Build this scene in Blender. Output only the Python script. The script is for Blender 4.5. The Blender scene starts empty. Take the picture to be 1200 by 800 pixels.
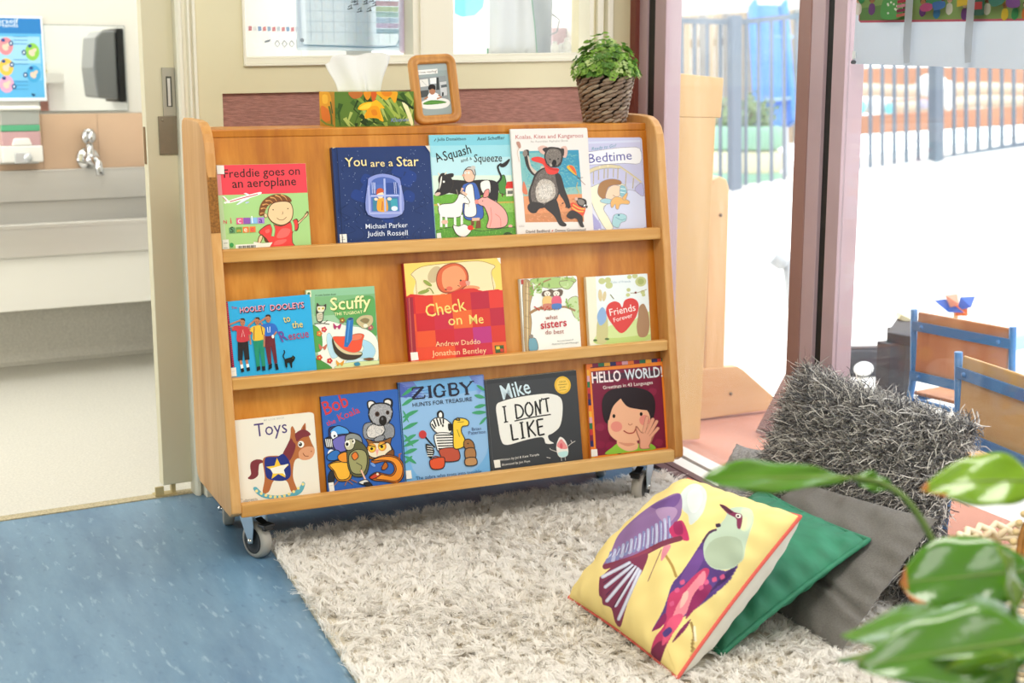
import bpy, bmesh, math, random
import numpy as np
from mathutils import Vector, Matrix

random.seed(7)
RNG = np.random.default_rng(11)
SC = bpy.context.scene
COL = SC.collection

def lin(h):
    h = h.lstrip('#')
    if len(h) == 3: h = ''.join(c * 2 for c in h)
    c = [int(h[i:i + 2], 16) / 255 for i in (0, 2, 4)]
    return tuple((x / 12.92 if x <= 0.04045 else ((x + 0.055) / 1.055) ** 2.4) for x in c)

# ------------------------------------------------------------------ camera
CAM = Vector((-0.746, -3.1825, 1.1642))
FPX, YAW, PIT = 1640.0, math.radians(24.58), math.radians(10.74)
_cy, _sy, _cp, _sp = math.cos(YAW), math.sin(YAW), math.cos(PIT), math.sin(PIT)
FWD = Vector((_sy * _cp, _cy * _cp, -_sp))
RGT = Vector((_cy, -_sy, 0))
DWN = FWD.cross(RGT)
cd = bpy.data.cameras.new('camera')
cam = bpy.data.objects.new('camera', cd)
COL.objects.link(cam)
cd.sensor_width = 36
cd.lens = FPX * 36 / 1200
m = Matrix((RGT, -DWN, -FWD)).transposed().to_4x4()
m.translation = CAM
cam.matrix_world = m
cd.clip_end = 200
cd.dof.use_dof = True
cd.dof.focus_distance = 3.35
cd.dof.aperture_fstop = 4.0
SC.camera = cam

def spot(u, v, dep):
    """World point of a feature whose place in the yard was surveyed from the camera station."""
    return CAM + (FWD + RGT * ((u - 600) / FPX) + DWN * ((v - 400) / FPX)) * dep

# ------------------------------------------------------------------ light
vs = SC.view_settings
vs.view_transform = 'Standard'
vs.look = 'None'
vs.gamma = 1.0
vs.use_curve_mapping = False
vs.exposure = 0.16
SC.display_settings.display_device = 'sRGB'
cy = SC.cycles
cy.max_bounces = 10
cy.diffuse_bounces = 4
cy.glossy_bounces = 4
cy.transmission_bounces = 8
cy.transparent_max_bounces = 16
cy.caustics_reflective = False
cy.caustics_refractive = False
cy.sample_clamp_indirect = 6
cy.use_denoising = True

w = bpy.data.worlds.new('sky')
SC.world = w
w.use_nodes = True
wb = w.node_tree.nodes['Background']
wb.inputs['Color'].default_value = (0.93, 0.97, 1.0, 1)
wb.inputs['Strength'].default_value = 2.7

def area(name, loc, target, sx, sy, power, color=(1, 1, 1)):
    d = bpy.data.lights.new(name, 'AREA')
    d.shape = 'RECTANGLE'
    d.size, d.size_y, d.energy, d.color = sx, sy, power, color
    o = bpy.data.objects.new(name, d)
    COL.objects.link(o)
    o.location = loc
    o.rotation_euler = (Vector(target) - Vector(loc)).to_track_quat('-Z', 'Y').to_euler()
    return o

area('ceiling_fill', (-0.2, -1.7, 2.62), (0.0, -1.2, 0), 2.0, 1.2, 72, (1.0, 0.95, 0.86))  # added overhead fill for the room, no fixture is modelled
area('rear_fill', (-1.6, -4.6, 2.0), (0.3, 0, 0.6), 2.6, 1.2, 36, (1.0, 0.97, 0.92))  # added soft light standing in for unseen windows behind the camera
area('washroom_fill', (-0.8, 1.35, 2.5), (-0.3, 2.2, 0), 1.8, 0.9, 17, (1.0, 0.98, 0.95))  # added overhead fill so the washroom reads bright, source unseen
area('washroom_side_fill', (-2.8, 1.9, 0.8), (0.2, 2.5, 0.25), 1.3, 1.1, 16, (1.0, 0.99, 0.97))  # added side light to brighten under the trough, no window is built
area('kitchen_fill', (1.2, 2.6, 2.5), (1.2, 2.6, 0), 2.0, 2.0, 95, (1.0, 1.0, 1.0))  # added overhead fill for the space behind the window, source unseen

# ------------------------------------------------------------------ materials
MATS = {}
def nodes(name):
    mt = bpy.data.materials.new(name)
    mt.use_nodes = True
    return mt, mt.node_tree.nodes, mt.node_tree.links, mt.node_tree.nodes['Principled BSDF']

def mat(name, col, rough=0.5, metal=0.0, var=0.0, scale=12.0, bump=0.0, bscale=60.0, spec=0.5, col2=None, stretch=(1, 1, 1), sub=0.0, trans=0.0, coat=0.0):
    if name in MATS: return MATS[name]
    mt, N, L, b = nodes(name)
    c = lin(col)
    b.inputs['Base Color'].default_value = (*c, 1)
    b.inputs['Roughness'].default_value = rough
    b.inputs['Metallic'].default_value = metal
    b.inputs['Specular IOR Level'].default_value = spec
    b.inputs['Coat Weight'].default_value = coat
    tc = N.new('ShaderNodeTexCoord')
    mp = N.new('ShaderNodeMapping')
    mp.inputs['Scale'].default_value = stretch
    L.new(tc.outputs['Object'], mp.inputs['Vector'])
    if var > 0 or col2:
        nz = N.new('ShaderNodeTexNoise')
        nz.inputs['Scale'].default_value = scale
        nz.inputs['Detail'].default_value = 5
        L.new(mp.outputs['Vector'], nz.inputs['Vector'])
        rp = N.new('ShaderNodeValToRGB')
        c2 = lin(col2) if col2 else tuple(min(1, x * (1 + var)) for x in c)
        c1 = c if col2 else tuple(x * (1 - var) for x in c)
        rp.color_ramp.elements[0].position = 0.32
        rp.color_ramp.elements[1].position = 0.68
        rp.color_ramp.elements[0].color = (*c1, 1)
        rp.color_ramp.elements[1].color = (*c2, 1)
        L.new(nz.outputs['Fac'], rp.inputs['Fac'])
        L.new(rp.outputs['Color'], b.inputs['Base Color'])
    if bump > 0:
        n2 = N.new('ShaderNodeTexNoise')
        n2.inputs['Scale'].default_value = bscale
        n2.inputs['Detail'].default_value = 3
        L.new(mp.outputs['Vector'], n2.inputs['Vector'])
        bp = N.new('ShaderNodeBump')
        bp.inputs['Strength'].default_value = bump
        bp.inputs['Distance'].default_value = 0.004
        L.new(n2.outputs['Fac'], bp.inputs['Height'])
        L.new(bp.outputs['Normal'], b.inputs['Normal'])
    MATS[name] = mt
    return mt

def wood(name, c1, c2, c3, axis='Z', rough=0.42, ring=5.0, fine=60.0):
    """Plywood / pine grain running along one axis."""
    if name in MATS: return MATS[name]
    mt, N, L, b = nodes(name)
    tc = N.new('ShaderNodeTexCoord')
    mp = N.new('ShaderNodeMapping')
    sc = [1.0, 1.0, 1.0]
    sc['XYZ'.index(axis)] = 0.10
    mp.inputs['Scale'].default_value = sc
    L.new(tc.outputs['Object'], mp.inputs['Vector'])
    n1 = N.new('ShaderNodeTexNoise')
    n1.inputs['Scale'].default_value = ring
    n1.inputs['Detail'].default_value = 3
    n1.inputs['Distortion'].default_value = 0.8
    L.new(mp.outputs['Vector'], n1.inputs['Vector'])
    n2 = N.new('ShaderNodeTexNoise')
    n2.inputs['Scale'].default_value = fine
    n2.inputs['Detail'].default_value = 4
    L.new(mp.outputs['Vector'], n2.inputs['Vector'])
    mul = N.new('ShaderNodeMath'); mul.operation = 'MULTIPLY_ADD'
    mul.inputs[1].default_value = 0.35
    L.new(n2.outputs['Fac'], mul.inputs[0])
    L.new(n1.outputs['Fac'], mul.inputs[2])
    rp = N.new('ShaderNodeValToRGB')
    e = rp.color_ramp.elements
    e[0].position, e[1].position = 0.48, 0.88
    e[0].color, e[1].color = (*lin(c1), 1), (*lin(c3), 1)
    k = e.new(0.68); k.color = (*lin(c2), 1)
    L.new(mul.outputs[0], rp.inputs['Fac'])
    L.new(rp.outputs['Color'], b.inputs['Base Color'])
    b.inputs['Roughness'].default_value = rough
    MATS[name] = mt
    return mt

def glassmat(name, dirt, tint=(1, 1, 1)):
    """Thin pane: clear, a little mirror, a film of dust that catches the light."""
    mt, N, L, b = nodes(name)
    N.remove(b)
    out = N['Material Output']
    t = N.new('ShaderNodeBsdfTransparent'); t.inputs['Color'].default_value = (*tint, 1)
    g = N.new('ShaderNodeBsdfGlossy'); g.inputs['Roughness'].default_value = 0.02
    d = N.new('ShaderNodeBsdfTranslucent'); d.inputs['Color'].default_value = (0.85, 0.87, 0.9, 1)
    tc = N.new('ShaderNodeTexCoord')
    mp = N.new('ShaderNodeMapping'); mp.inputs['Rotation'].default_value = (0.6, 0, 0); mp.inputs['Scale'].default_value = (1, 1, 0.12)
    L.new(tc.outputs['Object'], mp.inputs['Vector'])
    nz = N.new('ShaderNodeTexNoise'); nz.inputs['Scale'].default_value = 60; nz.inputs['Detail'].default_value = 6
    L.new(mp.outputs['Vector'], nz.inputs['Vector'])
    rp = N.new('ShaderNodeMapRange')
    rp.inputs['From Min'].default_value = 0.62; rp.inputs['From Max'].default_value = 0.74
    rp.inputs['To Min'].default_value = dirt; rp.inputs['To Max'].default_value = dirt * 2.4
    L.new(nz.outputs['Fac'], rp.inputs['Value'])
    m1 = N.new('ShaderNodeMixShader'); m1.inputs[0].default_value = 0.05
    L.new(t.outputs[0], m1.inputs[1]); L.new(g.outputs[0], m1.inputs[2])
    m2 = N.new('ShaderNodeMixShader')
    L.new(rp.outputs[0], m2.inputs[0])
    L.new(m1.outputs[0], m2.inputs[1]); L.new(d.outputs[0], m2.inputs[2])
    L.new(m2.outputs[0], out.inputs['Surface'])
    return mt

def sheetmat(name, col, tl=0.4, attr=False, rough=0.6):
    """Thin sheet (paper, cloth, leaf) that lets some light through."""
    mt, N, L, b = nodes(name)
    out = N['Material Output']
    b.inputs['Roughness'].default_value = rough
    t = N.new('ShaderNodeBsdfTranslucent')
    if attr:
        a = N.new('ShaderNodeVertexColor'); a.layer_name = 'ink'
        L.new(a.outputs['Color'], b.inputs['Base Color']); L.new(a.outputs['Color'], t.inputs['Color'])
    else:
        b.inputs['Base Color'].default_value = (*lin(col), 1)
        t.inputs['Color'].default_value = (*lin(col), 1)
    mx = N.new('ShaderNodeMixShader'); mx.inputs[0].default_value = tl
    L.new(b.outputs[0], mx.inputs[1]); L.new(t.outputs[0], mx.inputs[2])
    L.new(mx.outputs[0], out.inputs['Surface'])
    return mt

def inkmat(name, rough=0.45, spec=0.4, coat=0.0):
    mt, N, L, b = nodes(name)
    a = N.new('ShaderNodeVertexColor'); a.layer_name = 'ink'
    L.new(a.outputs['Color'], b.inputs['Base Color'])
    b.inputs['Roughness'].default_value = rough
    b.inputs['Specular IOR Level'].default_value = spec
    b.inputs['Coat Weight'].default_value = coat
    return mt

INK = inkmat('printed_cover', 0.38, 0.35)
INKP = inkmat('printed_paper', 0.6, 0.3)
INKT = sheetmat('printed_poster', '#ffffff', 0.6, True)

# ------------------------------------------------------------------ objects
def tag(o, label=None, cat=None, group=None, kind=None):
    if label: o['label'] = label
    if cat: o['category'] = cat
    if group: o['group'] = group
    if kind: o['kind'] = kind
    return o

def empty(name, loc=(0, 0, 0), rot=(0, 0, 0), label=None, cat=None, group=None):
    o = bpy.data.objects.new(name, None)
    COL.objects.link(o)
    o.empty_display_size = 0.1
    o.location = loc
    o.rotation_euler = rot
    return tag(o, label, cat, group)

class MB:
    def __init__(s): s.v, s.f, s.mi, s.sm = [], [], [], []
    def add(s, verts, faces, mi=0, sm=False):
        o = len(s.v)
        s.v += [tuple(p) for p in verts]
        for f in faces:
            s.f.append([i + o for i in f]); s.mi.append(mi); s.sm.append(sm)
    def box(s, lo, hi, mi=0):
        x0, y0, z0 = lo; x1, y1, z1 = hi
        s.add([(x0,y0,z0),(x1,y0,z0),(x1,y1,z0),(x0,y1,z0),(x0,y0,z1),(x1,y0,z1),(x1,y1,z1),(x0,y1,z1)],
              [(0,3,2,1),(4,5,6,7),(0,1,5,4),(1,2,6,5),(2,3,7,6),(3,0,4,7)], mi)
        return s
    def hexa(s, p, mi=0):
        """eight corners: bottom loop then top loop"""
        s.add(p, [(0,3,2,1),(4,5,6,7),(0,1,5,4),(1,2,6,5),(2,3,7,6),(3,0,4,7)], mi)
        return s
    def bar(s, a, b, w, h, up=(0, 0, 1), mi=0):
        a, b = Vector(a), Vector(b)
        d = (b - a).normalized(); u = Vector(up)
        x = d.cross(u)
        if x.length < 1e-4: x = d.cross(Vector((0, 1, 0)))
        x.normalize(); z = x.cross(d).normalized()
        c = [x * (sx * w / 2) + z * (sz * h / 2) for sx, sz in ((-1,-1),(1,-1),(1,1),(-1,1))]
        s.hexa([a + q for q in c] + [b + q for q in c], mi)
        return s
    def prism(s, pts, axis, lo, hi, mi=0):
        """2-D outline pushed along an axis (0 x: pts are y,z; 1 y: pts are x,z; 2 z: pts are x,y)"""
        def mk(p, t): return ((t, p[0], p[1]) if axis == 0 else (p[0], t, p[1]) if axis == 1 else (p[0], p[1], t))
        n = len(pts)
        s.add([mk(p, lo) for p in pts] + [mk(p, hi) for p in pts],
              [list(range(n))[::-1], list(range(n, 2 * n))] + [(i, (i + 1) % n, n + (i + 1) % n, n + i) for i in range(n)], mi)
        return s
    def tube(s, pts, r, n=10, mi=0, closed=False, cap=True, sm=True):
        pts = [Vector(p) for p in pts]
        rr = r if isinstance(r, (list, tuple)) else [r] * len(pts)
        k = len(pts); ref = None; vs_ = []
        for i, p in enumerate(pts):
            if closed: t = pts[(i + 1) % k] - pts[i - 1]
            else: t = pts[min(i + 1, k - 1)] - pts[max(i - 1, 0)]
            t.normalize()
            if ref is None:
                ref = t.orthogonal().normalized()
            ref = (ref - t * ref.dot(t)).normalized()
            b = t.cross(ref)
            for j in range(n):
                a = 2 * math.pi * j / n
                vs_.append(p + (ref * math.cos(a) + b * math.sin(a)) * rr[i])
        fs = []
        for i in range(k if closed else k - 1):
            i2 = (i + 1) % k
            for j in range(n):
                j2 = (j + 1) % n
                fs.append((i * n + j, i * n + j2, i2 * n + j2, i2 * n + j))
        s.add(vs_, fs, mi, sm)
        if cap and not closed:
            s.f.append([len(s.v) - k * n + j for j in range(n)][::-1]); s.mi.append(mi); s.sm.append(False)
            s.f.append([len(s.v) - n + j for j in range(n)]); s.mi.append(mi); s.sm.append(False)
        return s
    def lathe(s, prof, n=32, c=(0, 0, 0), mi=0, axis=2, sm=True):
        """prof: (radius, height) pairs"""
        vs_ = []
        for r, h in prof:
            for j in range(n):
                a = 2 * math.pi * j / n
                p = (r * math.cos(a), r * math.sin(a), h)
                if axis == 0: p = (h, p[0], p[1])
                elif axis == 1: p = (p[1], h, p[0])
                vs_.append((p[0] + c[0], p[1] + c[1], p[2] + c[2]))
        fs = []
        for i in range(len(prof) - 1):
            for j in range(n):
                j2 = (j + 1) % n
                fs.append((i * n + j, i * n + j2, (i + 1) * n + j2, (i + 1) * n + j))
        s.add(vs_, fs, mi, sm)
        return s
    def ball(s, c, r, nu=12, nv=8, mi=0, M=None):
        rx, ry, rz = r if isinstance(r, (tuple, list)) else (r, r, r)
        vs_ = []
        for i in range(nv + 1):
            t = math.pi * i / nv
            for j in range(nu):
                a = 2 * math.pi * j / nu
                p = Vector((rx * math.sin(t) * math.cos(a), ry * math.sin(t) * math.sin(a), rz * math.cos(t)))
                if M is not None: p = M @ p
                vs_.append(p + Vector(c))
        fs = []
        for i in range(nv):
            for j in range(nu):
                j2 = (j + 1) % nu
                fs.append((i * nu + j, (i + 1) * nu + j, (i + 1) * nu + j2, i * nu + j2))
        s.add(vs_, fs, mi, True)
        return s
    def build(s, name, mats, parent=None, bevel=0.0, seg=2, xf=None, kind=None):
        me = bpy.data.meshes.new(name)
        vv = [xf @ Vector(p) for p in s.v] if xf is not None else s.v
        me.from_pydata([tuple(p) for p in vv], [], s.f)
        for mt in (mats if isinstance(mats, (list, tuple)) else [mats]): me.materials.append(mt)
        me.polygons.foreach_set('material_index', s.mi)
        me.polygons.foreach_set('use_smooth', s.sm)
        bm = bmesh.new(); bm.from_mesh(me)
        bmesh.ops.recalc_face_normals(bm, faces=bm.faces)
        bm.to_mesh(me); bm.free()
        me.update()
        o = bpy.data.objects.new(name, me)
        COL.objects.link(o)
        if parent is not None: o.parent = parent
        if bevel > 0:
            md = o.modifiers.new('edge', 'BEVEL')
            md.width = bevel; md.segments = seg; md.limit_method = 'ANGLE'; md.angle_limit = math.radians(40)
        if kind: o['kind'] = kind
        return o

def rawmesh(name, V, loops, starts, mats, parent=None, smooth=False, ink=None):
    """fast mesh from arrays"""
    me = bpy.data.meshes.new(name)
    me.vertices.add(len(V)); me.vertices.foreach_set('co', np.ascontiguousarray(V, dtype=np.float32).ravel())
    me.loops.add(len(loops)); me.loops.foreach_set('vertex_index', np.ascontiguousarray(loops, dtype=np.int32))
    me.polygons.add(len(starts)); me.polygons.foreach_set('loop_start', np.ascontiguousarray(starts, dtype=np.int32))
    for mt in (mats if isinstance(mats, (list, tuple)) else [mats]): me.materials.append(mt)
    me.update(calc_edges=True)
    if smooth: me.polygons.foreach_set('use_smooth', [True] * len(starts))
    if ink is not None:
        at = me.color_attributes.new('ink', 'FLOAT_COLOR', 'POINT')
        at.data.foreach_set('color', np.ascontiguousarray(ink, dtype=np.float32).ravel())
    me.validate()
    o = bpy.data.objects.new(name, me)
    COL.objects.link(o)
    if parent is not None: o.parent = parent
    return o

# ------------------------------------------------------------------ flat printed artwork
_fc = {}
def glyphs(s, bold, shear):
    key = (s, bold, shear)
    if key in _fc: return _fc[key]
    c = bpy.data.curves.new('lettering', 'FONT')
    c.body = s; c.size = 1.0; c.offset = bold; c.shear = shear; c.resolution_u = 2
    o = bpy.data.objects.new('lettering', c)
    me = o.to_mesh()
    V = [(v.co.x, v.co.y) for v in me.vertices]
    F = [list(p.vertices) for p in me.polygons]
    o.to_mesh_clear()
    bpy.data.objects.remove(o); bpy.data.curves.remove(c)
    _fc[key] = (V, F)
    return V, F

def homog(src, dst):
    A = []; b = []
    for (x, y), (u, v) in zip(src, dst):
        A.append([x, y, 1, 0, 0, 0, -u * x, -u * y]); b.append(u)
        A.append([0, 0, 0, x, y, 1, -v * x, -v * y]); b.append(v)
    h = np.linalg.solve(np.array(A, float), np.array(b, float))
    return np.append(h, 1).reshape(3, 3)

def smooth_loop(pts, n=6, closed=True):
    k = len(pts); out = []
    P = [np.array(p, float) for p in pts]
    rng = range(k) if closed else range(k - 1)
    for i in rng:
        if closed: a, b, c, d = P[i - 1], P[i], P[(i + 1) % k], P[(i + 2) % k]
        else: a, b, c, d = P[max(i - 1, 0)], P[i], P[i + 1], P[min(i + 2, k - 1)]
        for j in range(n):
            t = j / n
            q = 0.5 * (2 * b + (c - a) * t + (2 * a - 5 * b + 4 * c - d) * t * t + (3 * b - a - 3 * c + d) * t ** 3)
            out.append(tuple(q))
    if not closed: out.append(tuple(P[-1]))
    return out

def inpoly(pts, X, Y):
    ins = np.zeros(X.shape, bool); n = len(pts); j = n - 1
    for i in range(n):
        xi, yi = pts[i]; xj, yj = pts[j]
        c = ((yi > Y) != (yj > Y)) & (X < (xj - xi) * (Y - yi) / (yj - yi + 1e-12) + xi)
        ins ^= c; j = i
    return ins

class Art:
    """Printed picture in sketch coordinates; quad = TL, TR, BR, BL of the printed face in the sketch."""
    def __init__(s, quad, rect):
        x0, z0, x1, z1 = rect
        s.rect = rect
        s.H = homog(quad, [(x0, z1), (x1, z1), (x1, z0), (x0, z0)])
        s.V, s.F, s.C, s.n = [], [], [], 0
        s.step = 2.5e-5
        s.clip = rect
    def mp(s, p):
        q = s.H @ np.array([p[0], p[1], 1.0]); return (q[0] / q[2], q[1] / q[2])
    def raw(s, pts, faces, col):
        s.n += 1
        o = len(s.V); y = -s.n * s.step
        x0, z0, x1, z1 = s.clip
        s.V += [(min(max(p[0], x0), x1), y, min(max(p[1], z0), z1)) for p in pts]
        s.F += [[i + o for i in f] for f in faces]
        s.C += [(*lin(col), 1)] * len(pts)
    def rectbg(s, col, pts):
        s.raw(pts, [list(range(len(pts)))], col)
    def P(s, col, *pts):
        s.raw([s.mp(p) for p in pts], [list(range(len(pts)))], col)
    def S(s, col, *pts, n=5):
        q = smooth_loop(pts, n)
        s.raw([s.mp(p) for p in q], [list(range(len(q)))], col)
    def SO(s, col, *pts, n=5, ol='#33261f', w=2.2):
        q = smooth_loop(pts, n)
        s.raw([s.mp(p) for p in q], [list(range(len(q)))], col)
        s.L(ol, w, *(q + [q[0]]))
    def fur(s, cols, poly, n, ln, ang, w=1.6, seed=1, spread=.6, sm=True):
        """short brush strokes inside an outline"""
        rg = random.Random(seed); q = np.array(smooth_loop(poly, 4) if sm else poly, float); lo, hi = q.min(0), q.max(0)
        V, F, Cc = [], [], {}
        k = 0
        while k < n:
            x, y = rg.uniform(lo[0], hi[0]), rg.uniform(lo[1], hi[1]); k += 1
            if not inpoly([tuple(t) for t in q], np.array([x]), np.array([y]))[0]: continue
            a = math.radians(ang) + rg.gauss(0, spread); l_ = ln * rg.uniform(.6, 1.3)
            dx, dy = math.cos(a) * l_, math.sin(a) * l_; nx, ny = -math.sin(a) * w / 2, math.cos(a) * w / 2
            Cc.setdefault(rg.choice(cols), []).append([(x + nx, y + ny), (x - nx, y - ny), (x + dx, y + dy)])
        for c, tr in Cc.items():
            s.raw([s.mp(p) for t in tr for p in t], [(3 * i, 3 * i + 1, 3 * i + 2) for i in range(len(tr))], c)
    def E(s, col, cx, cy, rx, ry=None, rot=0, n=22):
        ry = rx if ry is None else ry
        c, d = math.cos(math.radians(rot)), math.sin(math.radians(rot))
        q = []
        for i in range(n):
            a = 2 * math.pi * i / n
            x, y = rx * math.cos(a), ry * math.sin(a)
            q.append(s.mp((cx + x * c - y * d, cy + x * d + y * c)))
        s.raw(q, [list(range(n))], col)
    def L(s, col, w, *pts, sm=False, taper=False):
        if sm: pts = smooth_loop(pts, 5, False)
        P = [np.array(p, float) for p in pts]; k = len(P)
        l, r = [], []
        for i in range(k):
            t = P[min(i + 1, k - 1)] - P[max(i - 1, 0)]
            t = t / (np.hypot(*t) + 1e-9)
            nn = np.array([-t[1], t[0]])
            ww = w / 2 * ((1 - 0.85 * i / (k - 1)) if taper else 1)
            l.append(P[i] + nn * ww); r.append(P[i] - nn * ww)
        q = [s.mp(p) for p in l + r]
        s.raw(q, [(i, i + 1, k + i + 1, k + i) for i in range(k - 1)], col)
    def T(s, col, txt, p0, p1, bold=0.0, shear=0.0, tall=1.0, mirror=False):
        V, F = glyphs(txt, bold * .3, shear)
        xs = [v[0] for v in V]; x0, wd = min(xs), max(xs) - min(xs)
        d = np.array(p1, float) - np.array(p0, float)
        sc = np.hypot(*d) / wd; d = d / np.hypot(*d); u = np.array([d[1], -d[0]])
        q = []
        for x, y in V:
            xx = (x - x0) * sc
            if mirror: xx = wd * sc - xx
            q.append(s.mp(np.array(p0) + d * xx + u * (y * sc * tall)))
        s.raw(q, F, col)
    def out(s): return s.V, s.F, s.C

def artobj(name, arts, mt, parent=None, extra=None, xf=None):
    """one mesh: optional solid body (verts, faces, colour) plus the printed layers"""
    V, F, C = [], [], []
    if extra:
        for v, f, c in extra:
            o = len(V); V += list(v); F += [[i + o for i in q] for q in f]; C += [(*lin(c), 1)] * len(v)
    for a in arts:
        o = len(V); V += a.V; F += [[i + o for i in q] for q in a.F]; C += a.C
    me = bpy.data.meshes.new(name)
    if xf is not None: V = [tuple(xf @ Vector(p)) for p in V]
    me.from_pydata([tuple(p) for p in V], [], F)
    me.materials.append(mt)
    at = me.color_attributes.new('ink', 'FLOAT_COLOR', 'POINT')
    at.data.foreach_set('color', np.array(C, dtype=np.float32).ravel())
    o = bpy.data.objects.new(name, me)
    COL.objects.link(o)
    if parent is not None: o.parent = parent
    return o

def boxvf(lo, hi):
    b = MB(); b.box(lo, hi); return b.v, b.f

# ------------------------------------------------------------------ frames of reference
A5 = math.radians(5.0)
XW = Matrix.Translation((0, 0.66, 0)) @ Matrix.Rotation(A5, 4, 'Z')      # along the back wall, into it, up
XB = Matrix.Translation((0, 2.85, 0)) @ Matrix.Rotation(A5, 4, 'Z')      # washroom far wall
AG = math.atan(0.055)
XG = Matrix.Translation((1.4705, 0, 0)) @ Matrix.Rotation(-AG, 4, 'Z')   # x outwards through the glass, y along it

def on(X, u, v, y):
    """(s, z) where the sight line u, v meets the plane y = const of frame X"""
    d = FWD + RGT * ((u - 600) / FPX) + DWN * ((v - 400) / FPX)
    I = X.inverted()
    o = I @ CAM; d = I.to_3x3() @ d
    t = (y - o.y) / d.y
    p = o + d * t
    return p.x, p.z

CREAM = mat('cream_paint', '#d9d1ae', 0.45, var=0.03, scale=3)
CREAML = mat('pale_cream_paint', '#e6e2d0', 0.4)
WHITE = mat('white_paint', '#e9e8e2', 0.5)
PINK = mat('mauve_paint', '#b199a0', 0.5, var=0.05, scale=5)
PINKD = mat('brown_mauve_paint', '#8f6c66', 0.55, var=0.05, scale=5)
RUBBER = mat('black_rubber', '#121212', 0.6)
BROWNF = mat('brown_woven_board', '#a5766a', 0.9, var=0.25, scale=110, bump=0.8, bscale=160, stretch=(0.3, 1, 2.4))
STEEL = mat('brushed_steel', '#cfcdc8', 0.42, 0.75, var=0.05, scale=8, stretch=(0.1, 1, 1))
CHROME = mat('chrome', '#d0d0d0', 0.08, 1.0)
BRONZE = mat('bronze_plate', '#857a66', 0.45, 0.35, var=0.08, scale=20)

def vinyl():
    mt, N, L, b = nodes('blue_vinyl')
    tc = N.new('ShaderNodeTexCoord')
    mp = N.new('ShaderNodeMapping'); mp.inputs['Rotation'].default_value = (0, 0, 0.55); mp.inputs['Scale'].default_value = (1, 0.22, 1)
    L.new(tc.outputs['Object'], mp.inputs['Vector'])
    n1 = N.new('ShaderNodeTexNoise'); n1.inputs['Scale'].default_value = 5.0; n1.inputs['Detail'].default_value = 8; n1.inputs['Roughness'].default_value = 0.68
    L.new(mp.outputs['Vector'], n1.inputs['Vector'])
    r1 = N.new('ShaderNodeValToRGB')
    r1.color_ramp.elements[0].position, r1.color_ramp.elements[1].position = 0.3, 0.7
    r1.color_ramp.elements[0].color = (*lin('#4a6f90'), 1); r1.color_ramp.elements[1].color = (*lin('#789bb5'), 1)
    L.new(n1.outputs['Fac'], r1.inputs['Fac'])
    n2 = N.new('ShaderNodeTexNoise'); n2.inputs['Scale'].default_value = 58; n2.inputs['Detail'].default_value = 3
    L.new(mp.outputs['Vector'], n2.inputs['Vector'])
    r2 = N.new('ShaderNodeMapRange'); r2.inputs['From Min'].default_value = 0.61; r2.inputs['From Max'].default_value = 0.72
    r2.inputs['To Max'].default_value = 0.6
    L.new(n2.outputs['Fac'], r2.inputs['Value'])
    mx = N.new('ShaderNodeMixRGB'); mx.inputs['Color2'].default_value = (*lin('#a3bccd'), 1)
    L.new(r2.outputs[0], mx.inputs['Fac']); L.new(r1.outputs['Color'], mx.inputs['Color1'])
    n3 = N.new('ShaderNodeTexNoise'); n3.inputs['Scale'].default_value = 44; n3.inputs['Detail'].default_value = 2
    mp3 = N.new('ShaderNodeMapping'); mp3.inputs['Location'].default_value = (7, 3, 0); mp3.inputs['Scale'].default_value = (1, 0.45, 1); mp3.inputs['Rotation'].default_value = (0, 0, 0.5)
    L.new(tc.outputs['Object'], mp3.inputs['Vector']); L.new(mp3.outputs['Vector'], n3.inputs['Vector'])
    r3 = N.new('ShaderNodeMapRange'); r3.inputs['From Min'].default_value = 0.62; r3.inputs['From Max'].default_value = 0.74; r3.inputs['To Max'].default_value = 0.5
    L.new(n3.outputs['Fac'], r3.inputs['Value'])
    m3 = N.new('ShaderNodeMixRGB'); m3.inputs['Color2'].default_value = (*lin('#3f6184'), 1)
    L.new(r3.outputs[0], m3.inputs['Fac']); L.new(mx.outputs['Color'], m3.inputs['Color1'])
    L.new(m3.outputs['Color'], b.inputs['Base Color'])
    b.inputs['Roughness'].default_value = 0.33
    return mt
VINYL = vinyl()
SPECK = mat('speckled_washroom_vinyl', '#cfccc2', 0.4, var=0.10, scale=140)

def S(o): o['kind'] = 'structure'; return o

# ------------------------------------------------------------------ floors and shell
wl = lambda x, o=0.05: 0.66 + o + 0.0875 * x
gx = lambda y, o=0.0: 1.4705 + 0.055 * y + o
b = MB(); b.prism([(-3, -5), (gx(-5, -0.14), -5), (gx(0.79, -0.14), 0.79), (gx(.79, -.14), wl(1.35)), (-3, wl(-3))], 2, -0.06, 0.0)
S(b.build('floor', VINYL))
b = MB(); b.prism([(-3, wl(-3)), (0.5, wl(0.5)), (0.5, 2.95), (-3, 2.62)], 2, -0.06, -0.001)
S(b.build('floor_washroom', SPECK))
b = MB(); b.prism([(0.5, wl(.5)), (1.7, wl(1.7)), (1.9, 3.9), (0.5, 3.9)], 2, -0.06, -0.001)
S(b.build('floor_kitchen', mat('grey_vinyl', '#b8b6ae', 0.5)))
b = MB(); b.prism([(-3, -5), (gx(-5, 0.1), -5), (gx(0.8, 0.15), 0.82), (1.75, 3.95), (-3, 3.95)], 2, 2.7, 2.78)
S(b.build('ceiling', WHITE))

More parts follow.
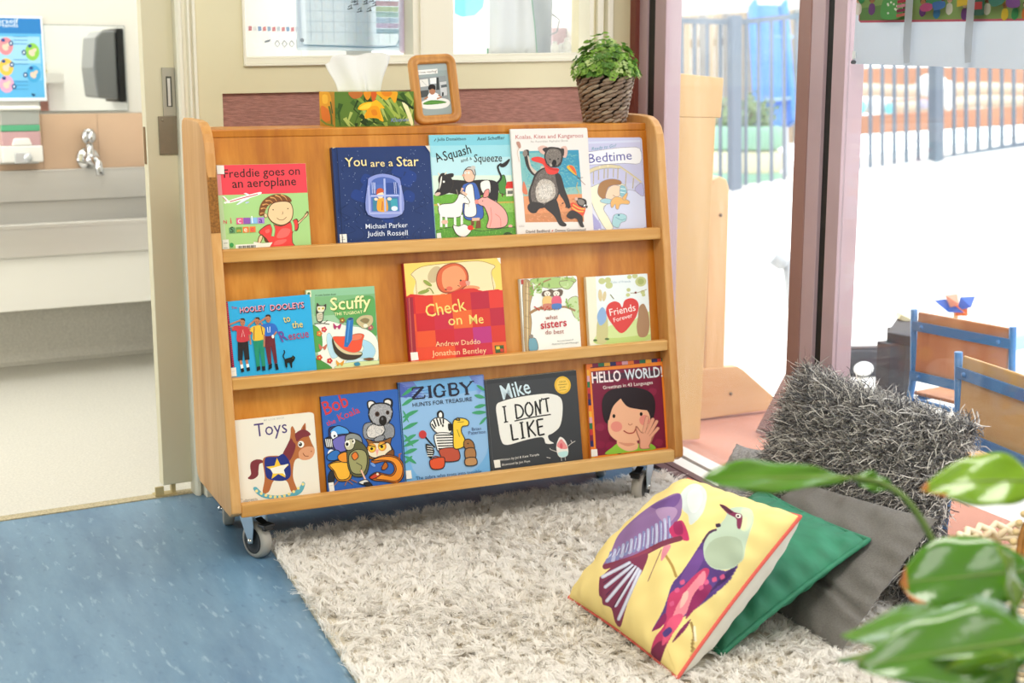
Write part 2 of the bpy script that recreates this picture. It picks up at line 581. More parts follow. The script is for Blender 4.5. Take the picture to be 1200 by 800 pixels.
# back wall: pieces round the doorway and the window, edges as the old wall has them (a degree out of level)
sill = lambda s: 1.1895 + 0.019 * (s - 0.2)
brow = lambda s: 1.1165 + 0.013 * (s - 0.15)
WL, WR, WT = 0.215, 1.345, 2.15
b = MB()
b.prism([(0.077, 0), (0.149, 0), (0.149, brow(.149)), (1.495, brow(1.495)), (1.495, sill(1.495)), (0.077, sill(.077))], 1, 0.0, 0.12)
b.prism([(0.077, sill(.077)), (WL, sill(WL)), (WL, WT), (0.077, WT)], 1, 0.0, 0.12)
b.prism([(WR, sill(WR)), (1.495, sill(1.495)), (1.495, WT), (WR, WT)], 1, 0.0, 0.12)
b.box((-1.15, 0, WT), (1.495, 0.12, 2.7))
b.box((-3.1, 0, 0), (-1.15, 0.12, 2.7))
S(b.build('wall_back', CREAM, xf=XW))
b = MB(); b.prism([(0.149, 0.0), (1.495, 0.0), (1.495, brow(1.495)), (0.149, brow(.149))], 1, 0.012, 0.1)
S(b.build('trim_1', BROWNF, xf=XW))
# moulded architrave beside the sliding door
b = MB()
b.prism([(0.022, 0.03), (0.022, -0.016), (0.028, -0.024), (0.036, -0.024), (0.041, -0.012), (0.050, -0.008), (0.053, -0.022), (0.059, -0.022), (0.063, -0.006), (0.067, -0.004), (0.069, -0.016), (0.077, -0.016), (0.080, 0.0), (0.080, 0.03)], 2, 0.0, WT)
S(b.build('trim_2', CREAML, xf=XW, bevel=0.002))
# window surround
b = MB()
def strip(s0, s1, z0, z1, y0, y1):   # follows the slope of the sill
    b.prism([(s0, z0 + .019 * s0), (s1, z0 + .019 * s1), (s1, z1 + .019 * s1), (s0, z1 + .019 * s0)], 1, y0, y1)
zs = 1.1857
strip(WL - .002, WR + .01, zs, zs + .006, -0.012, 0.02)
strip(WL - .002, WR + .01, zs + .006, zs + .020, -0.004, 0.05)
strip(WL, WR, zs + .020, zs + .026, 0.0, 0.06)
b.box((WL - .004, -0.006, 1.19), (WL + .004, 0.06, WT))
b.box((0.727, 0.0, 1.195), (0.755, 0.07, WT)); b.box((0.748, -0.006, 1.195), (0.757, 0.0, WT)); b.box((0.755, 0.004, 1.195), (0.862, 0.07, WT))
b.box((WR - .012, -0.004, 1.2), (WR + .004, 0.06, WT)); b.box((WR + .012, -0.014, 1.2), (WR + .034, 0.0, WT)); b.box((WR + .046, -0.02, 1.2), (WR + .066, 0.0, WT))
win = S(b.build('window_1', CREAML, xf=XW, bevel=0.0015))
PANE = glassmat('window_glass', 0.03)
for s0, s1 in ((WL, 0.727), (0.862, WR)):
    b = MB(); b.box((s0, 0.052, zs + .026), (s1, 0.056, WT))
    p = b.build('pane', PANE, win, xf=XW)
# brown timber stop at the right end of the wall
b = MB(); b.box((1.488, -0.03, 0), (1.516, 0.06, 2.7))
S(b.build('trim_3', mat('dark_red_timber', '#7a4238', 0.5), xf=XW))

# sliding door, nearly all of it pushed behind the wall
b = MB(); b.box((-0.060, 0.014, 0.034), (0.060, 0.052, WT + .02))
door = S(b.build('door_1', mat('door_cream', '#d3cbad', 0.42, var=0.02, scale=4), xf=XW, bevel=0.002))
b = MB()
b.box((-0.013, 0.008, 1.058), (0.021, 0.013, 1.186))
pl = b.build('handle_plate', mat('zinc_plate', '#a9a596', 0.4, 0.35), door, bevel=0.001, xf=XW)
b = MB()
b.box((-0.003, 0.0066, 1.083), (0.012, 0.0078, 1.163), 0)
b.box((0.000, 0.0050, 1.085), (0.0075, 0.0066, 1.158), 1)
h = b.build('finger_pull', [mat('dark_recess', '#55564f', 0.5, 0.5), STEEL], door, xf=XW)
b = MB()
b.box((-0.028, 0.008, 0.956), (0.030, 0.0138, 1.058))
b.lathe([(0.0001, 0.0066), (0.0035, 0.0068), (0.004, 0.008)], 10, (-0.017, 0, 1.047), axis=1)
b.build('lock_plate', BRONZE, door, bevel=0.001, xf=XW)
b = MB(); b.box((-0.061, 0.024, 0.93), (-0.0585, 0.044, 1.03))
b.build('edge_latch', mat('aged_brass', '#6d5126', 0.4, 0.9), door, xf=XW)
b = MB()
b.box((-0.082, 0.018, 0.0), (-0.020, 0.056, 0.006)); b.box((-0.082, 0.018, 0.0), (-0.058, 0.026, 0.03))
b.box((-0.034, 0.026, 0.004), (-0.022, 0.044, 0.036))
S(b.build('trim_4', mat('tan_plastic', '#b9a878', 0.5), xf=XW, bevel=0.001))
# tan threshold strip where the blue vinyl stops, white block at the foot of the architrave
b = MB(); b.box((-1.15, 0.012, 0), (0.10, 0.052, 0.003))
S(b.build('trim_5', mat('tan_threshold', '#b4a888', 0.7, var=0.25, scale=180), xf=XW))
b = MB(); b.box((0.044, -0.05, 0), (0.062, -0.016, 0.075))
S(b.build('trim_6', CREAML, xf=XW, bevel=0.002))

# other walls of the room, out of the picture
b = MB(); b.box((-3.12, -5.1, 0), (-3.0, 0.4, 2.7)); S(b.build('wall_left', CREAM))
b = MB(); b.box((-3.12, -5.12, 0), (1.3, -5.0, 2.7)); S(b.build('wall_rear', CREAM))
b = MB(); b.box((-0.05, -5.0, 0), (0.08, -2.1, 2.7)); S(b.build('wall_right', CREAM, xf=XG))

# ------------------------------------------------------------------ glazed wall on the right
b = MB()
b.box((-0.012, 0.709, 0), (0.07, 0.80, 2.7), 0); b.box((-0.006, 0.660, 0), (0.05, 0.709, 2.7), 1); b.box((-0.010, 0.588, 0), (0.045, 0.660, 2.36), 0)
b.box((-0.016, -0.2100, 0), (0.07, -0.1530, 2.7), 2); b.box((-0.014, -0.268, 0), (0.07, -0.2100, 2.7), 0)
b.box((-0.004, -0.304, 0), (0.05, -0.268, 2.7), 1); b.box((-0.012, -0.358, 0), (0.045, -0.304, 2.36), 0)
b.box((-0.014, -2.1, 0), (0.07, -2.0, 2.7), 0)
b.box((-0.03, -2.1, 2.36), (0.08, 0.80, 2.7), 0)
win2 = S(b.build('window_2', [PINK, RUBBER, PINKD], xf=XG, bevel=0.002))
GLASS = [glassmat('dusty_glass', 0.035), glassmat('cleaner_glass', 0.010)]
for gi, (t0, t1) in enumerate(((-0.153, 0.588), (-2.0, -0.358))):
    b = MB(); b.box((-0.003, t0, 0.012), (0.002, t1, 2.36)); b.build('pane', GLASS[gi], win2, xf=XG)
b = MB(); b.box((-0.145, -2.1, 0), (-0.112, 0.70, 0.012), 0); b.box((-0.110, -2.1, 0), (-0.084, 0.70, 0.014), 0)
b.box((-0.084, -2.1, 0), (-0.030, 0.72, 0.010), 1); b.box((-0.030, -2.1, 0), (-0.016, 0.72, 0.003), 2); b.box((-0.016, -2.1, 0), (0.036, 0.72, 0.012), 1)
S(b.build('trim_7', [mat('plum_track', '#5d434b', 0.45), mat('white_sill', '#efeeec', 0.4), RUBBER], xf=XG))

# ------------------------------------------------------------------ washroom beyond the doorway
b = MB(); b.box((-3, 0, 0), (0.36, 0.12, 2.7), 0)
S(b.build('wall_washroom', mat('washroom_wall', '#dedbd2', 0.55), xf=XB))
b = MB(); b.box((0.36, -2.10, 0), (0.44, 0.0, 2.7)); S(b.build('wall_divider', WHITE, xf=XB))
b = MB(); b.prism([(0.0, 0.0), (-0.075, 0.0), (-0.045, 0.012), (-0.03, 0.04), (-0.025, 0.36), (0.0, 0.36)], 0, -3, 0.36)
S(b.build('baseboard_washroom', SPECK, xf=XB))
b = MB()
TILE = mat('peach_tile', '#d9b89a', 0.3, var=0.03, scale=6)
for k in range(-11, 2):
    s1 = min(0.13 + 0.224 * (k) + 0.222, 0.36)
    b.box((0.13 + 0.224 * k, -0.010, 0.775), (s1, 0.0, 1.012), 0)
b.box((-2.9, -0.006, 0.77), (0.36, 0.0, 1.012), 1)
S(b.build('trim_8', [TILE, mat('grout', '#a98f7c', 0.8)], xf=XB))

t = empty('trough_sink', XB @ Vector((-0.6, -0.25, 0.3)), (0, 0, A5), 'long stainless steel trough sink below the peach tiles', 'sink')
XT = Matrix.Translation((0.6, 0.25, -0.3))
b = MB()
b.box((-2.2, -0.462, 0.592), (0.355, -0.415, 0.614)); b.box((-2.2, -0.462, 0.49), (0.355, -0.452, 0.600))
b.hexa([(-2.2, -0.425, 0.46), (0.355, -0.425, 0.46), (0.355, -0.03, 0.50), (-2.2, -0.03, 0.50), (-2.2, -0.425, 0.47), (0.355, -0.425, 0.47), (0.355, -0.03, 0.51), (-2.2, -0.03, 0.51)])
b.box((-2.2, -0.425, 0.46), (0.355, -0.415, 0.60)); b.box((0.345, -0.462, 0.46), (0.355, -0.02, 0.62))
b.build('basin', STEEL, t, 0.003, xf=XT)
b = MB(); b.box((-2.2, -0.050, 0.665), (0.355, -0.02, 0.785)); b.box((-2.2, -0.032, 0.505), (0.355, -0.02, 0.665)); b.box((-2.2, -0.050, 0.779), (0.355, -0.008, 0.79))
b.build('splashback', STEEL, t, 0.002, xf=XT)
b = MB(); b.box((-2.2, -0.445, 0.285), (0.355, -0.03, 0.49)); b.box((-2.2, -0.4455, 0.478), (0.355, -0.44, 0.492))
b.build('apron_panel', mat('white_laminate', '#dcdad3', 0.4), t, 0.002, xf=XT)

s0, z0 = on(XB, 104, 186, -0.03)
t = empty('wall_tap', XB @ Vector((s0, -0.010, z0)), (0, 0, A5), 'chrome wall tap with a faceted knob above the trough sink', 'tap'); t.scale = (1.25, 1.25, 1.25)
b = MB(); b.lathe([(0.0, -0.012), (0.036, -0.012), (0.038, -0.004), (0.036, 0.0)], 24, axis=1); b.lathe([(0.0, -0.06), (0.016, -0.06), (0.018, -0.012)], 20, axis=1); b.lathe([(.014, .0), (.014, .05), (0, .052)], 16, (0, -0.035, 0))
b.build('body', CHROME, t)
b = MB()
for j in range(4):
    a = math.pi / 2 * j + .4
    b.ball((0.014 * math.cos(a), -0.035 + 0.014 * math.sin(a), 0.072), (0.014, 0.014, 0.02), 8, 6)
b.ball((0, -0.035, 0.092), (0.018, 0.018, 0.008), 12, 6)
b.build('knob', CHROME, t)
b = MB(); b.tube([(0, -0.05, 0.0), (0.006, -0.085, 0.0), (0.010, -0.105, -0.012), (0.012, -0.112, -0.05)], 0.013, 14)
b.build('spout', CHROME, t)

s0, z0 = on(XB, 2, 194, -0.10); s1, z1 = on(XB, 47, 124, -0.10)
t = empty('soap_dispenser', XB @ Vector(((s0 + s1) / 2, -0.010, z0)), (0, 0, A5), 'white soap dispenser with a clear tank of green and pink soap', 'soap dispenser')
ww, hh = (s1 - s0) / 2, z1 - z0
b = MB(); b.box((-ww, -0.02, 0), (ww, 0, hh)); b.box((-ww, -0.105, hh * .93), (ww, 0, hh)); b.box((-ww * .98, -0.105, 0.01), (ww * .98, -0.02, hh * .33))
b.prism([(-ww * .5, hh * .33), (ww * .5, hh * .33), (ww * .36, hh * .46), (-ww * .36, hh * .46)], 1, -0.105, -0.03)
b.build('housing', mat('white_plastic', '#eeece6', 0.35), t, 0.006)
b = MB(); b.box((-ww * .92, -0.095, hh * .33), (ww * .92, -0.02, hh * .57))
b.build('pink_soap', mat('pink_soap', '#c9a3a6', 0.2), t, 0.003)
b = MB(); b.box((-ww * .92, -0.096, hh * .575), (ww * .92, -0.02, hh * .68))
b.build('green_soap', mat('green_soap', '#5fae86', 0.2), t, 0.003)
b = MB(); b.box((-ww * .92, -0.094, hh * .68), (ww * .92, -0.02, hh * .93))
b.build('empty_tank', mat('grey_clear_plastic', '#a7aba6', 0.15), t, 0.003)
b = MB(); b.box((-ww * .42, -0.118, hh * .03), (ww * .2, -0.10, hh * .22), 0); b.ball((ww * .2, -0.112, hh * .13), (ww * .22, 0.014, hh * .085), 14, 8, 0)
b.build('push_button', mat('silver_plastic', '#cfd2d4', 0.25, 0.3), t, 0.004)

s0, z0 = on(XB, 47, 131, -0.012); s1, z1 = on(XB, 146, 30, -0.012)
t = empty('wall_mirror', XB @ Vector((s0, 0, z0)), (0, 0, A5), 'frameless wall mirror above the peach tiles beside the blue poster', 'mirror')
b = MB(); b.box((0, -0.008, 0), (s1 - s0, -0.001, z1 - z0)); b.build('backing', mat('mirror_edge', '#9aa09c', 0.3), t)
b = MB(); b.box((0.003, -0.0095, 0.003), (s1 - s0 - .003, -0.008, z1 - z0 - .003)); b.build('silvered_glass', mat('silver_mirror', '#f2f4f2', 0.02, 1.0), t)

s0, z0 = on(XB, -48, 118, -0.022); s1, z1 = on(XB, 49, 20, -0.022)
t = empty('hand_washing_poster', XB @ Vector((s0, -0.0, z0)), (0, 0, A5), 'blue hand washing poster with small round pictures beside the mirror', 'poster')
W_, H_ = s1 - s0, z1 - z0
a = Art([(-261, 70), (160, 70), (178, 412), (-246, 412)], (0, 0, W_, H_))
a.rectbg('#eef4f8', [(0, 0), (W_, 0), (W_, H_), (0, H_)])
a.P('#5fb4e6', (-252, 136), (158, 136), (172, 402), (-240, 402)); a.P('#2f7fc4', (-256, 76), (155, 76), (159, 138), (-252, 138))
a.P('#9fd3f2', (-240, 150), (150, 150), (155, 260), (-240, 260)); a.P('#7cc3ee', (-240, 262), (155, 262), (160, 330), (-240, 330))
a.T('#eaf5fb', 'Wash Yourself', (-230, 98), (48, 97), 0, 0, .6); a.T('#eaf5fb', 'Wash Your Hands', (-230, 114), (46, 112), 0, 0, .6)
for cx, cy, c in ((113, 212, '#8fcb53'), (118, 303, '#4aa7dd'), (-15, 190, '#e88f9a'), (-15, 275, '#f0c455'), (-15, 345, '#e8a7c8'), (-150, 212, '#8fcb53'), (-150, 303, '#4aa7dd')):
    a.E(c, cx, cy, 35, 36); a.E('#e8cdb8', cx - 3, cy + 5, 16, 12, 30); a.E('#e8cdb8', cx + 8, cy - 5, 14, 8, -30); a.E('#2b4f8f', cx - 12, cy - 24, 10, 7)
for cx, cy in ((72, 215), (77, 307), (10, 178), (12, 265), (20, 355)):
    a.E('#1f4f8c', cx, cy, 11); a.E('#dcebf5', cx, cy, 5)
for y in (150, 165, 180, 245, 262, 335, 350, 366): a.L('#4b93c9', 3, (20, y), (90, y))
a.P('#1d3f66', (104, 383), (124, 388), (118, 397), (106, 392))
xb = Matrix.Translation((0, -0.0125, 0))
artobj('printed_sheet', [a], INKP, t, [(*boxvf((0, 0, 0), (W_, 0.0015, H_)), '#eef4f8')], xf=xb)
b = MB(); b.box((-.004, -0.0110, -.004), (W_ + .004, -0.0092, H_ + .004)); b.build('laminate_border', mat('laminate', '#e7eef2', 0.25), t)

# paper towel dispenser on the washroom's side wall, seen in the mirror
t = empty('paper_towel_dispenser', XB @ Vector((0.3595, -0.55, 1.06)), (0, 0, A5), 'grey paper towel dispenser with a black back, reflected in the mirror', 'towel dispenser')
b = MB(); b.prism([(-0.03, 0), (-0.125, 0.01), (-0.135, 0.14), (-0.12, 0.27), (-0.09, 0.30), (-0.03, 0.30)], 1, -0.12, 0.12); b.build('cover', mat('grey_plastic', '#8d8f90', 0.4), t, 0.01)
b = MB(); b.box((-0.03, -0.13, -0.01), (0, 0.13, 0.31)); b.build('back_plate', mat('black_plastic', '#161616', 0.4), t, 0.003)

# ------------------------------------------------------------------ kitchen behind the window
b = MB(); b.box((0.44, 3.0, 0), (1.75, 3.1, 2.7)); b.box((1.60, 0.13, 0), (1.66, 3.0, 2.7))
S(b.build('wall_kitchen', WHITE, xf=XW))
b = MB(); b.box((0.44, 0.13, 1.13), (1.6, 0.52, 1.178)); S(b.build('sill_kitchen', mat('pale_bench', '#dfdcd6', 0.4), xf=XW))

PAPER = sheetmat('white_paper', '#f4f4f2', 0.5)
def wsheet(name, label, cat, u0, v0, u1, v1, y, draw, bg, sc=1.0):
    s0, z0 = on(XW, u0, v1, y); s1, z1 = on(XW, u1, v0, y)
    W_, H_ = s1 - s0, z1 - z0
    o_ = Art([(u0, v0), (u1, v0), (u1, v1), (u0, v1)], (0, 0, W_, H_))
    o_.rectbg(bg, [(0, 0), (W_, 0), (W_, H_), (0, H_)])
    draw(o_)
    ob = artobj(name, [o_], INKT)
    ob.matrix_world = XW @ Matrix.Translation((s0, y, z0))
    return tag(ob, label, cat)
def d1(a):
    cs = ['#c9505a', '#d8d8d8', '#4f86c0', '#d96b6b', '#88a8c8', '#d05a60', '#b8c4d0', '#cf6a70', '#6a9ac8', '#d0707a', '#c0c8d8', '#d86068']
    for k in range(11): a.P(cs[k], (292 + k * 5.2, 31 + (k % 2)), (295.6 + k * 5.2, 31), (295.8 + k * 5.2, 36), (292 + k * 5.2, 36.6))
    a.P('#41525e', (309, 48), (316, 45.8), (315, 48.6), (309, 50))
    for x in (323, 331, 339): a.L('#8e97a2', 1.1, (x, 47), (x - 2.5, 51), (x, 55), (x + 3, 51), (x, 47))
    a.L('#8e97a2', 1.1, (345, 46), (345, 56))
wsheet('handwritten_sign', 'white paper sign with faint coloured lettering on the left window', 'sign', 289, -60, 351, 66, 0.064, d1, '#f6f6f4')
def d2(a):
    a.L('#cddbe6', 5, (351, -58), (352, 54), (466, 54), (474, -58))
    for x in range(364, 458, 13): a.L('#c6d6e1', .8, (x, -50), (x, 50))
    for y in range(-46, 50, 12): a.L('#c6d6e1', .8, (358, y), (461, y))
    a.L('#9fbccf', 1.6, (352, 46), (356, 53), (440, 55), (462, 53), (466, 46))
    a.E('#6f7f8a', 354, 47.5, 2.2)
    cc = ['#d5b7be', '#c8d8b9', '#b8d3cf', '#c3d6e6', '#d2c3d8', '#b4ccd8']
    for k in range(6): a.P(cc[k], (439, 1 + k * 6.4), (466, 1 + k * 6.4), (465, 6.6 + k * 6.4), (439, 6.6 + k * 6.4))
    for i, (x, y) in enumerate(((409, 9), (416, 4), (420, 12), (427, 3), (431, 11), (437, 5), (413, 1), (434, 0))):
        a.L('#5d676e', 1.3, (x - 2, y), (x + 2, y - 3), (x + 1, y + 2)); a.L('#5d676e', 1.1, (x - 3, y + 2.5), (x + 3, y + 1))
wsheet('grid_chart', 'pale blue grid chart with rounded border taped in the left window', 'chart', 348, -60, 475, 59, 0.062, d2, '#d0e0eb')
def d3(a): a.P('#eedfee', (474, -60), (484, -60), (484, 62), (470, 62))
wsheet('pink_paper', 'narrow pale pink paper beside the grid chart in the window', 'paper', 468, -60, 484, 62, 0.060, d3, '#efe2ef')
def d4(a):
    a.P('#8fe6ee', (533, -50), (572, -50), (566, 8), (556, 18), (541, 20), (533, 16))
wsheet('cyan_paper', 'white paper with a bright cyan patch at the left of the right window', 'paper', 533, -60, 573, 56, 0.064, d4, '#f6f8f8')

# white cloth with green binding hanging inside the right pane
PT = lambda u, v, y: Vector((on(XW, u, v, y)[0], y, on(XW, u, v, y)[1]))
CLOTH = sheetmat('white_cloth', '#dfe2e3', 0.35)
GREENB = mat('green_binding', '#3f9a6e', 0.7)
t = empty('hanging_cloth', XW @ Vector((0.98, 0.12, 1.22)), (0, 0, A5), 'white cloth with green bound edges hanging behind the right window', 'cloth')
I_ = t.matrix_basis.inverted() @ XW
V = []; N_ = 24
for i in range(N_ + 1):
    f = i / N_
    for j in range(13):
        g = j / 12
        ul = 564 + 9 * min(1, g * 1.1) - 4 * max(0, g - .6); ur = 614 + 11 * g + 4 * math.sin(g * 2)
        u = ul + (ur - ul) * f; v = -60 + 123 * g
        V.append(tuple(I_ @ PT(u, v, 0.12 + 0.012 * math.sin(f * 11 + g * 2))))
b = MB(); b.add(V, [(i * 13 + j, (i + 1) * 13 + j, (i + 1) * 13 + j + 1, i * 13 + j + 1) for i in range(N_) for j in range(12)], 0, True)
o = b.build('cloth', CLOTH, t); md = o.modifiers.new('thick', 'SOLIDIFY'); md.thickness = 0.002
for i in (0, N_):
    b = MB(); b.tube([V[i * 13 + j] for j in range(13)], 0.0035, 6); b.build('binding', GREENB, t)
# grey bucket, jars, brush on the kitchen sill
def sitp(u, v, y): return XW @ PT(u, v, y)
t = empty('grey_bucket', sitp(635, 63, 0.34), (0, 0, A5), 'tall grey bucket with a wire handle behind the right window', 'bucket')
b = MB(); b.lathe([(0, 0), (0.030, 0), (0.036, 0.2), (0.038, 0.24), (0.034, 0.24)], 28); b.build('pail', mat('grey_bucket_plastic', '#8d979f', 0.4), t)
b = MB(); b.tube([(0.033, -0.01, 0.13), (0.05, -0.03, 0.11), (0.03, -0.045, 0.07), (0.0, -0.05, 0.06)], 0.0025, 6); b.build('handle', mat('grey_wire', '#79828a', 0.4, .5), t)
JAR = mat('white_glaze', '#cfcfca', 0.3)
for k, (u, v, h) in enumerate(((650, 63, .036), (658, 63, .03), (664, 62, .044), (673, 62, .035))):
    t = empty('small_jar', sitp(u, v, 0.27 + 0.02 * (k % 2)), (0, 0, A5), ['squat white jar next to the grey bucket in the window', 'lowest white jar, second from the grey bucket', 'tallest white jar in the row behind the window', 'white jar nearest to the standing white brush'][k], 'jar', 'white jars behind the window')
    b = MB(); b.lathe([(0, 0), (.011, 0), (.014, h * .4), (.013, h * .75), (.008, h * .86), (.009, h)], 16); b.build('body', JAR, t)
    b = MB(); b.ball((0, 0, h), (.009, .009, .005), 12, 6); b.build('lid', mat('grey_lid', '#b9bcba', 0.4), t)
t = empty('white_brush', sitp(680, 62, 0.2), (0, -0.0, A5), 'white scrubbing brush standing upright behind the faux plant', 'brush')
t.rotation_euler = (0, 0.22, A5)
b = MB(); b.ball((0, 0, 0.075), (.009, .007, .04), 12, 8); b.tube([(0, 0, 0), (0, 0, .06)], .009, 10); b.build('handle', mat('pale_grey_plastic', '#d4dad2', 0.4), t)
b = MB(); b.ball((0.0, -0.009, 0.085), (.007, .006, .028), 10, 6); b.build('bristles', mat('grey_bristle', '#b8bdb6', 0.8), t)
b = MB()
p0 = PT(648, 62, 0.56); p1 = PT(720, 34, 0.56)
b.box((p0.x, 0.56, p0.z - .05), (1.597, 0.66, p1.z), 0); b.box((p0.x, 0.55, p0.z + .02), (1.597, 0.56, p0.z + .028), 1)
t = b.build('pink_splash_shelf', [mat('dusty_pink_laminate', '#c3a6ab', 0.5), WHITE], xf=XW); tag(t, 'dusty pink shelf behind the white jars in the window', 'shelf')

# ------------------------------------------------------------------ the display shelf
W1 = wood('honey_plywood', '#a8600f', '#bf771d', '#d18e36', 'Z', 0.40, 9, 80)
W2 = wood('honey_plywood_upright', '#b87c3c', '#cc9656', '#d9aa6e', 'Z', 0.42, 6, 90)
W3 = wood('worn_ledge_wood', '#b57a35', '#cf9a52', '#dfb474', 'X', 0.45, 5, 60)
EDGE = wood('ply_edge', '#bd8436', '#d3a050', '#e0b46c', 'Z', 0.42, 8, 80)
GREYM = mat('zinc_fork', '#9fb0bd', 0.3, 0.85)
TYRE = mat('grey_caster_tyre', '#a9a49c', 0.55)
BLKP = mat('black_caster_plastic', '#1b1b1c', 0.4)

shelf = empty('book_display_shelf', (0.6, 0.2, 0), (0, 0, 0), 'honey coloured plywood book display shelf on castors with three sloping tiers', 'bookshelf')
XS = Matrix.Translation((-0.6, -0.2, 0))
yf = lambda z: 0.16 * (z - 0.157) - 0.004
prof = [(0.385, 0.17), (0.372, 0.140), (0.345, 0.128), (0.018, 0.127), (-0.004, 0.140), (yf(0.16), 0.16), (yf(0.9), 0.9), (yf(0.985), 0.985),
        (yf(0.985) + .006, 1.010), (yf(.985) + .018, 1.030), (yf(.985) + .036, 1.046), (yf(.985) + .062, 1.056), (0.235, 1.060), (0.362, 1.062), (0.378, 1.056), (0.385, 1.040)]
for x0 in (-0.025, 1.2):
    b = MB(); b.prism(prof, 0, x0, x0 + 0.025)
    b.build('side_panel', W2, shelf, 0.004, 3, xf=XS)
b = MB(); b.box((0, 0.19, 1.018), (1.2, 0.385, 1.038)); b.build('top_board', W1, shelf, 0.003, xf=XS)
b = MB(); b.box((0, 0.372, 0.14), (1.2, 0.384, 1.018)); b.build('back_panel', W1, shelf, xf=XS)
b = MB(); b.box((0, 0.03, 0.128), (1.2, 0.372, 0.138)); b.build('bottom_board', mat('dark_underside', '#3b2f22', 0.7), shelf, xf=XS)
ZB, YB, LED = [.758, .457, .157], [.148, .097, .048], [.740, .440, .139]
TOPZ = [1.018, .742, .442]
for i in range(3):
    f = lambda z: YB[i] + 0.16 * (z - ZB[i])
    b = MB(); b.prism([(f(LED[i] - .01), LED[i] - .01), (f(TOPZ[i]), TOPZ[i]), (f(TOPZ[i]) + .012, TOPZ[i]), (f(LED[i] - .01) + .012, LED[i] - .01)], 0, 0.0, 1.2)
    b.build('sloping_board', W1, shelf, xf=XS)
    zt = (.7595, .4572, .160)[i]; y0 = (.0965, .0482, .0005)[i]; zl = (.7282, .4283, .1265)[i]
    b = MB(); b.prism([(y0, zl), (y0, zt), (y0 + .021, zt), (y0 + .021, LED[i]), (f(LED[i]) + .01, LED[i]), (f(LED[i]) + .01, zl)], 0, 0.0, 1.2)
    b.build('ledge', W3, shelf, 0.003, 2, xf=XS)
# bare chipboard patch on the left upright's front edge
b = MB(); b.prism([(yf(.99) - .0006, .975), (yf(.90) - .0012, .90), (yf(.84) - .0012, .84), (yf(.80) - .0006, .80), (yf(.80) + .004, .80), (yf(.975) + .004, .975)], 0, -0.0235, -0.0015)
b.build('bare_edge', mat('bare_chipboard', '#8a5a25', 0.9, var=0.35, scale=220), shelf, xf=XS)

def caster(x, y, ang, name):
    z = 0.127
    R = Matrix.Translation((x, y, 0)) @ Matrix.Rotation(ang, 4, 'Z')
    X = XS @ R
    b = MB(); b.box((-.032, -.032, z - .004), (.032, .032, z)); b.lathe([(0, z - .018), (.018, z - .018), (.02, z - .004)], 18)
    c = b.build('caster', GREYM, shelf, 0.002, xf=X)
    b = MB()
    for sx in (-1, 1):
        b.prism([(-.026, z - .018), (.024, z - .018), (.024, z - .03), (-.008, .040), (-.022, .040), (-.030, z - .04)], 0, sx * .021 - .0012, sx * .021 + .0012)
    b.box((-.021, -.026, z - .02), (.021, .024, z - .016))
    b.build('fork', GREYM, c, 0.001, xf=X)
    b = MB()
    b.lathe([(.014, -.0125), (.030, -.0145), (.034, -.0150), (.041, -.0135), (.045, -.009), (.045, .009), (.041, .0135), (.034, .0150), (.030, .0145), (.014, .0125)], 36, (0, -.014, .045), axis=0)
    w_ = b.build('wheel', TYRE, c, xf=X)
    b = MB(); b.lathe([(0, -.017), (.012, -.0165), (.016, -.0145), (.029, -.0150), (.033, -.0155), (.033, .0155), (.029, .0150), (.016, .0145), (.012, .0165), (0, .017)], 28, (0, -.014, .045), axis=0)
    b.build('hub', BLKP, c, xf=X)
    b = MB(); b.lathe([(0, -.026), (.006, -.026), (.007, -.022), (.007, .022), (.006, .026), (0, .026)], 12, (0, -.014, .045), axis=0); b.build('axle', CHROME, c, xf=X)
    b = MB(); b.box((-.016, -.066, .086), (.016, -.036, .093)); b.box((-.013, -.064, .078), (.013, -.05, .086)); b.bar((0, -.05, .09), (0, -.02, z - .025), .02, .004)
    b.build('brake_pedal', BLKP, c, 0.002, xf=X)
caster(0.048, 0.085, 0.40, 'a'); caster(1.150, 0.085, -0.9, 'b'); caster(0.045, 0.340, 2.9, 'c'); caster(1.150, 0.335, 2.6, 'd')

# ------------------------------------------------------------------ picture books
PAGES = mat('page_edges', '#e9e2cf', 0.8)
def rounded(w_, h_, r):
    if r <= 0: return [(0, 0), (w_, 0), (w_, h_), (0, h_)]
    pts = [(0, 0)]
    for cx, cz, a0 in ((w_ - r, r, -90), (w_ - r, h_ - r, 0)):
        for k in range(5):
            a = math.radians(a0 + 22.5 * k); pts.append((cx + r * math.cos(a), cz + r * math.sin(a)))
    return pts + [(0, h_)]

